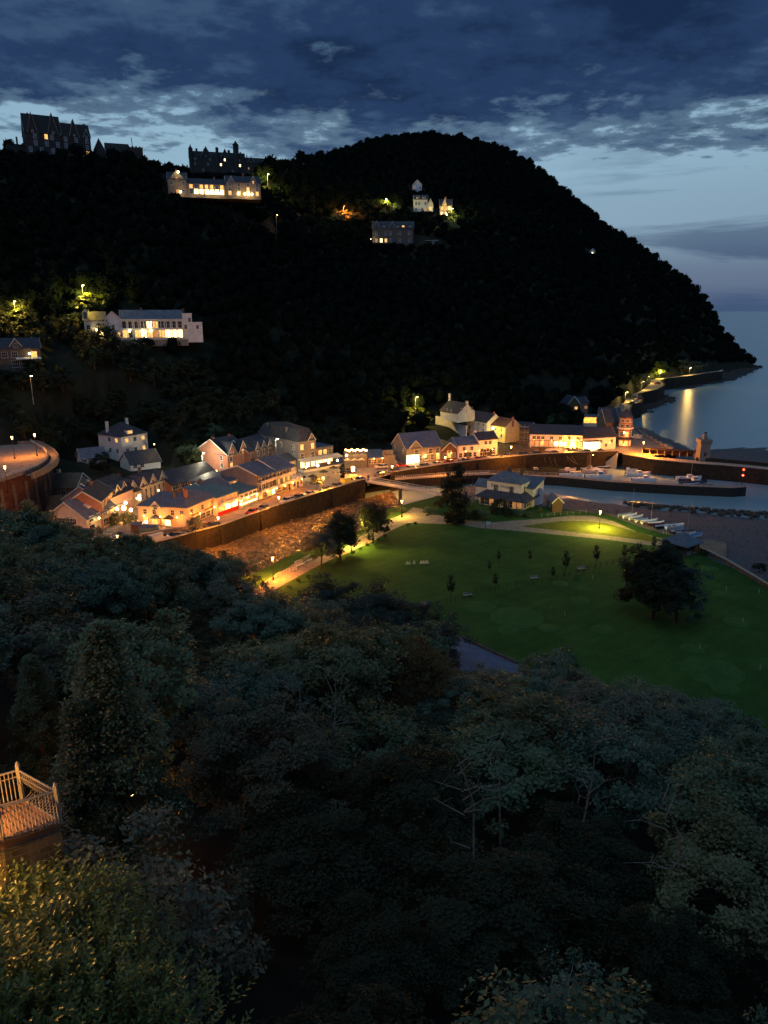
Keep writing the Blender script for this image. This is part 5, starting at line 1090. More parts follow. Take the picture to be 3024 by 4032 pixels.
hill_lamp(*(157, 1594), 6, 'tiny faint lamp in the black woods above the hairpin road', EL * .06, (1, .40, .06))
hill_lamp(*h2(1450, 590), 7, 'lamp lighting the yellow bush under the pinkish turret house', EL * 1.6, (1, .8, .15))
hill_lamp(*(1093, 885), 5, 'faint far lamp in the woods, left of the deep orange one', EL * .08, (1, .40, .06))
# lit square sign at the bend and red harbour lights
t = thing('lit_sign', 'square glowing sign on a traffic island at the promenade bend', 'sign', at(z2(1272, 500), 6))
part(t, MB().lathe([(1.6, -.1), (1.6, .16)], 14), 'island', M_cope); part(t, MB().box(-.12, .12, -.12, .12, .1, 1.3), 'post', M_iron); part(t, MB().box(-.55, .55, -.2, .2, 1.3, 3.0), 'panel', emit('sign_panel', (1, .62, .22), 6)); 
ld = bpy.data.lights.new('lamp_light', 'POINT'); ld.energy = 4000; ld.color = ORG; ld.shadow_soft_size = .5; lo = bpy.data.objects.new('lamp_light', ld); COL.objects.link(lo); lo.parent = t; lo.location = (0, -.9, 2.2)
A = at(z4(1478, 840), 4.0); A.y -= .5
t = thing('harbour_light', 'pair of red harbour lights on a post at the right of the outer pier', 'light', (A.x, A.y, 0)); zt = 6.6
part(t, MB().tube([(0, 0, -1), (0, 0, zt)], .1, 6), 'post', M_iron)
for k, vv in enumerate((806, 846)):
    z = zat((A.x, A.y), z4(0, vv)[1]); o = MB().lathe([(.15, z - .3), (.34, z - .15), (.34, z + .15), (.15, z + .3)], 8).build('red_lamp', L_redl, t)
ld = bpy.data.lights.new('lamp_light', 'POINT'); ld.energy = 160; ld.color = (1, .05, .02); lo = bpy.data.objects.new('lamp_light', ld); COL.objects.link(lo); lo.parent = t; lo.location = (0, -.9, z + 1)
# shop-front and wall lights that spill onto the street
def spill(P, e, col, label, name='wall_light', r=.3, m=None):
    return glow(P, r, m or L_lamp, name, label, 'lamp', 'wall lights on the village buildings', e, col)
def sp(p, z, h, e, label, col=ORG, r=.28, m=None, dy=0.0):
    Q = at(p, z + h); return spill(Vector((Q.x, Q.y - dy, z + h)), e, col, label, r=r, m=m)
sp(z1(848, 745), 6, 3.2, 1500, 'leftmost of three dazzling lights under the twin gabled shop', (1, .40, .06), .42, L_lampw)
sp(z1(898, 738), 6, 3.4, 2200, 'middle dazzling light under the twin gabled shop', (1, .40, .06), .55, L_lampw)
sp(z1(950, 752), 6, 3.0, 1500, 'rightmost of three dazzling lights, beside the cream corner building', (1, .40, .06), .42, L_lampw)
sp(z1(1010, 655), 6, 4.0, 900, 'lamp in the lane lighting the row of four steep gables', (1, .38, .07), .2, None, 2)
sp(z1(1165, 598), 6, 4.0, 900, 'lamp in the lane at the right end of the four gabled terrace', (1, .38, .07), .2, None, 2)
sp(z1(1400, 560), 6.5, 4.0, 600, 'lamp lighting the long brick building with bay windows', (1, .38, .08), .2, None, 2)
sp(z1(912, 700), 6, 5.2, 700, 'high light on the front of the twin gabled shop', (1, .62, .22), .35, L_lampw)
sp(z1(1065, 835), 6, 2.2, 700, 'light glowing in the left doorway of the cream corner building', (1, .6, .14), .32, L_lampw, .4)
sp(z1(1570, 470), 6.5, 3, 700, 'lamp glowing at the right end of the long brick building', ORG)
sp(z1(1627, 470), 6.5, 3, 700, 'small lamp in the gap between the brick house and the flat roofs', ORG, .2)
sp(z2(935, 435), 6.5, 3.6, 900, 'left lamp under the grey hotel awning', (1, .50, .05), .25, None, 1.5)
sp(z2(1018, 420), 6.5, 3.6, 1600, 'brightest lamp under the grey hotel awning', (1, .50, .05), .42, L_lampw, 2.0)
sp(z2(1100, 400), 6.5, 3.6, 1100, 'right lamp under the grey hotel awning', (1, .50, .05), .3, None, 2.0)
sp(z2(1160, 385), 6.5, 3.6, 900, 'lamp at the right end of the grey hotel awning', (1, .60, .12), .32, L_lampw, 1.5)
sp(z3(1040, 432), 10, 4.5, 3200, 'floodlight glaring on the red roofed house wall', (1, .80, .18), .4, L_lampw, 2.2)
sp(z3(1310, 455), 8, 5, 420, 'lamp on the scaffolding of the stone house', (1, .55, .15), .25)
sp(z4(180, 585), 6.5, 3, 900, 'yellow lamp above the open shop in the long white row', (1, .66, .14), .36, L_lampw, 1.2)
sp(z4(130, 578), 6.5, 3.4, 350, 'small lamp left of the yellow lamp in the long white row', (1, .66, .14), .22, None, 1)
sp(z4(420, 700), 6, 1.6, 700, 'low light in front of the glowing kiosk', (1, .6, .16), .15, None, .5)
sp(z4(638, 542), 6.5, 9, 260, 'white lamp high on the red brick tower', (1, .8, .5), .22, L_lampw, .6)
sp(z4(630, 625), 6, 1.6, 500, 'light in the ground floor of the red brick tower', (1, .55, .12), .2, None, 1.6)
sp(z3(300, 760), 6, 1.5, 900, 'low light before the stone hall entrance', (1, .66, .2), .12, None, 1.6)
sp(z3(415, 700), 6, 2.2, 260, 'small wall light on the stone hall beside the lit entrance', (1, .66, .2), .15, None, .8)
sp(z4(215, 495), 9, 3, 420, 'greenish white floodlight on the roofs behind the long white row', (.85, 1, .75), .32, emit('green_white_glow', (.85, 1, .7), 14))
sp(z4(165, 468), 11, 2.6, 900, 'greenish floodlight shining on bushes above the long white row', (.7, 1, .35), .2, emit('green_white_glow', (.85, 1, .7), 14), 1)
sp(z1(465, 870), 6, 2, 260, 'light in the lower window of the cream gabled building', (1, .4, .1), .18, None, .5)
sp(z1(722, 808), 6, 4, 260, 'lamp on the street side of the cream gabled building', (1, .75, .3), .2, L_lampw, .3)
sp(z1(1120, 275), 14, 3, 200, 'small lamp on the right wall of the white villa', (1, .6, .15), .15)
sp(z2(1225, 355), 6.5, 5, 420, 'round lamp at the left end of the lit terrace', (1, .7, .3), .35, L_lampw)
sp(z4(1570, 440), 6, 1, 1, 'tiny', ORG, .01) if False else None

# ------------------------------------------------------------------ cars
def paint(n, c): return mat('car_paint_' + n, c, .28, .02, 1, metal=.2, spec=.5, coat=.6)
CP = dict(white=paint('white', (.68, .67, .64)), silver=paint('silver', (.38, .38, .38)), black=paint('black', (.02, .02, .024)), red=paint('red', (.36, .015, .01)), blue=paint('blue', (.03, .05, .12)), grey=paint('grey', (.10, .10, .11)), yellow=paint('pale_yellow', (.75, .68, .12)), orange=paint('orange', (.55, .10, .02)))
M_tyre = mat('tyre', (.02, .02, .02), .9, .2); M_rim = mat('rim', (.35, .35, .36), .35, .1, metal=.7)
L_off = mat('lamp_lens', (.55, .52, .45), .15, .1, spec=.6); L_tail = mat('tail_lens', (.35, .02, .015), .2, .1)
def car_protos():
    P = {}
    for kind, L_, Wd, prof, cab in (('hatch', 4.0, 1.72, [(0, .35), (0, .82), (.25, .92), (1.0, 1.0), (3.7, 1.02), (3.98, .9), (4.0, .35)], [(.95, 1.0), (1.75, 1.46), (3.3, 1.46), (3.85, 1.0)]),
                                   ('saloon', 4.6, 1.8, [(0, .35), (0, .75), (.3, .88), (1.3, .98), (3.9, 1.0), (4.55, .92), (4.6, .35)], [(1.25, .97), (2.1, 1.42), (3.2, 1.42), (4.1, .98)]),
                                   ('estate', 4.6, 1.8, [(0, .38), (0, .85), (.3, .95), (1.2, 1.02), (4.4, 1.08), (4.58, .95), (4.6, .38)], [(1.15, 1.0), (2.0, 1.55), (4.0, 1.56), (4.5, 1.05)]),
                                   ('van', 5.2, 1.95, [(0, .4), (0, .95), (.35, 1.1), (.9, 1.25), (1.3, 1.35), (5.18, 1.35), (5.2, .4)], [(.9, 1.22), (1.6, 2.1), (5.15, 2.15), (5.2, 1.3)])):
        root = bpy.data.objects.new('x', None)
        def pt(name, mb, mm):
            return (name, mb.mesh(name, mm))
        parts = []
        b = MB(); hw = Wd / 2
        b.loft([[(x - L_ / 2, s * (hw if zz else 1) * 1, z) for x, z in prof] for s, zz in ((-hw, 0), (-hw * .9, 0), (hw * .9, 0), (hw, 0))])
        b.v = [(x, y, z if abs(y) < hw * .95 else .42 + (z - .42) * .90) for x, y, z in b.v]
        parts.append(pt('body', b, CP['white']))
        g = MB(); cc = [(x - L_ / 2, z) for x, z in cab]
        g.loft([[(cc[0][0], -hw * .92, cc[0][1]), (cc[3][0], -hw * .92, cc[3][1]), (cc[3][0], hw * .92, cc[3][1]), (cc[0][0], hw * .92, cc[0][1])], [(cc[1][0], -hw * .76, cc[1][1]), (cc[2][0], -hw * .76, cc[2][1]), (cc[2][0], hw * .76, cc[2][1]), (cc[1][0], hw * .76, cc[1][1])]])
        parts.append(pt('windows', g, M_glass) if kind != 'van' else pt('windscreen', g, M_glass))
        r = MB(); e = .05
        r.loft([[(cc[1][0] - e, -hw * .77, cc[1][1] - .03), (cc[2][0] + e, -hw * .77, cc[2][1] - .03), (cc[2][0] + e, hw * .77, cc[2][1] - .03), (cc[1][0] - e, hw * .77, cc[1][1] - .03)], [(cc[1][0] + .1, -hw * .68, cc[1][1] + .04), (cc[2][0] - .1, -hw * .68, cc[2][1] + .04), (cc[2][0] - .1, hw * .68, cc[2][1] + .04), (cc[1][0] + .1, hw * .68, cc[1][1] + .04)]])
        if kind == 'van': r.box(cc[1][0] + .45, cc[3][0] - .0, -hw * .93, hw * .93, 1.3, 2.08)
        else:
            xm = (cc[1][0] + cc[2][0]) / 2
            for s in (-1, 1): r.loft([[(xm - .05, s * hw * .93, cc[0][1] - .02), (xm + .05, s * hw * .93, cc[0][1] - .02), (xm + .05, s * hw * .90, cc[0][1] - .02), (xm - .05, s * hw * .90, cc[0][1] - .02)], [(xm - .05, s * hw * .78, cc[1][1]), (xm + .05, s * hw * .78, cc[1][1]), (xm + .05, s * hw * .75, cc[1][1]), (xm - .05, s * hw * .75, cc[1][1])]])
        parts.append(pt('roof', r, CP['white']))
        w = MB(); w.v = []; w.loft([[(rr * math.cos(a), y, .32 + rr * math.sin(a)) for a in [2 * math.pi * k / 14 for k in range(14)]] for rr, y in ((.26, -.11), (.32, -.09), (.32, .09), (.26, .11))])
        w.loft([[(rr * math.cos(a), y, .32 + rr * math.sin(a)) for a in [2 * math.pi * k / 8 for k in range(8)]] for rr, y in ((.0, 0), (.0, 0))], 1) if False else None
        wm_ = w.mesh('wheel', M_tyre); SUB[wm_.name] = [('rim', MB().loft([[(.19 * math.cos(a), y, .32 + .19 * math.sin(a)) for a in [2 * math.pi * k / 8 for k in range(8)]] for y in (-.125, .125)]).mesh('rim', M_rim))]
        hl = MB().box(-.06, .06, -.18, .18, -.09, .09).mesh('headlight', L_off); tl = MB().box(-.05, .05, -.12, .12, -.12, .14).mesh('tail_light', L_tail)
        P[kind] = (L_, Wd, parts, wm_, hl, tl)
    return P
CARP = car_protos()
def car(kind, colour, P, rz, label, z=None, lit=None, name='parked_car', group='cars parked and driving through the village'):
    L_, Wd, parts, wm_, hl, tl = CARP[kind]; t = thing(name if kind != 'van' else 'parked_van', label, 'van' if kind == 'van' else 'car', P, rz, group)
    for n, me in parts:
        o = obj(n, me, t)
        if n in ('body', 'roof'): o.material_slots[0].link = 'OBJECT'; o.material_slots[0].material = CP[colour]
    for sx in (-L_ / 2 + .8, L_ / 2 - .85):
        for sy in (-1, 1): obj('wheel', wm_, t, (sx, sy * (Wd / 2 - .08), 0))
    for sy in (-1, 1):
        a = obj('headlight', hl, t, (-L_ / 2 - .0, sy * (Wd / 2 - .3), .68)); b = obj('tail_light', tl, t, (L_ / 2, sy * (Wd / 2 - .22), .78))
        if lit == 'tail': b.material_slots[0].link = 'OBJECT'; b.material_slots[0].material = L_redl
        if lit == 'head': a.material_slots[0].link = 'OBJECT'; a.material_slots[0].material = emit('headlight_on', (1, .85, .6), 12)
    if lit == 'tail':
        ld = bpy.data.lights.new('tail_glow', 'POINT'); ld.energy = 120; ld.color = (1, .04, .02); lo = bpy.data.objects.new('tail_glow', ld); COL.objects.link(lo); lo.parent = t; lo.location = (L_ / 2 + .5, 0, .8)
    return t
def pk(p, kind, colour, label, rz=0, flip=False, lit=None, z=6.01, snap=True):
    P = at(p, z + .5); P.z = z; q, a, c = wdir(P)
    if snap:
        n = Vector((-math.sin(a), math.cos(a))); c = c + n * 1.9; P = Vector((c.x, c.y, z))
    return car(kind, colour, P, a + math.radians(rz) + (math.pi if flip else 0), label, lit=lit)
pk(z1(1178, 975), 'van', 'white', 'big white panel van parked at the lower end of the river wall', flip=True)
pk(z1(1300, 955), 'saloon', 'black', 'long black car parked just in front of the white panel van')
pk(z1(1465, 912), 'saloon', 'black', 'black car between the small street tree and the next dark car', flip=True)
pk(z1(1566, 878), 'estate', 'black', 'dark estate car just below the lamp opposite the cream corner building')
pk(z2(582, 776), 'hatch', 'red', 'shiny red hatchback parked by the river wall opposite the glass front shop')
pk(z2(664, 748), 'saloon', 'grey', 'dark car with pale reflections directly ahead of the red hatchback')
pk(z2(812, 690), 'estate', 'white', 'pale estate car in the orange lamplight opposite the tall guesthouse')
pk(z2(885, 665), 'hatch', 'black', 'black hatchback ahead of the pale estate car')
pk(z2(965, 641), 'saloon', 'silver', 'silver car with gleaming bonnet ahead of the black hatchback')
pk(z2(1068, 604), 'hatch', 'blue', 'dark blue car beside the small street sign post on the river wall')
pk(z2(1145, 580), 'estate', 'grey', 'dark grey estate car under the lamp behind the pale yellow van')
pk(z2(1234, 553), 'van', 'yellow', 'pale yellow van parked by the wall before the footbridge', flip=True)
pk(z2(1318, 533), 'saloon', 'blue', 'dark blue saloon nearest the footbridge end post')
pk(z2(1477, 440), 'estate', 'white', 'white estate car in front of the garden bar', rz=-22, snap=False)
pk(z2(1245, 470), 'estate', 'blue', 'dark car waiting behind the square glowing sign', rz=-20, snap=False, lit='head')
pk(z2(1512, 499), 'saloon', 'grey', 'grey car with bright windscreen just past the footbridge', rz=0)
pk(z2(1592, 476), 'hatch', 'grey', 'small grey car half behind the bright parapet past the footbridge')
pk(z3(205, 790), 'hatch', 'red', 'red car with blazing tail lights driving past the stone hall', rz=-14, snap=False, lit='tail', flip=True)
pk(z3(287, 822), 'hatch', 'silver', 'small pale car at the left end of the harbour wall', rz=0)
pk(z3(405, 800), 'estate', 'grey', 'dark estate car in front of the stone hall on the harbour wall')
pk(z3(532, 783), 'saloon', 'silver', 'silver saloon just left of the tall lamp on the harbour wall')
pk(z3(656, 768), 'hatch', 'red', 'bright red car just right of the tall lamp on the harbour wall')
pk(z3(797, 750), 'saloon', 'black', 'black saloon facing the timber gabled shop')
pk(z3(930, 737), 'saloon', 'red', 'dark red saloon before the white pub')
pk(z3(1070, 722), 'estate', 'white', 'white car before the right end of the white pub')
pk(z3(1210, 712), 'estate', 'grey', 'grey estate car right of the white pub on the harbour wall')
pk(z3(1345, 698), 'estate', 'black', 'black estate car in the middle of the harbour wall')
pk(z3(1478, 690), 'saloon', 'black', 'low black car beside the black estate on the harbour wall')
pk(z4(28, 702), 'estate', 'blue', 'dark blue estate car above the slack mooring ropes')
pk(z4(155, 692), 'saloon', 'grey', 'grey saloon left of the gleaming white car on the harbour wall')
pk(z4(272, 687), 'estate', 'white', 'gleaming white car left of the kiosk on the harbour wall')
pk(z4(378, 682), 'hatch', 'black', 'black hatchback parked in front of the glowing kiosk')
pk(z4(478, 680), 'saloon', 'black', 'last dark saloon on the harbour wall before the steps')
pk(z4(722, 582), 'van', 'white', 'white van parked right of the red brick tower', rz=-60, snap=False)
pk(z4(108, 668), 'hatch', 'orange', 'small orange car on the sloping lane above the harbour road', rz=10, snap=False)
for p, k, c, lb, rz in [(z4(620, 360), 'hatch', 'white', 'nearest white car at the start of the coast road', 30), (z4(692, 340), 'saloon', 'black', 'dark car beside the coast road lay by', 30), (z4(716, 322), 'estate', 'white', 'white car parked mid row on the coast road lay by', 35), (z4(745, 304), 'hatch', 'red', 'dark red car at the top of the coast road lay by', 40),
                        (z4(877, 198), 'saloon', 'red', 'bright red car driving the coast road under the yellow lamp', 20), (z4(1225, 122), 'saloon', 'black', 'dark car parked far along the coast road', 50), (z4(1328, 110), 'estate', 'white', 'white car parked at the very end of the coast road', 50)]:
    P = at(p, 8.4); car(k, c, (P.x, P.y, 8.01), math.radians(rz), lb)
P = hit(*h3(740, 365)); 
for k, (dx, c, lb) in enumerate([(-6, 'black', 'dark car parked left on the forecourt of the white veranda hotel'), (0, 'silver', 'gleaming silver car parked on the forecourt of the white veranda hotel')]):
    Q = atd(h3(640 + k * 115, 375), P.y + 2); EXC.append((Q.x, Q.y, 6)); car('estate', c, Q, math.radians(10), lb)
Q = hit(*h3(740, 380)); o = MB().box(-14, 8, -2, 9, -4, -.02).build('forecourt', M_paved, None, atd(h3(740, 384), P.y + 2)); o['kind'] = 'structure'
P = at(z1(615, 215), 15.5); car('hatch', 'silver', P, .3, 'pale car parked left of the white villa roof')

# ------------------------------------------------------------------ boats
BM = dict(white=mat('hull_white', (.80, .79, .79), .4, .05), blue=mat('hull_blue', (.05, .14, .38), .4, .1), dark=mat('hull_dark', (.03, .035, .05), .5, .1), lblue=mat('cover_blue', (.22, .30, .48), .7, .1), pink=mat('hull_pink', (.52, .40, .38), .5, .1), red=mat('hull_red', (.28, .05, .05), .5, .1))
def boat(P, rz, L_, label, hull='white', cabin=0, mast=0, cover=None, z=0.0, group='boats moored in the harbour basin', name='motor_boat', engine=True, roll=0):
    t = thing(name, label, 'boat', (P[0], P[1], z), rz, group); t.rotation_euler = (roll, 0, rz); b = L_ * .17; dz = L_ * .13
    secs = [(-.5, .80, .0), (-.3, .95, -.0), (0, 1, 0), (.25, .85, .05), (.4, .5, .14), (.5, .05, .24)]
    m = MB(); rings = []
    for x, w, up_ in secs:
        rings.append([(x * L_, -b * w, dz + up_ * dz * 2), (x * L_, -b * w * .72, -.05), (x * L_, 0, -.25), (x * L_, b * w * .72, -.05), (x * L_, b * w, dz + up_ * dz * 2), (x * L_, b * w * .82, dz + up_ * dz * 2 - .02), (x * L_, b * w * .7, dz * .45), (x * L_, -b * w * .7, dz * .45), (x * L_, -b * w * .82, dz + up_ * dz * 2 - .02)])
    m.loft(rings); part(t, m, 'hull', BM[hull])
    if cover: part(t, MB().loft([[(x * L_, -b * w * .86, dz + up_ * dz * 2), (x * L_, 0, dz + up_ * dz * 2 + .22), (x * L_, b * w * .86, dz + up_ * dz * 2)] for x, w, up_ in secs]), 'cover', BM[cover])
    else:
        part(t, MB().box(-L_ * .28, -L_ * .22, -b * .8, b * .8, dz * .5, dz * .8).box(-L_ * .02, L_ * .04, -b * .85, b * .85, dz * .5, dz * .8), 'thwart', M_wood)
    if cabin:
        h = cabin; part(t, MB().loft([[(-L_ * .05, -b * .7, dz * .8), (L_ * .28, -b * .5, dz * .9), (L_ * .28, b * .5, dz * .9), (-L_ * .05, b * .7, dz * .8)], [(-L_ * .03, -b * .62, dz + h), (L_ * .14, -b * .5, dz + h), (L_ * .14, b * .5, dz + h), (-L_ * .03, b * .62, dz + h)]]), 'cabin', BM['white'])
        part(t, MB().box(-L_ * .035, L_ * .12, -b * .66, b * .66, dz + h * .55, dz + h * .85), 'windows', M_glass)
    if engine: part(t, MB().box(-L_ * .5 - .35, -L_ * .5 - .02, -.18, .18, .1, dz + .5), 'outboard', BM['dark'])
    if mast: part(t, MB().tube([(L_ * .1, 0, dz), (L_ * .1, 0, mast)], [.06, .035], 5), 'mast', M_steel)
    return t
bs = [(c2(100, 905), 8, 7.5, 'white motorboat with small cabin leftmost behind the inner pier', 'white', 1.3, 0), (c2(300, 857), 4, 3.2, 'small pale tender alone left in the basin', 'white', 0, 0), (c2(455, 856), -15, 4.0, 'small white boat at the foot of the third mooring rope', 'white', 0, 0),
      (c2(575, 850), -35, 5.5, 'pinkish open boat behind the long white launch', 'pink', 0, 0), (c2(630, 892), 22, 9.0, 'long white launch slanting up to the right among the left boats', 'pink', 0.7, 0), (c2(690, 968), -12, 9.0, 'white cabin cruiser moored tight against the inner pier', 'white', 1.0, 0),
      (c2(770, 912), -5, 5.0, 'small orange tinted boat between the launch and the cabin cruiser', 'pink', 0, 0), (c2(800, 828), 2, 4.2, 'bright white tender under the harbour wall', 'white', 0, 0), (c2(985, 845), -12, 6.5, 'white yacht with a mast under the timber fender posts', 'white', .9, 9.0),
      (c2(1100, 868), -10, 6.5, 'pale open boat right of the masted yacht', 'white', 0.5, 0), (c2(1085, 905), -6, 10.0, 'long pinkish fishing boat in the middle of the basin', 'pink', .4, 0), (c2(1150, 1000), -4, 10.5, 'long bluish white boat with wheelhouse closest to the inner pier', 'white', 1.7, 0), (c2(1230, 826), -5, 6.0, 'dark boat lying at the foot of the lit harbour steps', 'dark', 0, 0),
      (z4(735, 806), -6, 9.0, 'white boat with wheelhouse farthest up the right group', 'white', 1.5, 0), (z4(738, 842), 2, 10.0, 'long white boat in the middle of the right group', 'white', .8, 0), (z4(782, 880), -6, 9.0, 'white motorboat nearest the inner pier in the right group', 'white', 1.1, 0),
      (z4(1095, 872), -4, 10.0, 'white yacht with tall mast moored alone at the right of the basin', 'white', .9, 12.0), (z4(1130, 893), 0, 10.5, 'dark hulled cruiser with pale cabin beside the tall masted yacht', 'dark', 1.2, 0), (z4(1115, 912), 2, 6.5, 'low dark rowing boat against the inner pier tip', 'dark', 0, 0), (z4(1240, 914), 15, 3.6, 'small dark tender near the end of the inner pier', 'dark', 0, 0)]
for p, rz, L_, lb, hu, ca, ma in bs:
    P = at(p, .5); boat((P.x, P.y), math.radians(rz), L_ * .92, lb, hu, ca, ma, None if ca or L_ < 6 else 'lblue')
# dinghies drawn up on the beach
for p, rz, L_, lb, hu, cov, ma in [(c6(215, 178), 20, 4.4, 'pale blue covered dinghy, leftmost on the beach track', 'lblue', 'lblue', 0), (c6(295, 195), 28, 5.4, 'white catamaran hull with tall mast, second from left on the beach', 'white', 'white', 8.0), (c6(378, 218), 24, 5.2, 'plain white dinghy hull, third from left on the beach', 'white', 'white', 0), (c6(460, 250), 20, 4.4, 'pale blue and white covered dinghy, fourth on the beach', 'white', 'lblue', 0),
                          (c6(565, 272), 16, 5.4, 'white narrow hull under the middle mast on the beach', 'white', 'white', 8.0), (c6(655, 300), 5, 5.0, 'red hulled boat with pale cover on the beach', 'red', 'white', 0), (c6(740, 340), 18, 4.8, 'dark dinghy with pale blue cover on its trolley', 'dark', 'lblue', 0), (c6(925, 345), 18, 6.4, 'large white open boat in the dinghy row', 'white', None, 0),
                          (c6(965, 410), 28, 5.0, 'dark blue covered dinghy behind the shelter', 'dark', 'lblue', 0), (c6(1075, 425), -10, 5.4, 'grey covered dinghy with slanted mast behind the shelter', 'white', 'dark', 9.0), (c6(1230, 465), 30, 5.0, 'bright blue covered dinghy, rightmost behind the shelter', 'white', 'blue', 0)]:
    P = at(p, 4.9); b = boat((P.x, P.y), math.radians(rz), L_ * .9, lb, hu, 0, ma, cov, z=4.75, group='dinghies drawn up on the beach', name='dinghy', engine=False)
    part(b, MB().box(-1.0, -.8, -.75, .75, -.30, -.18).box(.6, .8, -.6, .6, -.30, -.18).box(-1, .8, -.05, .05, -.32, -.2), 'trolley', M_steel)
for k, p in enumerate([c6(785, 440), c6(970, 495)]):
    t = thing('sign_board', ['small pale notice board beside the dinghies, left one', 'small pale notice frame beside the dinghies, right one'][k], 'sign', at(p, 4.45)); part(t, MB().box(-.4, -.32, 0, .08, 0, 1.2).box(.32, .4, 0, .08, 0, 1.2), 'posts', M_frame); part(t, MB().box(-.32, .32, .01, .07, .45, 1.2), 'board', M_cope)
t = thing('notice_board', 'white notice board on two dark legs at the edge of the path junction', 'sign', at(c1(300, 748), 4.45)); part(t, MB().box(-.75, -.65, 0, .1, 0, 1.7).box(.65, .75, 0, .1, 0, 1.7), 'legs', M_iron); part(t, MB().box(-.65, .65, .02, .08, 1.0, 1.8), 'board', M_frame)

# ------------------------------------------------------------------ people (three dark figures by the open shop)
def person(P, rz, label, coat, step=.12, arm=.1):
    def skinmesh(name, pts, ed, m, root=0, sub=1):
        me = bpy.data.meshes.new(name); me.from_pydata([p[:3] for p in pts], ed, []); me.materials.append(m)
        o = obj(name, me); s = o.modifiers.new('skin', 'SKIN'); s.use_smooth_shade = True
        for i, p in enumerate(pts): me.skin_vertices[0].data[i].radius = (p[3], p[3] * (p[4] if len(p) > 4 else 1))
        me.skin_vertices[0].data[root].use_root = True
        u = o.modifiers.new('sub', 'SUBSURF'); u.levels = u.render_levels = sub
        return o
    J = [(0, 0, .95, .15, .8), (0, 0, 1.15, .13, .8), (0, 0, 1.38, .16, .7), (0, 0, 1.50, .06), (0, -.01, 1.58, .085), (0, -.01, 1.70, .09),
         (.10, 0, .90, .09), (.11, -step * .4, .50, .06), (.11, step * .3, .09, .045), (.11, step * .3 - .14, .05, .04),
         (-.10, 0, .90, .09), (-.11, step * .5, .50, .06), (-.11, step * 1.2, .09, .045), (-.11, step * 1.2 - .14, .05, .04),
         (.20, 0, 1.40, .06), (.25, arm * .3, 1.13, .045), (.25, -arm, .90, .035), (.25, -arm - .02, .80, .03),
         (-.20, 0, 1.40, .06), (-.25, -arm * .2, 1.13, .045), (-.24, arm * .6 - .1, .90, .035), (-.24, arm * .5 - .12, .80, .03)]
    E_ = [(0, 1), (1, 2), (2, 3), (3, 4), (4, 5), (0, 6), (6, 7), (7, 8), (8, 9), (0, 10), (10, 11), (11, 12), (12, 13), (2, 14), (14, 15), (15, 16), (16, 17), (2, 18), (18, 19), (19, 20), (20, 21)]
    o = skinmesh('person', J, E_, mat('skin', (.45, .28, .2), .6, .05)); o.location = P; o.rotation_euler = (0, 0, rz); tag(o, label, 'person', 'people outside the lit shops')
    j = skinmesh('coat', [(p[0], p[1], p[2], p[3] * 1.18) + tuple(p[4:]) for p in J[:3]] + [(.20, 0, 1.40, .072), (.25, arm * .3, 1.13, .058), (.25, -arm, .91, .048), (-.20, 0, 1.40, .072), (-.25, -arm * .2, 1.13, .058), (-.24, arm * .6 - .1, .91, .048)], [(0, 1), (1, 2), (2, 3), (3, 4), (4, 5), (2, 6), (6, 7), (7, 8)], coat); j.parent = o
    tr = skinmesh('trousers', [(0, 0, .95, .16, .85)] + [(p[0], p[1], p[2], p[3] * 1.22) for p in (J[6], J[7], J[8], J[10], J[11], J[12])], [(0, 1), (1, 2), (2, 3), (0, 4), (4, 5), (5, 6)], M_dark); tr.parent = o
    h = MB(); vs, fs = ICO2; h.add([(x * .102, y * .108 + .012, 1.71 + max(z, -.35) * .115) for x, y, z in vs], fs); h.build('hair', M_dark, o)
    return o
for k, (p, lb, c) in enumerate([(c2(460, 478), 'person in dark coat standing left of two others outside the open shop', M_dark), (c2(485, 482), 'person in pale top in the middle of three outside the open shop', M_cope), (c2(508, 478), 'person in dark red coat at the right of three outside the open shop', mat('coat_red', (.16, .03, .03), .8, .1))]):
    P = at(p, 6.0); person((P.x, P.y, 6.0), (.4, 2.6, -1.2)[k], lb, c, (.12, .02, .2)[k])
# ------------------------------------------------------------------ foliage
def leafmat(name, a, b, trans=.25, rough=.6, spec=.25):
    m = bpy.data.materials.new(name); m.use_nodes = True; N = m.node_tree.nodes; L = m.node_tree.links
    p = N['Principled BSDF']; p.inputs['Roughness'].default_value = rough; p.inputs['Specular IOR Level'].default_value = spec
    at_ = N.new('ShaderNodeAttribute'); at_.attribute_name = 'tone'; oi = N.new('ShaderNodeObjectInfo')
    ad = N.new('ShaderNodeMath'); ad.operation = 'MULTIPLY_ADD'; L.new(oi.outputs['Random'], ad.inputs[0]); ad.inputs[1].default_value = .9; L.new(at_.outputs['Fac'], ad.inputs[2])
    sc = N.new('ShaderNodeMath'); sc.operation = 'MULTIPLY'; sc.inputs[1].default_value = .52; L.new(ad.outputs[0], sc.inputs[0])
    r = N.new('ShaderNodeValToRGB'); r.color_ramp.elements[0].color = (*a, 1); r.color_ramp.elements[1].color = (*b, 1); L.new(sc.outputs[0], r.inputs[0])
    L.new(r.outputs[0], p.inputs['Base Color'])
    if trans:
        tr = N.new('ShaderNodeBsdfTranslucent'); L.new(r.outputs[0], tr.inputs[0]); mx = N.new('ShaderNodeMixShader'); mx.inputs[0].default_value = trans
        L.new(p.outputs[0], mx.inputs[1]); L.new(tr.outputs[0], mx.inputs[2]); L.new(mx.outputs[0], N['Material Output'].inputs[0])
    MATS[name] = m; return m
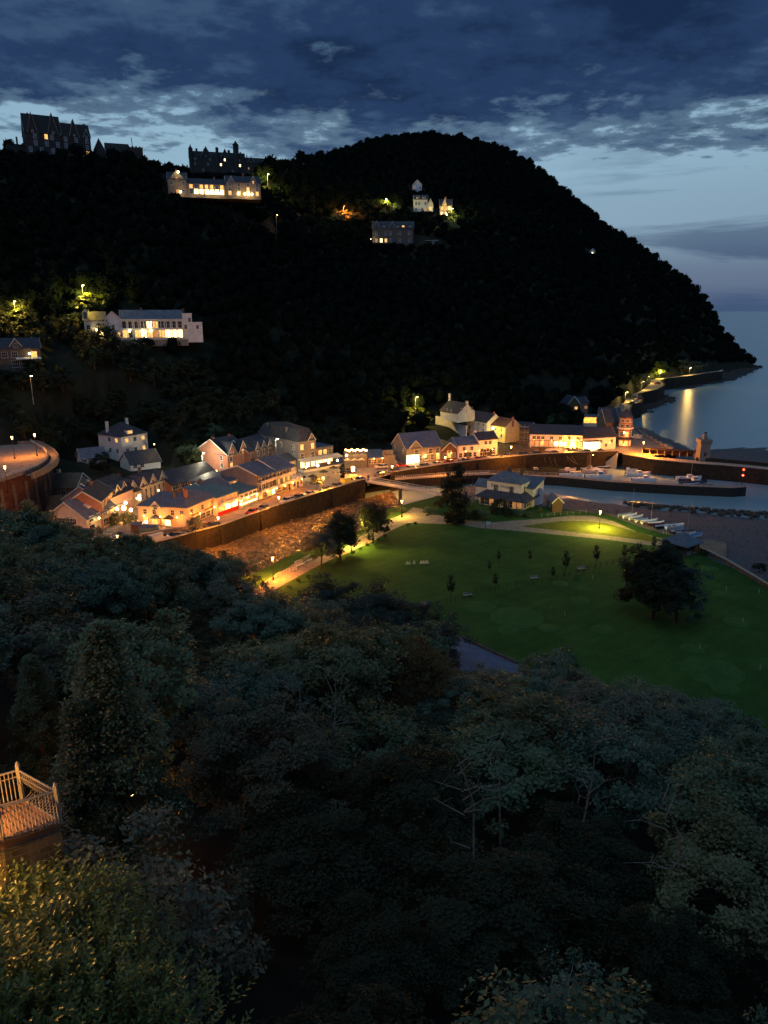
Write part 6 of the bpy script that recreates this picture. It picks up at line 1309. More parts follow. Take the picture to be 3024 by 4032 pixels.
LM = [leafmat('leaf_green', (.014, .036, .015), (.16, .24, .13), .25, .45, .5), leafmat('leaf_olive', (.035, .050, .020), (.20, .23, .11), .25, .45, .5), leafmat('leaf_bluegreen', (.012, .034, .024), (.13, .22, .16), .25, .45, .5),
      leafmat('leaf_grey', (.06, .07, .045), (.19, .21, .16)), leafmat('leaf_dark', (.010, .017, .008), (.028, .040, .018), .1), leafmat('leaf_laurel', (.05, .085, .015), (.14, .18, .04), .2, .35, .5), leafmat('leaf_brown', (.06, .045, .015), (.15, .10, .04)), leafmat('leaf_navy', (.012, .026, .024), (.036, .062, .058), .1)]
M_bark = mat('bark', (.07, .055, .042), .95, .4, 3, .4); M_pbark = mat('pale_bark', (.22, .20, .18), .9, .3, 3, .3)
def leaves(name, C, size, m, seed, up=.5, aspect=.55, out=None):
    """many leaf faces at the points C, each its own tilt and tone"""
    g = np.random.default_rng(seed); n = len(C)
    nrm = g.normal(size=(n, 3)); nrm /= np.linalg.norm(nrm, axis=1)[:, None]; nrm[:, 2] = np.abs(nrm[:, 2]) + up
    if out is not None: nrm += out * .8
    nrm /= np.linalg.norm(nrm, axis=1)[:, None]
    t = g.normal(size=(n, 3)); t -= nrm * (t * nrm).sum(1)[:, None]; t /= np.linalg.norm(t, axis=1)[:, None]; b = np.cross(nrm, t)
    s = (size * g.uniform(.6, 1.35, n))[:, None]; w = s * aspect
    v = np.empty((n, 4, 3)); v[:, 0] = C - t * s; v[:, 1] = C + b * w - nrm * s * .12; v[:, 2] = C + t * s; v[:, 3] = C - b * w - nrm * s * .12
    me = bpy.data.meshes.new(name); me.vertices.add(n * 4); me.vertices.foreach_set('co', v.reshape(-1)); me.loops.add(n * 4); me.loops.foreach_set('vertex_index', np.arange(n * 4, dtype=np.int32))
    me.polygons.add(n); me.polygons.foreach_set('loop_start', np.arange(0, n * 4, 4, dtype=np.int32)); me.polygons.foreach_set('loop_total', np.full(n, 4, dtype=np.int32))
    me.materials.append(m); me.update()
    tone = me.attributes.new('tone', 'FLOAT', 'FACE'); tone.data.foreach_set('value', np.clip(g.normal(.5, .22, n), 0, 1).astype(np.float32)); return me
def tree_proto(seed, H, R, n_cl, per, leaf, shape='round', trunk_r=.3, clump=.9, base=.35, bark=None, up=.5, flat=.75, asp=.55):
    """meshes of one tree: tapered trunk with limbs, and a crown of leaf clumps round the limb ends"""
    g = random.Random(seed); r = np.random.default_rng(seed); m = MB(); cz = H * (base + 1) / 2; hz = H * (1 - base) / 2
    lean = Vector((g.uniform(-.6, .6), g.uniform(-.6, .6), 0)) * (H / 10)
    spine = [Vector((0, 0, -.6)), Vector((lean.x * .1, lean.y * .1, H * .18)), Vector((lean.x * .5, lean.y * .5, H * .45)), Vector((lean.x, lean.y, H * .78))]
    m.tube(spine, [trunk_r * 1.3, trunk_r, trunk_r * .7, trunk_r * .2], 8)
    cl = []
    for i in range(n_cl):
        if shape == 'cone':
            f = g.random() ** .8; z = H * (base + (1 - base) * f); rr = R * (1 - f) ** .8 * (.55 + .5 * g.random()); a = g.uniform(0, 6.283); p = Vector((rr * math.cos(a), rr * math.sin(a), z))
        elif shape == 'column':
            f = g.random(); z = H * (base + (1 - base) * f); rr = R * (.5 + .5 * math.sin(math.pi * min(1, f * .8 + .15))) * (.5 + .5 * g.random()); a = g.uniform(0, 6.283); p = Vector((rr * math.cos(a), rr * math.sin(a), z))
        else:
            while True:
                d = Vector((g.gauss(0, 1), g.gauss(0, 1), g.gauss(.25, 1))).normalized()
                if d.z > -.75: break
            k = g.uniform(.62, 1.08) * (1 + .22 * math.sin(3.1 * math.atan2(d.y, d.x) + seed) + .12 * math.sin(5 * d.z + seed))
            p = Vector((d.x * R * k, d.y * R * k, cz + d.z * hz * k * (flat + .25)))
        cl.append(p)
    for i in range(0, n_cl, max(1, n_cl // 16)):
        p = cl[i]; s = g.uniform(.25, .7); q = spine[1].lerp(spine[3], s); mid = q.lerp(p, .5) + Vector((g.uniform(-.3, .3), g.uniform(-.3, .3), g.uniform(.0, .5)))
        m.tube([q, mid, p], [trunk_r * .42 * (1 - s * .5), trunk_r * .22, trunk_r * .06], 5)
    C = []; O = []
    ctr = np.array([0, 0, cz])
    for p in cl:
        k = clump * g.uniform(.6, 1.3); q = r.normal(size=(per, 3)); q /= np.linalg.norm(q, axis=1)[:, None]; q *= (r.random(per) ** .45)[:, None] * k; q[:, 2] *= .65
        C.append(np.array(p) + q); O.append(np.repeat(((np.array(p) - ctr) / (np.linalg.norm(np.array(p) - ctr) + 1e-6))[None], per, 0))
    C = np.concatenate(C); O = np.concatenate(O)
    return m, C, O, leaf, up, asp
def make_tree_mesh(seed, lm, bark=None, **k):
    m, C, O, leaf, up, asp = tree_proto(seed, **k)
    return m.mesh('trunk', bark or M_bark), leaves('crown', C, leaf, lm, seed + 1, up, asp, O)
def plant(P, meshes, s, rz, label, cat='tree', name='broadleaf_tree', group=None, sz=None):
    t = thing(name, label, cat, P, rz, group); t.scale = (s, s, sz or s)
    if meshes[0]: obj('trunk', meshes[0], t)
    obj('crown', meshes[1], t); return t
# prototypes: near (fine leaves) and middle distance
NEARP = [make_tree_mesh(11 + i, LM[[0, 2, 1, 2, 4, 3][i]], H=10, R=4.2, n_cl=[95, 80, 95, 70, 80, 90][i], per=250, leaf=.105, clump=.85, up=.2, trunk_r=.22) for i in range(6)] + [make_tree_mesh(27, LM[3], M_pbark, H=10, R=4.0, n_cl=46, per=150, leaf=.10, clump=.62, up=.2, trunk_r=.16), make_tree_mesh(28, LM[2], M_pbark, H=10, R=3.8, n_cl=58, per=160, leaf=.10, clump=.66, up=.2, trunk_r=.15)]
MIDP = [make_tree_mesh(31 + i, LM[[0, 2, 1, 2, 0, 3][i]], H=11, R=4.6, n_cl=85, per=125, leaf=.155, clump=1.0, trunk_r=.25, up=.25) for i in range(6)]
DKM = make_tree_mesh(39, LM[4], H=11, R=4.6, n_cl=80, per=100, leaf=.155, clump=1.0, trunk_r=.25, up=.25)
CONE = make_tree_mesh(51, LM[0], H=14, R=3.6, n_cl=230, per=150, leaf=.095, shape='cone', clump=.85, base=.08, up=.15)
NAVY = [make_tree_mesh(61 + i, LM[7], H=11, R=5.5, n_cl=120, per=120, leaf=.17, clump=1.25, base=.15) for i in range(2)]
FARP = [make_tree_mesh(71 + i, LM[[0, 2, 1][i]], H=11, R=5.0, n_cl=70, per=42, leaf=.42, clump=1.5, base=.2, trunk_r=.3) for i in range(3)]
LMD = leafmat('leaf_hill', (.010, .019, .008), (.036, .050, .020), .1)  # leaf colour darkened to stand in for self-shade within the crowns
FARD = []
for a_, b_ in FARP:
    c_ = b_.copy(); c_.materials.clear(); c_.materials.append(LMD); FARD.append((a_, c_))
# --- wood below the viewer: edge of the foliage in the photograph
EDGE = [(-400, 1990), (0, 1992), (125, 2000), (195, 2052), (240, 2065), (300, 2095), (358, 2128), (412, 2142), (470, 2110), (520, 2105), (586, 2150), (700, 2165), (760, 2172), (836, 2188), (900, 2210), (981, 2258), (1017, 2315), (1068, 2368), (1162, 2385), (1190, 2345), (1263, 2310), (1342, 2302), (1451, 2330), (1596, 2360), (1682, 2415), (1762, 2470), (1813, 2540), (1840, 2690), (2000, 2700), (2070, 2640), (2185, 2575), (2273, 2592), (2334, 2672), (2456, 2735), (2577, 2755), (2679, 2725), (2747, 2755), (2850, 2805), (3024, 2890), (3500, 3100)]
def over(P, Rr, Ht):
    """how far a crown centred over P pokes above the foliage edge (picture rows, positive = too high)"""
    w = -1e9
    for dx, f in ((-Rr, .62), (-Rr * .7, .9), (0, 1.0), (Rr * .7, .9), (Rr, .62)):
        u, v = proj((P[0] + dx, P[1], P[2] + Ht * f)); w = max(w, interp(u, EDGE) - v)
    return w
g = random.Random(77); placed = []
ZL = [(700, 'near', 'broadleaf tree in the dark wood filling the lower left, above the laurel bushes'), (1400, 'near', 'broadleaf tree in the dark wood at the bottom centre of the slope'), (4000, 'near', 'blue green broadleaf tree in the dark wood at the lower right')]
ZF = [(700, '', 'dark tree in the wood between the lit village and the lower left slope'), (1300, '', 'tree in the wooded slope facing the river and its lit path'), (2000, '', 'tree in the wooded slope just below the blue tarmac court'), (4000, '', 'dark tree along the wooded lower edge of the dark green lawn')]
# special trees first
def cast(u, v, lift):                 # point where the sight line is 'lift' metres above the near slope
    d = ray(u, v); y = 8.0
    while y < 170:
        x = d[0] / d[1] * y; z = CH + d[2] / d[1] * y
        if z <= near(x, y) + lift: return Vector((x, y, near(x, y)))
        y += .25
    return Vector((d[0] / d[1] * 150, 150, 5))
def special(u, v, Ht, meshes, Hm, label, name, Rr, cat='tree', squash=1, group=None):
    P = cast(u, v, Ht * .98); s = Ht / Hm; placed.append((P.x, P.y, Rr)); return plant(P, meshes, s * squash, g.uniform(0, 6.28), label, cat, name, group, s)
special(400, 2500, 15, CONE, 14, 'tall pale conical tree standing out of the dark wood at left', 'conical_tree', 3.4)
special(300, 2800, 11, CONE, 14, 'shorter grey green conical tree below the tall pale one at left', 'conical_tree', 2.6)
special(120, 2610, 9, CONE, 14, 'small upright tree at the far left edge of the wood', 'conical_tree', 2.2)
special(1290, 2300, 11, NAVY[0], 11, 'rounded navy blue evergreen at the left of the big clump beside the lawn', 'evergreen_tree', 5)
special(1480, 2340, 12, NAVY[1], 11, 'broad navy blue evergreen in the middle of the big clump beside the lawn', 'evergreen_tree', 5)
special(1640, 2400, 11.5, NAVY[0], 11, 'navy blue evergreen at the right of the big clump beside the lawn', 'evergreen_tree', 5)
special(1700, 2480, 10, NAVY[1], 11, 'lowest navy blue evergreen of the clump, next to the blue tarmac court', 'evergreen_tree', 4.5)
special(1390, 2460, 10, NAVY[1], 11, 'front navy blue evergreen spilling towards the brownish trees', 'evergreen_tree', 4.5)
special(900, 2200, 12, MIDP[4], 11, 'dark broadleaf tree with the glittering river seen through its top', 'broadleaf_tree', 4)
special(1090, 2850, 10, NEARP[5], 10, 'pale bluish leaved tree in the middle of the lower wood', 'broadleaf_tree', 3.6)
special(930, 2830, 9.5, NEARP[5], 10, 'pale leaved tree just left of the other pale one in the lower wood', 'broadleaf_tree', 3.2)
special(2185, 2572, 9, MIDP[3], 11, 'rounded dark tree topping the wood right of the blue tarmac court', 'broadleaf_tree', 4)
special(1640, 2560, 10, (MIDP[2][0], leaves('crown', tree_proto(35, H=11, R=4.6, n_cl=120, per=90, leaf=.15, clump=1.0)[1], .15, LM[6], 9)), 11, 'brown leaved tree in front of the navy evergreens', 'broadleaf_tree', 4)
EXN = [(-14, 19, 5.5), (-20, 22, 5)]
SHADE_GAPS = [(2650, 3850, 430, 200), (1350, 3980, 420, 120), (700, 3620, 130, 300), (1130, 3260, 170, 130), (720, 2520, 140, 80), (1230, 2900, 110, 150), (1900, 3230, 140, 70), (2330, 3420, 300, 110), (250, 2430, 180, 60), (1650, 3620, 160, 60), (2150, 3230, 110, 80), (520, 3300, 130, 120), (120, 2850, 130, 90), (1680, 2860, 90, 60)]
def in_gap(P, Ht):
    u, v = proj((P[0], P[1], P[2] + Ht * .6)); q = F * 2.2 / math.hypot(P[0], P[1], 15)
    return any(((u - a) / (c + q)) ** 2 + ((v - b) / (d + q * .8)) ** 2 < 1 for a, b, c, d in SHADE_GAPS)
def vis(P, Ht):
    for zz in (0, Ht):
        u, v = proj((P[0], P[1], P[2] + zz))
        if -350 < u < 3400 and v < 4700: return True
    return False
tries = 0
cand = []
for k in range(9000):
    y = 9 + 145 * g.random() ** 1.0; x = g.uniform(-.62, .60) * (y + 12)
    if y > interp(x, NEARF) - 2: continue
    cand.append((y, x))
g.shuffle(cand)
ntree = 0
for y, x in cand:
    dist = math.hypot(y, x); R0 = 3.3 if y < 30 else 4.4
    if any((x - a) ** 2 + (y - b) ** 2 < ((R0 + c) * (.84 if y < 60 else .70)) ** 2 for a, b, c in placed): continue
    if any((x - a) ** 2 + (y - b) ** 2 < c * c for a, b, c in EXN): continue
    z = near(x, y)
    nearby = dist < 44
    Ht = g.uniform(6, 12.5) if not nearby else g.uniform(5.5, 10.5)
    if y < 16: Ht = min(Ht, 49.5 - z)
    # keep the photograph's edge of the wood: lower a crown that would rise over it
    P = (x, y, z)
    while Ht > 3 and over(P, max(Ht * .42, R0 * 1.05), Ht) > 0: Ht -= .4
    if Ht <= 3.2 or not vis(P, Ht): continue
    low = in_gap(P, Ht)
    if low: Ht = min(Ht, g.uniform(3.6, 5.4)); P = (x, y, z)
    # stay below the deck at left
    u, v = proj((x, y, z + Ht))
    if dist < 30 and x < -4:
        while Ht > 2.5 and proj((x, y, z + Ht))[1] < 3380 + max(0, (u - 500)) * -.9 and y < 21 and u < 700: Ht -= .5
        if Ht <= 2.5: continue
    placed.append((x, y, R0)); pr = NEARP[g.choice([0, 0, 1, 1, 2, 3, 4, 4, 5, 6, 7, 7])] if nearby else g.choice(MIDP)
    if low: pr = NEARP[4] if nearby else DKM  # near-black leaves here stand in for the shade between crowns
    s = Ht / (10 if nearby else 11); sxy = max(s * 1.0, R0 / 4.3) * g.uniform(.95, 1.2); Z = ZL if nearby else ZF
    lb = next(l for a, _, l in Z if u < a)
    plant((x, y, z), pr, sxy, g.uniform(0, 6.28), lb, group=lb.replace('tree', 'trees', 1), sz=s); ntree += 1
for k, uu in enumerate(range(15, 800, 52)):
    a = ray(uu, 2050); a = a[0] / a[1]; y = 120.0
    while y < interp(a * y, NEARF) - 5: y += 1
    x = a * y; zt_ = zat((x, y), interp(uu, EDGE) + 6); Ht = min(17, zt_ - near(x, y))
    if Ht > 5: plant((x, y, near(x, y)), MIDP[k % 6], max(Ht / 11, 1.0), k * 1.1, ZF[0][0] and 'dark tree in the wood between the lit village and the lower left slope', group='dark trees in the wood between the lit village and the lower left slope', sz=Ht / 11)
# pale dead trees and bare limbs poking out of the wood
def dead_tree(u, v, Ht, label, seed, spread=2.0, lean=(0, 0)):
    P = cast(u, v, Ht * .84); gg = random.Random(seed); m = MB(); H_ = Ht * 1.1
    top = Vector((lean[0], lean[1], H_)); sp = [Vector((0, 0, 0)), Vector((lean[0] * .2, lean[1] * .2, H_ * .4)), Vector((lean[0] * .5 + .3, lean[1] * .5, H_ * .75)), top]
    m.tube(sp, [.09, .07, .05, .012], 6)
    for k in range(9):
        q = sp[1].lerp(sp[3], gg.uniform(.1, .9)); a = gg.uniform(0, 6.28); d = Vector((math.cos(a), math.sin(a) * .5, gg.uniform(.1, .9))) * gg.uniform(.5, 1) * spread
        j = Vector((gg.uniform(-.3, .3), 0, gg.uniform(-.1, .4))); m.tube([q, q + d * .5 + j, q + d], [.034, .022, .008], 5)
        e = q + d * .55 + j; m.tube([e, e + Vector((gg.uniform(-.6, .6), gg.uniform(-.4, .4), gg.uniform(.2, .9)))], [.02, .006], 4)
    t = thing('bare_tree', label, 'tree', P); part(t, m, 'trunk', M_pbark); return t
dead_tree(2290, 2800, 11.8, 'leafless pale tree with curved top standing highest in the right hand wood', 1, 2.4, (-1.0, 0))
dead_tree(2300, 3040, 11.4, 'pale broken tree trunk with forking limbs in the middle of the right hand wood', 2, 3.0, (.5, 0))
dead_tree(2000, 2990, 11.0, 'thin pale leafless tree leaning left among the dark leaves', 3, 2.6, (-1.6, 0))
dead_tree(2730, 3290, 10.4, 'long pale dead limbs arching at the lower right', 4, 3.2, (-2.0, 0))
dead_tree(2640, 2830, 11.0, 'short pale forked tree close under the right hand lawn edge', 5, 1.4)
dead_tree(2760, 2830, 11.0, 'pale twiggy tree nearest the right edge under the lawn', 6, 1.4, (.5, 0))
dead_tree(1180, 2720, 11.6, 'thin trunked tree with bare lower stem, left of its forked neighbour', 7, 2.2, (-.6, 0))
dead_tree(1300, 2740, 11.6, 'thin forked tree trunk with spreading bare limbs in the centre', 8, 3.0, (.3, 0))
dead_tree(1900, 3150, 11.0, 'low pale curved branch tree at bottom centre right', 9, 2.4, (-1.5, 0))
# laurels by the balcony
def laurel_mesh(seed, n=300, R=1.9):
    gg = np.random.default_rng(seed); C = []; m = MB(); vs = []; fs = []; tones = []
    for k in range(n):
        d = gg.normal(size=3); d[2] = abs(d[2]); d /= np.linalg.norm(d); base = d * R * gg.uniform(.55, 1.0) * np.array([1, 1, .8])
        ax = d * .4 + np.array([0, 0, .8]) + gg.normal(size=3) * .15; ax /= np.linalg.norm(ax); L_ = gg.uniform(.22, .5)
        if gg.random() < .12: L_ *= 1.8
        nl = int(L_ / .045)
        for j in range(nl):
            a = j * 2.4; p = base + ax * L_ * j / nl; sd = np.cross(ax, [math.cos(a), math.sin(a), .1]); sd /= np.linalg.norm(sd)
            dr = sd * .8 + ax * .65; dr /= np.linalg.norm(dr); ww = np.cross(dr, ax); ww /= np.linalg.norm(ww); ll = gg.uniform(.12, .20)
            o = len(vs); vs += [p, p + dr * ll * .5 + ww * .036, p + dr * ll - np.array([0, 0, .012]), p + dr * ll * .5 - ww * .036]; fs.append((o, o + 1, o + 2, o + 3)); tones.append(min(1, max(0, gg.normal(.55, .25))))
    me = bpy.data.meshes.new('crown'); me.from_pydata([tuple(p) for p in vs], [], fs); me.materials.append(LM[5]); t = me.attributes.new('tone', 'FLOAT', 'FACE'); t.data.foreach_set('value', np.array(tones, dtype=np.float32)); me.update(); return me
def stems(seed, R):
    gg = random.Random(seed); m = MB()
    for k in range(14): a = gg.uniform(0, 6.28); m.tube([(0, 0, -3.5), (math.cos(a) * R * .3, math.sin(a) * R * .3, -.8), (math.cos(a) * R * .7, math.sin(a) * R * .7, R * .5)], [.06, .04, .012], 5)
    return m.mesh('trunk', M_bark)
LAU = [laurel_mesh(5 + i, 230) for i in range(3)]; LST = stems(3, 1.9)
LB = [(90, 3560, 15.2, 1.0, 'bright yellow lit laurel bush directly below the balcony railing'), (330, 3560, 15.4, .95, 'laurel bush with upright leafy shoots right of the balcony foot'), (470, 3680, 15.0, .85, 'laurel bush at the dark right end of the laurel row'), (200, 3760, 13.4, 1.1, 'laurel bush in the middle of the lower left corner'), (20, 3820, 12.8, 1.0, 'laurel bush at the left edge near the bottom'),
      (420, 3900, 12.6, .95, 'dim laurel bush at the bottom left, right of the lit ones'), (180, 4010, 11.6, 1.0, 'laurel bush cut by the bottom edge of the view'), (640, 4000, 12.4, .9, 'darkest laurel bush at the bottom, farthest from the balcony'), (-120, 3650, 14.5, 1.0, 'laurel bush half outside the left edge under the balcony')]
for k, (u, v, y, s, lb) in enumerate(LB):
    P = atd((u, v), y); P.z -= 1.0; plant(P, (LST, LAU[k % 3]), s, k * 1.3, lb, 'bush', 'laurel_bush', 'laurel bushes below the balcony')

def duck(x, y, z, R_, Hh):
    # crowns before a house stay below its ground floor
    for u0, u1, vb, hy in VIEW:
        if y < hy:
            while Hh > 2.4:
                u, v = proj((x, y, z + Hh)); w = F * R_ / y
                if u + w > u0 and u - w < u1 and v < vb and v > vb - 260: Hh -= .6
                else: break
    return Hh
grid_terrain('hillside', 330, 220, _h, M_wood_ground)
# ------------------------------------------------------------------ far woods: the biggest as single trees, the rest as one wood
g = random.Random(99); far = []; pts = []
def clear(x, y, k=1.0): return any((x - a) ** 2 + (y - b) ** 2 < (r * k) ** 2 for a, b, r in EXC)
y = 190.0
grid = {}
def ok(x, y, d):
    cx, cy_ = int(x // 12), int(y // 12)
    for i in (-1, 0, 1):
        for j in (-1, 0, 1):
            for (a, b, r) in grid.get((cx + i, cy_ + j), ()):
                if (a - x) ** 2 + (b - y) ** 2 < ((d + r) * .5) ** 2: return False
    grid.setdefault((cx, cy_), []).append((x, y, d)); return True
FAR_T = []
for k in range(85000):
    y = 195 + 720 * g.random() ** .8; x = g.uniform(-.60, .50) * y; a = x / y
    y0 = interp(a, FOOT); y1 = interp(a, [(p[0], p[1]) for p in _A])
    if y < y0 + 5 or y > y1 + 22 or a > A_END - .003: continue
    if clear(x, y): continue
    if a > .30 and y < y0 + 12: continue
    d = 4.6 + 2.4 * g.random() + max(0, y - 350) * .0012
    if not ok(x, y, d): continue
    FAR_T.append((y, x, d))
FAR_T.sort(); print('far trees', len(FAR_T))
IND = FAR_T[:110]
HL = ['dark tree on the steep black hillside above the hairpin road and white villa', 'tree on the bank behind the brick houses and the grey hotel', 'tree on the bushy bank around the yellow lamp and white cottage', 'tree on the dark slope behind the long white harbour row', 'tree on the black slope above the coast road']
for (y, x, d) in IND:
    a = x / y; z = hill(x, y); lb = HL[0 if a < -.24 else 1 if a < -.03 else 2 if a < .12 else 3 if a < .28 else 4]
    Hh = d * g.uniform(1.15, 1.6)
    Hh = duck(x, y, z, d * .5, Hh)
    if Hh < 2.5: continue
    if y - interp(a, FOOT) < 22: Hh *= .7
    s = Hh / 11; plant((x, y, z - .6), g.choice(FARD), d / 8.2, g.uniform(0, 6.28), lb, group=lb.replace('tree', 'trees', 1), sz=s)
vs_b, fs_b = ICO2; tv = np.array(vs_b); fidx = np.array(fs_b)
r = np.random.default_rng(4); V = []; Fc = []; TN = []; off = 0
for (y, x, d) in FAR_T[110:]:
    z = hill(x, y); Hh = duck(x, y, z, d * .5, d * r.uniform(1.0, 1.5))
    if Hh < 2.5: continue
    n1 = r.normal(size=(3, 3)); R_ = d * .58
    ph = np.sin(tv @ n1.T * 2.4 + r.uniform(0, 6, 3)).sum(1) * .10; rad = 1 + ph + r.uniform(-.14, .14, len(tv))
    pv = tv * rad[:, None] * np.array([R_, R_, Hh * .48]) * .86; pv += np.array([x, y, z + Hh * .5]); V.append(pv); Fc.append(fidx + off); off += len(tv); tb = .35 + 1.1 * pnoise(Vector((x / 45, y / 45, 3))) + r.uniform(-.15, .15); TN.append(np.clip(r.normal(tb, .12, len(fidx)), 0, 1))
    m_ = 120; q = r.normal(size=(m_, 3)); q /= np.linalg.norm(q, axis=1)[:, None]; q[:, 2] = np.abs(q[:, 2]) * 1.0 - .15; c = q * np.array([R_, R_, Hh * .48]) * r.uniform(.84, 1.16, m_)[:, None] + np.array([x, y, z + Hh * .5])
    t1 = r.normal(size=(m_, 3)) * d * .10; t2 = r.normal(size=(m_, 3)) * d * .10
    tri = np.stack([c - t1, c + t1, c + t2], 1).reshape(-1, 3); V.append(tri); Fc.append(np.arange(m_ * 3).reshape(-1, 3) + off); off += m_ * 3; TN.append(np.clip(r.normal(tb + .08, .2, m_), 0, 1))
V = np.concatenate(V).astype(np.float32); Fc = np.concatenate(Fc).astype(np.int32); TN = np.concatenate(TN).astype(np.float32)
me = bpy.data.meshes.new('woodland'); me.vertices.add(len(V)); me.vertices.foreach_set('co', V.reshape(-1)); me.loops.add(len(Fc) * 3); me.loops.foreach_set('vertex_index', Fc.reshape(-1))
me.polygons.add(len(Fc)); me.polygons.foreach_set('loop_start', np.arange(0, len(Fc) * 3, 3, dtype=np.int32)); me.polygons.foreach_set('loop_total', np.full(len(Fc), 3, dtype=np.int32)); me.update()
tt = me.attributes.new('tone', 'FLOAT', 'FACE'); tt.data.foreach_set('value', TN); me.materials.append(leafmat('far_leaf', (.003, .006, .005), (.008, .0135, .011), 0, .9, .0))  # canopy self-shading is put into this very dark leaf colour
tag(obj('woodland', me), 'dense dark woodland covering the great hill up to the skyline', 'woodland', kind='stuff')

# ------------------------------------------------------------------ trees, bushes and furniture on the green
SQ = make_tree_mesh(91, LM[4], H=9, R=3.3, n_cl=120, per=90, leaf=.19, clump=1.1, base=.22, trunk_r=.22)
GR = make_tree_mesh(93, LM[3], H=6.5, R=2.9, n_cl=110, per=70, leaf=.13, clump=.7, base=.28, trunk_r=.14)
def gtree(p, z, meshes, Hm, Ht, label, name='broadleaf_tree', k=1.0, rz=0): P = at(p, z); return plant(P, meshes, Ht / Hm * k, rz, label, 'tree', name, None, Ht / Hm)
gtree(c3(715, 715), 4.4, GR, 6.5, 8.6, 'small silvery grey tree beside the riverside path', k=.95)
gtree(c3(960, 592), 4.4, SQ, 9, 10.6, 'dense near black tree right of the silvery one by the path', k=1.0, rz=1)
gtree(c3(1385, 372), 4.4, SQ, 9, 9.4, 'near black round tree casting a long shadow over the lawn', k=.95, rz=3)
gtree(c3(1110, 500), 4.4, make_tree_mesh(95, LM[6], H=7, R=2.3, n_cl=60, per=45, leaf=.15, clump=.8, base=.3, trunk_r=.12), 7, 5.2, 'thin brownish tree around the lamp between the two dark trees')
BIG = make_tree_mesh(97, LM[4], H=10, R=5.6, n_cl=260, per=170, leaf=.17, clump=1.15, base=.16, trunk_r=.35)
PIN = make_tree_mesh(99, LM[7], H=10, R=4.6, n_cl=90, per=70, leaf=.17, clump=1.0, base=.10, trunk_r=.3)
gtree(g5(988, 715), 4.4, BIG, 10, 13.2, 'great black domed tree standing alone on the dark lawn', 'domed_tree', .80, 1)
gtree(g5(1120, 735), 4.4, PIN, 10, 12.0, 'looser grey green conifer just behind the great black domed tree', 'conifer', .85, 2)
COL_ = make_tree_mesh(101, LM[4], H=8, R=1.7, n_cl=90, per=80, leaf=.15, shape='column', clump=.8, base=.02, trunk_r=.15)
gtree(z3(685, 1330), 4.4, COL_, 8, 15.5, 'tall dark cypress in front of the footbridge end', 'cypress_tree', .95)
gtree(z3(620, 1130), 4.4, COL_, 8, 7, 'shorter dark conifer left of the tall cypress', 'cypress_tree', 1.6)
SAP = make_tree_mesh(103, LM[4], H=3, R=.55, n_cl=24, per=30, leaf=.09, shape='column', clump=.35, base=.4, trunk_r=.05)
for p, h, lb in [(g5(92, 400), 3.2, 'bushy sapling leftmost on the far lawn'), (g5(38, 455), 3.0, 'sapling just below the leftmost one on the lawn'), (g5(272, 402), 3.4, 'broad sapling alone in the middle of the far lawn'), (g5(70, 560), 4.4, 'tall slim sapling at the left end of the lawn fence'), (g5(407, 500), 3.4, 'short sapling by the lawn fence near the benches'), (g5(478, 470), 6, 'tall faint sapling behind the lawn fence'), (g5(656, 420), 5.4, 'tall dark sapling in the middle of the lawn fence'), (g5(820, 395), 4.6, 'faint sapling left of the domed tree'), (g5(990, 332), 4.2, 'thin sapling just left of the shelter'), (g4(1345, 515), 6, 'thin sapling by the lawn fence, nearest the navy evergreens')]:
    gtree(p, 4.4, SAP, 3, h, lb, 'sapling', .66)
for p, lb in [(z1(1420, 935), 'small leafy street tree by the wall between black cars'), (z2(125, 930), ''), (z2(1195, 520), 'dark palm like tree on the promenade bend'), (z2(1010, 610), 'thin leafy street tree in front of the crenellated shop'), (z4(1245, 590), '')]:
    if lb: gtree(p, 6, GR if 'palm' not in lb else COL_, 6.5 if 'palm' not in lb else 8, 4.6, lb, 'street_tree', .9)
BUSH = [make_tree_mesh(111 + i, LM[[0, 4, 1, 5][i]], H=3, R=1.9, n_cl=46, per=55, leaf=.14, clump=.6, base=-.1, trunk_r=.08) for i in range(4)]
def bush(p, z, h, k, pr, lb, name='bush', group=None, P=None):
    P = P or at(p, z); t = plant(P, BUSH[pr], h / 3 * k, (P[0] * 1.7) % 6.28, lb, 'bush', name, group, h / 3); return t
for k, p in enumerate([g4(400, 462), g4(465, 430), g4(518, 400), g4(568, 378), g4(610, 352), g4(735, 300), g4(815, 245), g4(855, 228), g4(893, 207), g4(955, 175), g4(990, 157), g4(1115, 98), g4(1155, 90), g4(350, 465)]):
    if k in (4,): continue
    bush(p, 4.42, .75, 1.0, 0 if k % 2 else 1, 'small clipped shrub in the row along the lawn side of the riverside path', 'shrub', 'clipped shrubs along the path edge')
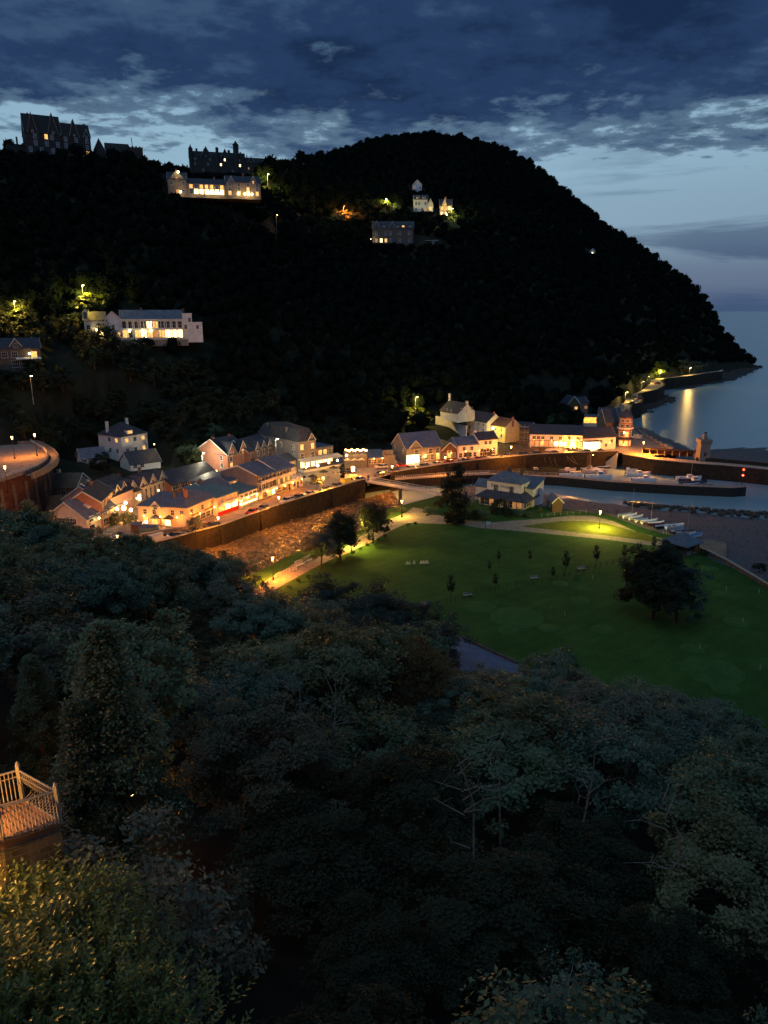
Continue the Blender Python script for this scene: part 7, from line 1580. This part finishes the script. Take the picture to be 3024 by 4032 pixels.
for k, (p, h, kk, pr, lb) in enumerate([(z3(450, 1240), 2.0, 2.4, 0, 'long rounded hedge bush left of the path junction'), (z3(200, 1225), 1.4, 2.6, 2, 'bush lit bright orange round the foot of the bank lamp'), (z3(540, 1180), 2.2, 1.6, 1, 'dark bush left of the tall cypress'), (z3(850, 1300), 3.0, 1.5, 1, 'large dark bush right of the tall cypress'), (z3(930, 1290), 3.0, 1.6, 4 % 4, 'large dark bush in front of the pavilion corner'), (z3(1080, 1240), 4.4, 1.2, 1, 'highest dark bush in front of the pavilion veranda'),
        (z3(1180, 1270), 3.0, 1.4, 1, 'dark bush beneath the pavilion french windows'), (z3(1290, 1270), 2.4, 1.6, 0, 'leafy green bush right in front of the pavilion'), (z3(1380, 1270), 1.8, 1.8, 0, 'low green bush at the right end of the pavilion garden'), (z3(820, 1180), 1.8, 1.6, 0, 'low bush on the pavilion lawn by the stone patch'), (z3(760, 1260), 2.2, 1.4, 1, 'dark bush touching the foot of the tall cypress'),
        (z3(1480, 1240), 2.2, .8, 3, 'pale green upright bush beside the timber fence'), (c4(700, 900), 3.6, 1.0, 2, 'leafy tree like bush glittering orange before the twin gabled shop'), (c4(520, 870), 3.4, 1.1, 2, 'leafy bush lit orange beside the brick fronts'), (c4(800, 850), 2.6, 1.2, 0, 'dark bush left of the cream corner building'), (c4(430, 900), 2.4, 1.0, 2, 'low orange lit bush near the cream gabled building')]):
    bush(p, 4.4 if k < 12 else 6, h, kk * .62, pr, lb)
def hb(u, v, h, k, pr, lb, n=1):
    P = hit(u, v); bush(None, 0, h, k, pr, lb, P=(P.x, P.y, P.z - .5))
for u, v, h, k, pr, lb in [(*z3(330, 300), 4, 1.3, 3, 'bush glowing yellow right beside the bank lamp'), (*z3(240, 330), 4, 1.3, 3, 'yellow lit bush left below the bank lamp'), (*z3(420, 320), 4, 1.2, 3, 'orange lit bush right of the bank lamp'), (*z3(180, 380), 3.5, 1.4, 2, 'brownish lit bush far left on the lamp bank'), (*z3(400, 395), 3.5, 1.4, 2, 'trailing lit bush at the foot of the lamp bank'), (*z3(60, 440), 6, .9, 2, 'hanging lit creeper bush above the garden bar'),
        (*z3(480, 350), 3.5, 1.2, 3, 'small olive bush nearest the white garden wall'), (*h3(720, 150), 7, 1.3, 3, 'tree lit brilliant yellow around the hidden lamp above the veranda hotel'), (*h3(860, 140), 6, 1.1, 3, 'yellow lit bush right of the hidden lamp above the veranda hotel'), (*h3(640, 240), 7, 1.3, 3, 'large dim yellow bush left of the veranda hotel'), (*h3(560, 310), 6, 1.2, 3, 'lower dim yellow bush beside the hotel forecourt'), (*h3(170, 290), 7, 1.1, 3, 'round tree glowing orange around the lonely left hillside lamp'),
        (*h2(280, 640), 9, 1.4, 6 % 4, 'bush burning deep orange round the hillside road lamp'), (*h2(220, 660), 8, 1.2, 2, 'deep orange bush left of the hillside road lamp'), (*h2(370, 650), 8, 1.2, 2, 'dull orange bush right of the hillside road lamp'), (*h2(730, 560), 11, 1.1, 3, 'yellow green lit tree above the dark gabled mansion'), (*h2(850, 560), 9, .9, 0, 'dim green tree right of the yellow green one on the hill'), (*h2(1450, 620), 8, 1.1, 3, 'yellow bush at the foot of the pinkish turret house'), (*h2(1460, 740), 10, .9, 0, 'dim lit foliage hanging below the pinkish turret house'),
        (*z4(640, 325), 8, .9, 3, 'narrow bush lit yellow under the nearest coast road lamp'), (*z4(745, 235), 10, 1.3, 2, 'rounded olive bush under the second coast road lamp'), (*z4(880, 150), 12, 1.3, 3, 'bush lit acid yellow at the coast road bend'), (*z4(1080, 130), 12, 1.5, 2, 'brownish bush under the farthest coast road lamp'), (*z4(60, 480), 4, 1.2, 0, 'green floodlit bush left above the long white row'), (*z4(120, 478), 4, 1.2, 0, 'brighter green floodlit bush beside the white fence'), (*z1(340, 260), 5, 1.2, 2, 'lit bush beyond the bend of the hairpin parapet'), (*z1(420, 270), 4, 1.2, 0, 'dull bush right of the hairpin parapet'), (*z1(1540, 220), 5, 1.3, 0, 'leafy green tree lit behind the brick house'), (*z1(1370, 370), 5, 1.2, 0, 'lit green bush beside the pale white bracket lamp')]:
    hb(u, v, h, k, pr, lb)
# grassy clearing on the hill and reddish slope paths
# fence across the lawn
def fence(pts_, label, h=1.0, z=4.4, n=40, m=None, name='fence', rails=(.5, .95)):
    L_ = [Vector(at(p, z)[:2]) for p in pts_]; rs = resample(L_, n); t = thing(name, label, 'fence'); mb = MB()
    pm = MB().box(-.04, .04, -.04, .04, z - .1, z + h).mesh('post', m or M_wood)
    for p in rs: obj('post', pm, t, (p.x, p.y, 0))
    for q in rails: mb.tube([(p.x, p.y, z + q) for p in rs], .02 if m else .035, 4)
    part(t, mb, 'rails', m or M_wood); return t
fence([g4(1230, 545), g4(1390, 508), g5(0, 560), g5(140, 535), g5(390, 505), g5(640, 430), g5(900, 358), g5(1060, 340)], 'thin wire fence with dark posts running across the middle of the lawn', 1.0, n=34, m=M_iron)
fence([c1(1170, 560), c1(1659, 520), c1(1900, 505)], 'low timber rail fence between the shed and the wide path', .9, n=8, m=M_cope)
fence([z4(20, 492), z4(170, 462)], 'short white rail fence beside the greenish floodlight', 1.0, z=10.5, n=8, m=M_frame)
t = corbel([at(p, 4.4) for p in [c6(1240, 680), c6(1400, 740), c6(1659, 870), (3024, 2320), (3300, 2420)]], 'garden_wall', 'low stone wall between the lawn and the beach track, right of the shelter', 4.2, 5.3, .4, M_dstone)
bush(c6(1340, 745), 4.4, 1.6, .8, 1, 'square dark hedge block beside the shelter', 'hedge'); bush(g5(1610, 440), 4.4, 2.0, 1.1, 1, 'dark hedge clump at the right edge by the beach wall', 'hedge')
# white picket rails and benches at the riverside path
for k, (p, q, lb) in enumerate([(c3(390, 690), c3(500, 650), 'white slatted picnic bench, nearer of two beside the riverside path'), (c3(500, 640), c3(600, 590), 'white slatted picnic bench, farther of two beside the riverside path')]):
    A = at(p, 4.42); B = at(q, 4.42); t = thing('slatted_bench', lb, 'bench', A, math.atan2(B.y - A.y, B.x - A.x), 'slatted benches'); W = (B - A).length; m = MB()
    for i in range(9): m.box(W * i / 9, W * i / 9 + .08, .5, .56, .4, 1.5)
    m.box(0, W, .48, .58, 1.4, 1.5); part(t, m, 'backrest', M_frame); part(t, MB().box(0, W, 0, .5, .42, .48), 'seat', M_frame); part(t, MB().box(0, .08, 0, .08, 0, .42).box(W - .08, W, 0, .08, 0, .42).box(0, .08, .45, .53, 0, .42).box(W - .08, W, .45, .53, 0, .42), 'legs', M_frame)
fence([c3(30, 900), c3(130, 820), c3(250, 760), c3(390, 720)], 'white rails along the riverside path below the slatted benches', 1.0, n=12, m=M_frame)
fence([z3(25, 1290), z3(105, 1255)], 'short timber rail by the path near the footbridge', 1.0, n=6)
for p, lb in [(g5(300, 492), 'pair of pale benches on the lawn, the larger set'), (g5(575, 437), 'pale bench by the middle of the lawn fence'), (g4(1212, 535), 'pale bench at the left end of the lawn fence'), (g4(1440, 485), 'pale wooden table left of the thin sapling'), (g5(1028, 320), 'pale bench just left of the shelter')]:
    P = at(p, 4.42); t = thing('bench', lb, 'bench', P, .25, 'benches on the lawn'); part(t, MB().box(-.9, .9, -.25, .25, .42, .48), 'seat', M_cope); part(t, MB().box(-.9, .9, .22, .27, .55, .95), 'backrest', M_cope); part(t, MB().box(-.8, -.7, -.2, .2, 0, .42).box(.7, .8, -.2, .2, 0, .42), 'legs', M_iron)
# white arrow marks pegged on the lawn
for k, x in enumerate((1110, 1122, 1150, 1187, 1200, 1212, 1222)):
    P = at(g4(x, 308 if k < 2 else 304), 4.42); o = MB().add([(-.35, 0, 0), (.35, 0, 0), (0, .06, .9), (-.35, .3, 0), (.35, .3, 0)], [(0, 1, 2), (4, 3, 2), (1, 4, 2), (3, 0, 2)]).build('marker_cone', mat('marker_yellow', (.7, .7, .4), .6, .05), None, P)
    tag(o, 'small pale marker cone in the short row on the lit lawn', 'cone', 'marker cones on the lawn')
o = MB().lathe([(.3, 0), (.2, .9), (.05, 1.1)], 8).build('lawn_marker', M_cope, None, at(g5(908, 1105), 4.4)); tag(o, 'single pale post standing alone low on the dark green lawn', 'marker')
# stone patch left of the pavilion
sheet('stone_patch', [tuple(at(p, 4.412)[:2]) for p in [z3(720, 1090), z3(780, 1050), z3(880, 1045), z3(900, 1090), z3(860, 1140), z3(760, 1160)]], 4.412, M_shingle)
# parapet walls and crates on the street
for p, w, d, h, m_, lb in [(z1(990, 915), 2.6, 2.2, 2.0, M_wood, 'brown timber cabin box left of the green stall by the cream building'), (z1(1072, 922), 4.2, 2.6, 1.5, M_teal, 'low greenish stall with flat roof in front of the cream corner building')]:
    t = thing('market_stall', lb, 'stall', at(p, 6)); part(t, MB().box(-w / 2, w / 2, 0, d, 0, h), 'box', m_); part(t, MB().extrude_x([(-.2, h), (d / 2, h + .5), (d + .2, h)], -w / 2 - .2, w / 2 + .2), 'roof', M_slate)
t = corbel([at(p, 6) for p in [z1(960, 965), z1(1180, 925), z1(1380, 890), z1(1500, 860)]], 'garden_wall', 'low rough stone wall before the stalls and the cream corner building', 5.8, 6.8, .5, M_stone)
for k, p in enumerate([z2(980, 555), z2(1060, 520), z2(1130, 490), z2(900, 560)]):
    t = thing('parasol', ['dark parasol at the left of the hotel garden', 'dark parasol in the middle of the hotel garden', 'dark parasol nearest the glowing square sign', 'dark parasol beside the crenellated shop'][k], 'parasol', at(p, 6), 0, 'closed parasols in the hotel garden')
    part(t, MB().tube([(0, 0, 0), (0, 0, 2.6)], .05, 5), 'pole', M_iron); part(t, MB().lathe([(1.7, 2.1), (.1, 2.8)], 8), 'canopy', M_dwood)
    for j in range(2): q = MB().box(-.5 + j * 1.6, .5 + j * 1.6, -1.2, -.5, .7, .76).box(-.05 + j * 1.6, .05 + j * 1.6, -.9, -.8, 0, .7).build('table', M_wood, None, at(p, 6)); tag(q, 'dark wooden table in the hotel garden under the parasols', 'table', 'tables in the hotel garden')
# ------------------------------------------------------------------ the balcony at lower left
ZD = 46.3; C1 = at(f6(185, 520), ZD); C2 = at(f6(490, 700), ZD); C3 = at(f6(20, 850), ZD); C4 = C3 + (C3 - C2) * .55; C5 = C1 + (C4 - C2) * .75
t = thing('balcony', 'orange lit balcony with white bellied railings jutting out of the trees at lower left', 'balcony', (0, 0, 0)); M_rail = mat('rail_paint', (.36, .30, .27), .5, .1); M_deck = mat('deck_boards', (.42, .19, .11), .8, .15, 2, .1)
part(t, MB().prism([C1, C5, C4 + Vector((-3, 0, 0)), C3, C2], ZD - .25, ZD), 'deck', M_deck); part(t, MB().prism([C1 + (C2 - C1) * .06, C5, C4 + Vector((-3, 0, 0)), C3 * .994, C2 * .994], ZD - 9, ZD - .25), 'base', M_dstone)
m = MB()
for i in range(1, 12): a = C1.lerp(C5, i / 12); b = C2.lerp(C4, i / 12); m.tube([(a.x, a.y, ZD + .002), (b.x, b.y, ZD + .002)], .012, 4)
part(t, m, 'board_gaps', M_dwood)
def bellied(A, B, n, out, name='railing'):
    m = MB(); d = (B - A).normalized(); nn = Vector((d.y, -d.x, 0)) * out
    for i in range(n):
        p = A.lerp(B, (i + .5) / n); m.tube([p + Vector((0, 0, .97)), p + nn * .03 + Vector((0, 0, .75)), p + nn * .10 + Vector((0, 0, .52)), p + nn * .26 + Vector((0, 0, .30)), p + nn * .24 + Vector((0, 0, .12)), p + Vector((0, 0, .04))], .014, 5)
    part(t, m, 'balusters', M_rail)
    part(t, MB().tube([A + Vector((0, 0, 1.0)), B + Vector((0, 0, 1.0))], .03, 6), 'top_rail', M_rail); part(t, MB().tube([A + Vector((0, 0, .80)), B + Vector((0, 0, .80))], .018, 5), 'middle_rail', M_rail); part(t, MB().tube([A + Vector((0, 0, .04)), B + Vector((0, 0, .04))], .025, 5), 'lower_rail', M_rail)
bellied(C1, C2, 17, -1); bellied(C2, C3, 18, -1); bellied(C3, C4, 12, -1); bellied(C5.lerp(C1, .62), C1, 6, 1)
for p in (C1, C2, C3, C5.lerp(C1, .62)): part(t, MB().box(-.05, .05, -.05, .05, 0, 1.16).lathe([(.07, 1.16), (.045, 1.22), (.02, 1.28)], 8), 'post', M_rail, Matrix.Translation(p))
t2_ = thing('boarded_fence', 'upright boarded fence glowing orange at the back left of the balcony', 'fence', C5.lerp(C1, .58)); m = MB()
dd = (C5 - C1).normalized()
for i in range(16): p = dd * (.12 * i * 1.5); m.box(p.x - .08, p.x + .08, p.y, p.y + .03, -.1, 1.3 + .35 * (i > 2))
part(t2_, m, 'boards', M_wood)
street_lamp(None, 0, 2.6, 'garden lamp beside the balcony just outside the left edge', 17, (1, .34, .11), P=C5.lerp(C4, .25) + Vector((-2.2, .6, 0)))
P = atd((-160, 2950), 26); street_lamp(None, 0, 3.2, 'reddish garden lamp in the trees beyond the left edge', 110, (1, .26, .05), P=P, m=L_redl)
P = cast(150, 3700, 5.0) ; P = atd((-260, 3420), 15.6); street_lamp(None, 0, 2.0, 'low garden lamp lighting the laurels from the left', 160, (1, .45, .07), P=P - Vector((0, 0, 1)))
# bright courtyard seen in a gap of the leaves
P = cast(520, 3140, 3.0); t = thing('courtyard_lamp', 'small warm lamp glinting through a gap in the leaves right of the balcony', 'lamp', P + Vector((0, 0, 0))); part(t, MB().tube([(0, 0, 0), (0, 0, 3)], .05, 5), 'post', M_iron); part(t, MB().lathe([(.05, 3), (.11, 3.1), (.08, 3.3)], 8), 'lantern', L_lamp)
ld = bpy.data.lights.new('lamp_light', 'POINT'); ld.energy = 260; ld.color = ORG; ld.shadow_soft_size = .15; lo = bpy.data.objects.new('lamp_light', ld); COL.objects.link(lo); lo.parent = t; lo.location = (0, -.3, 3.2)
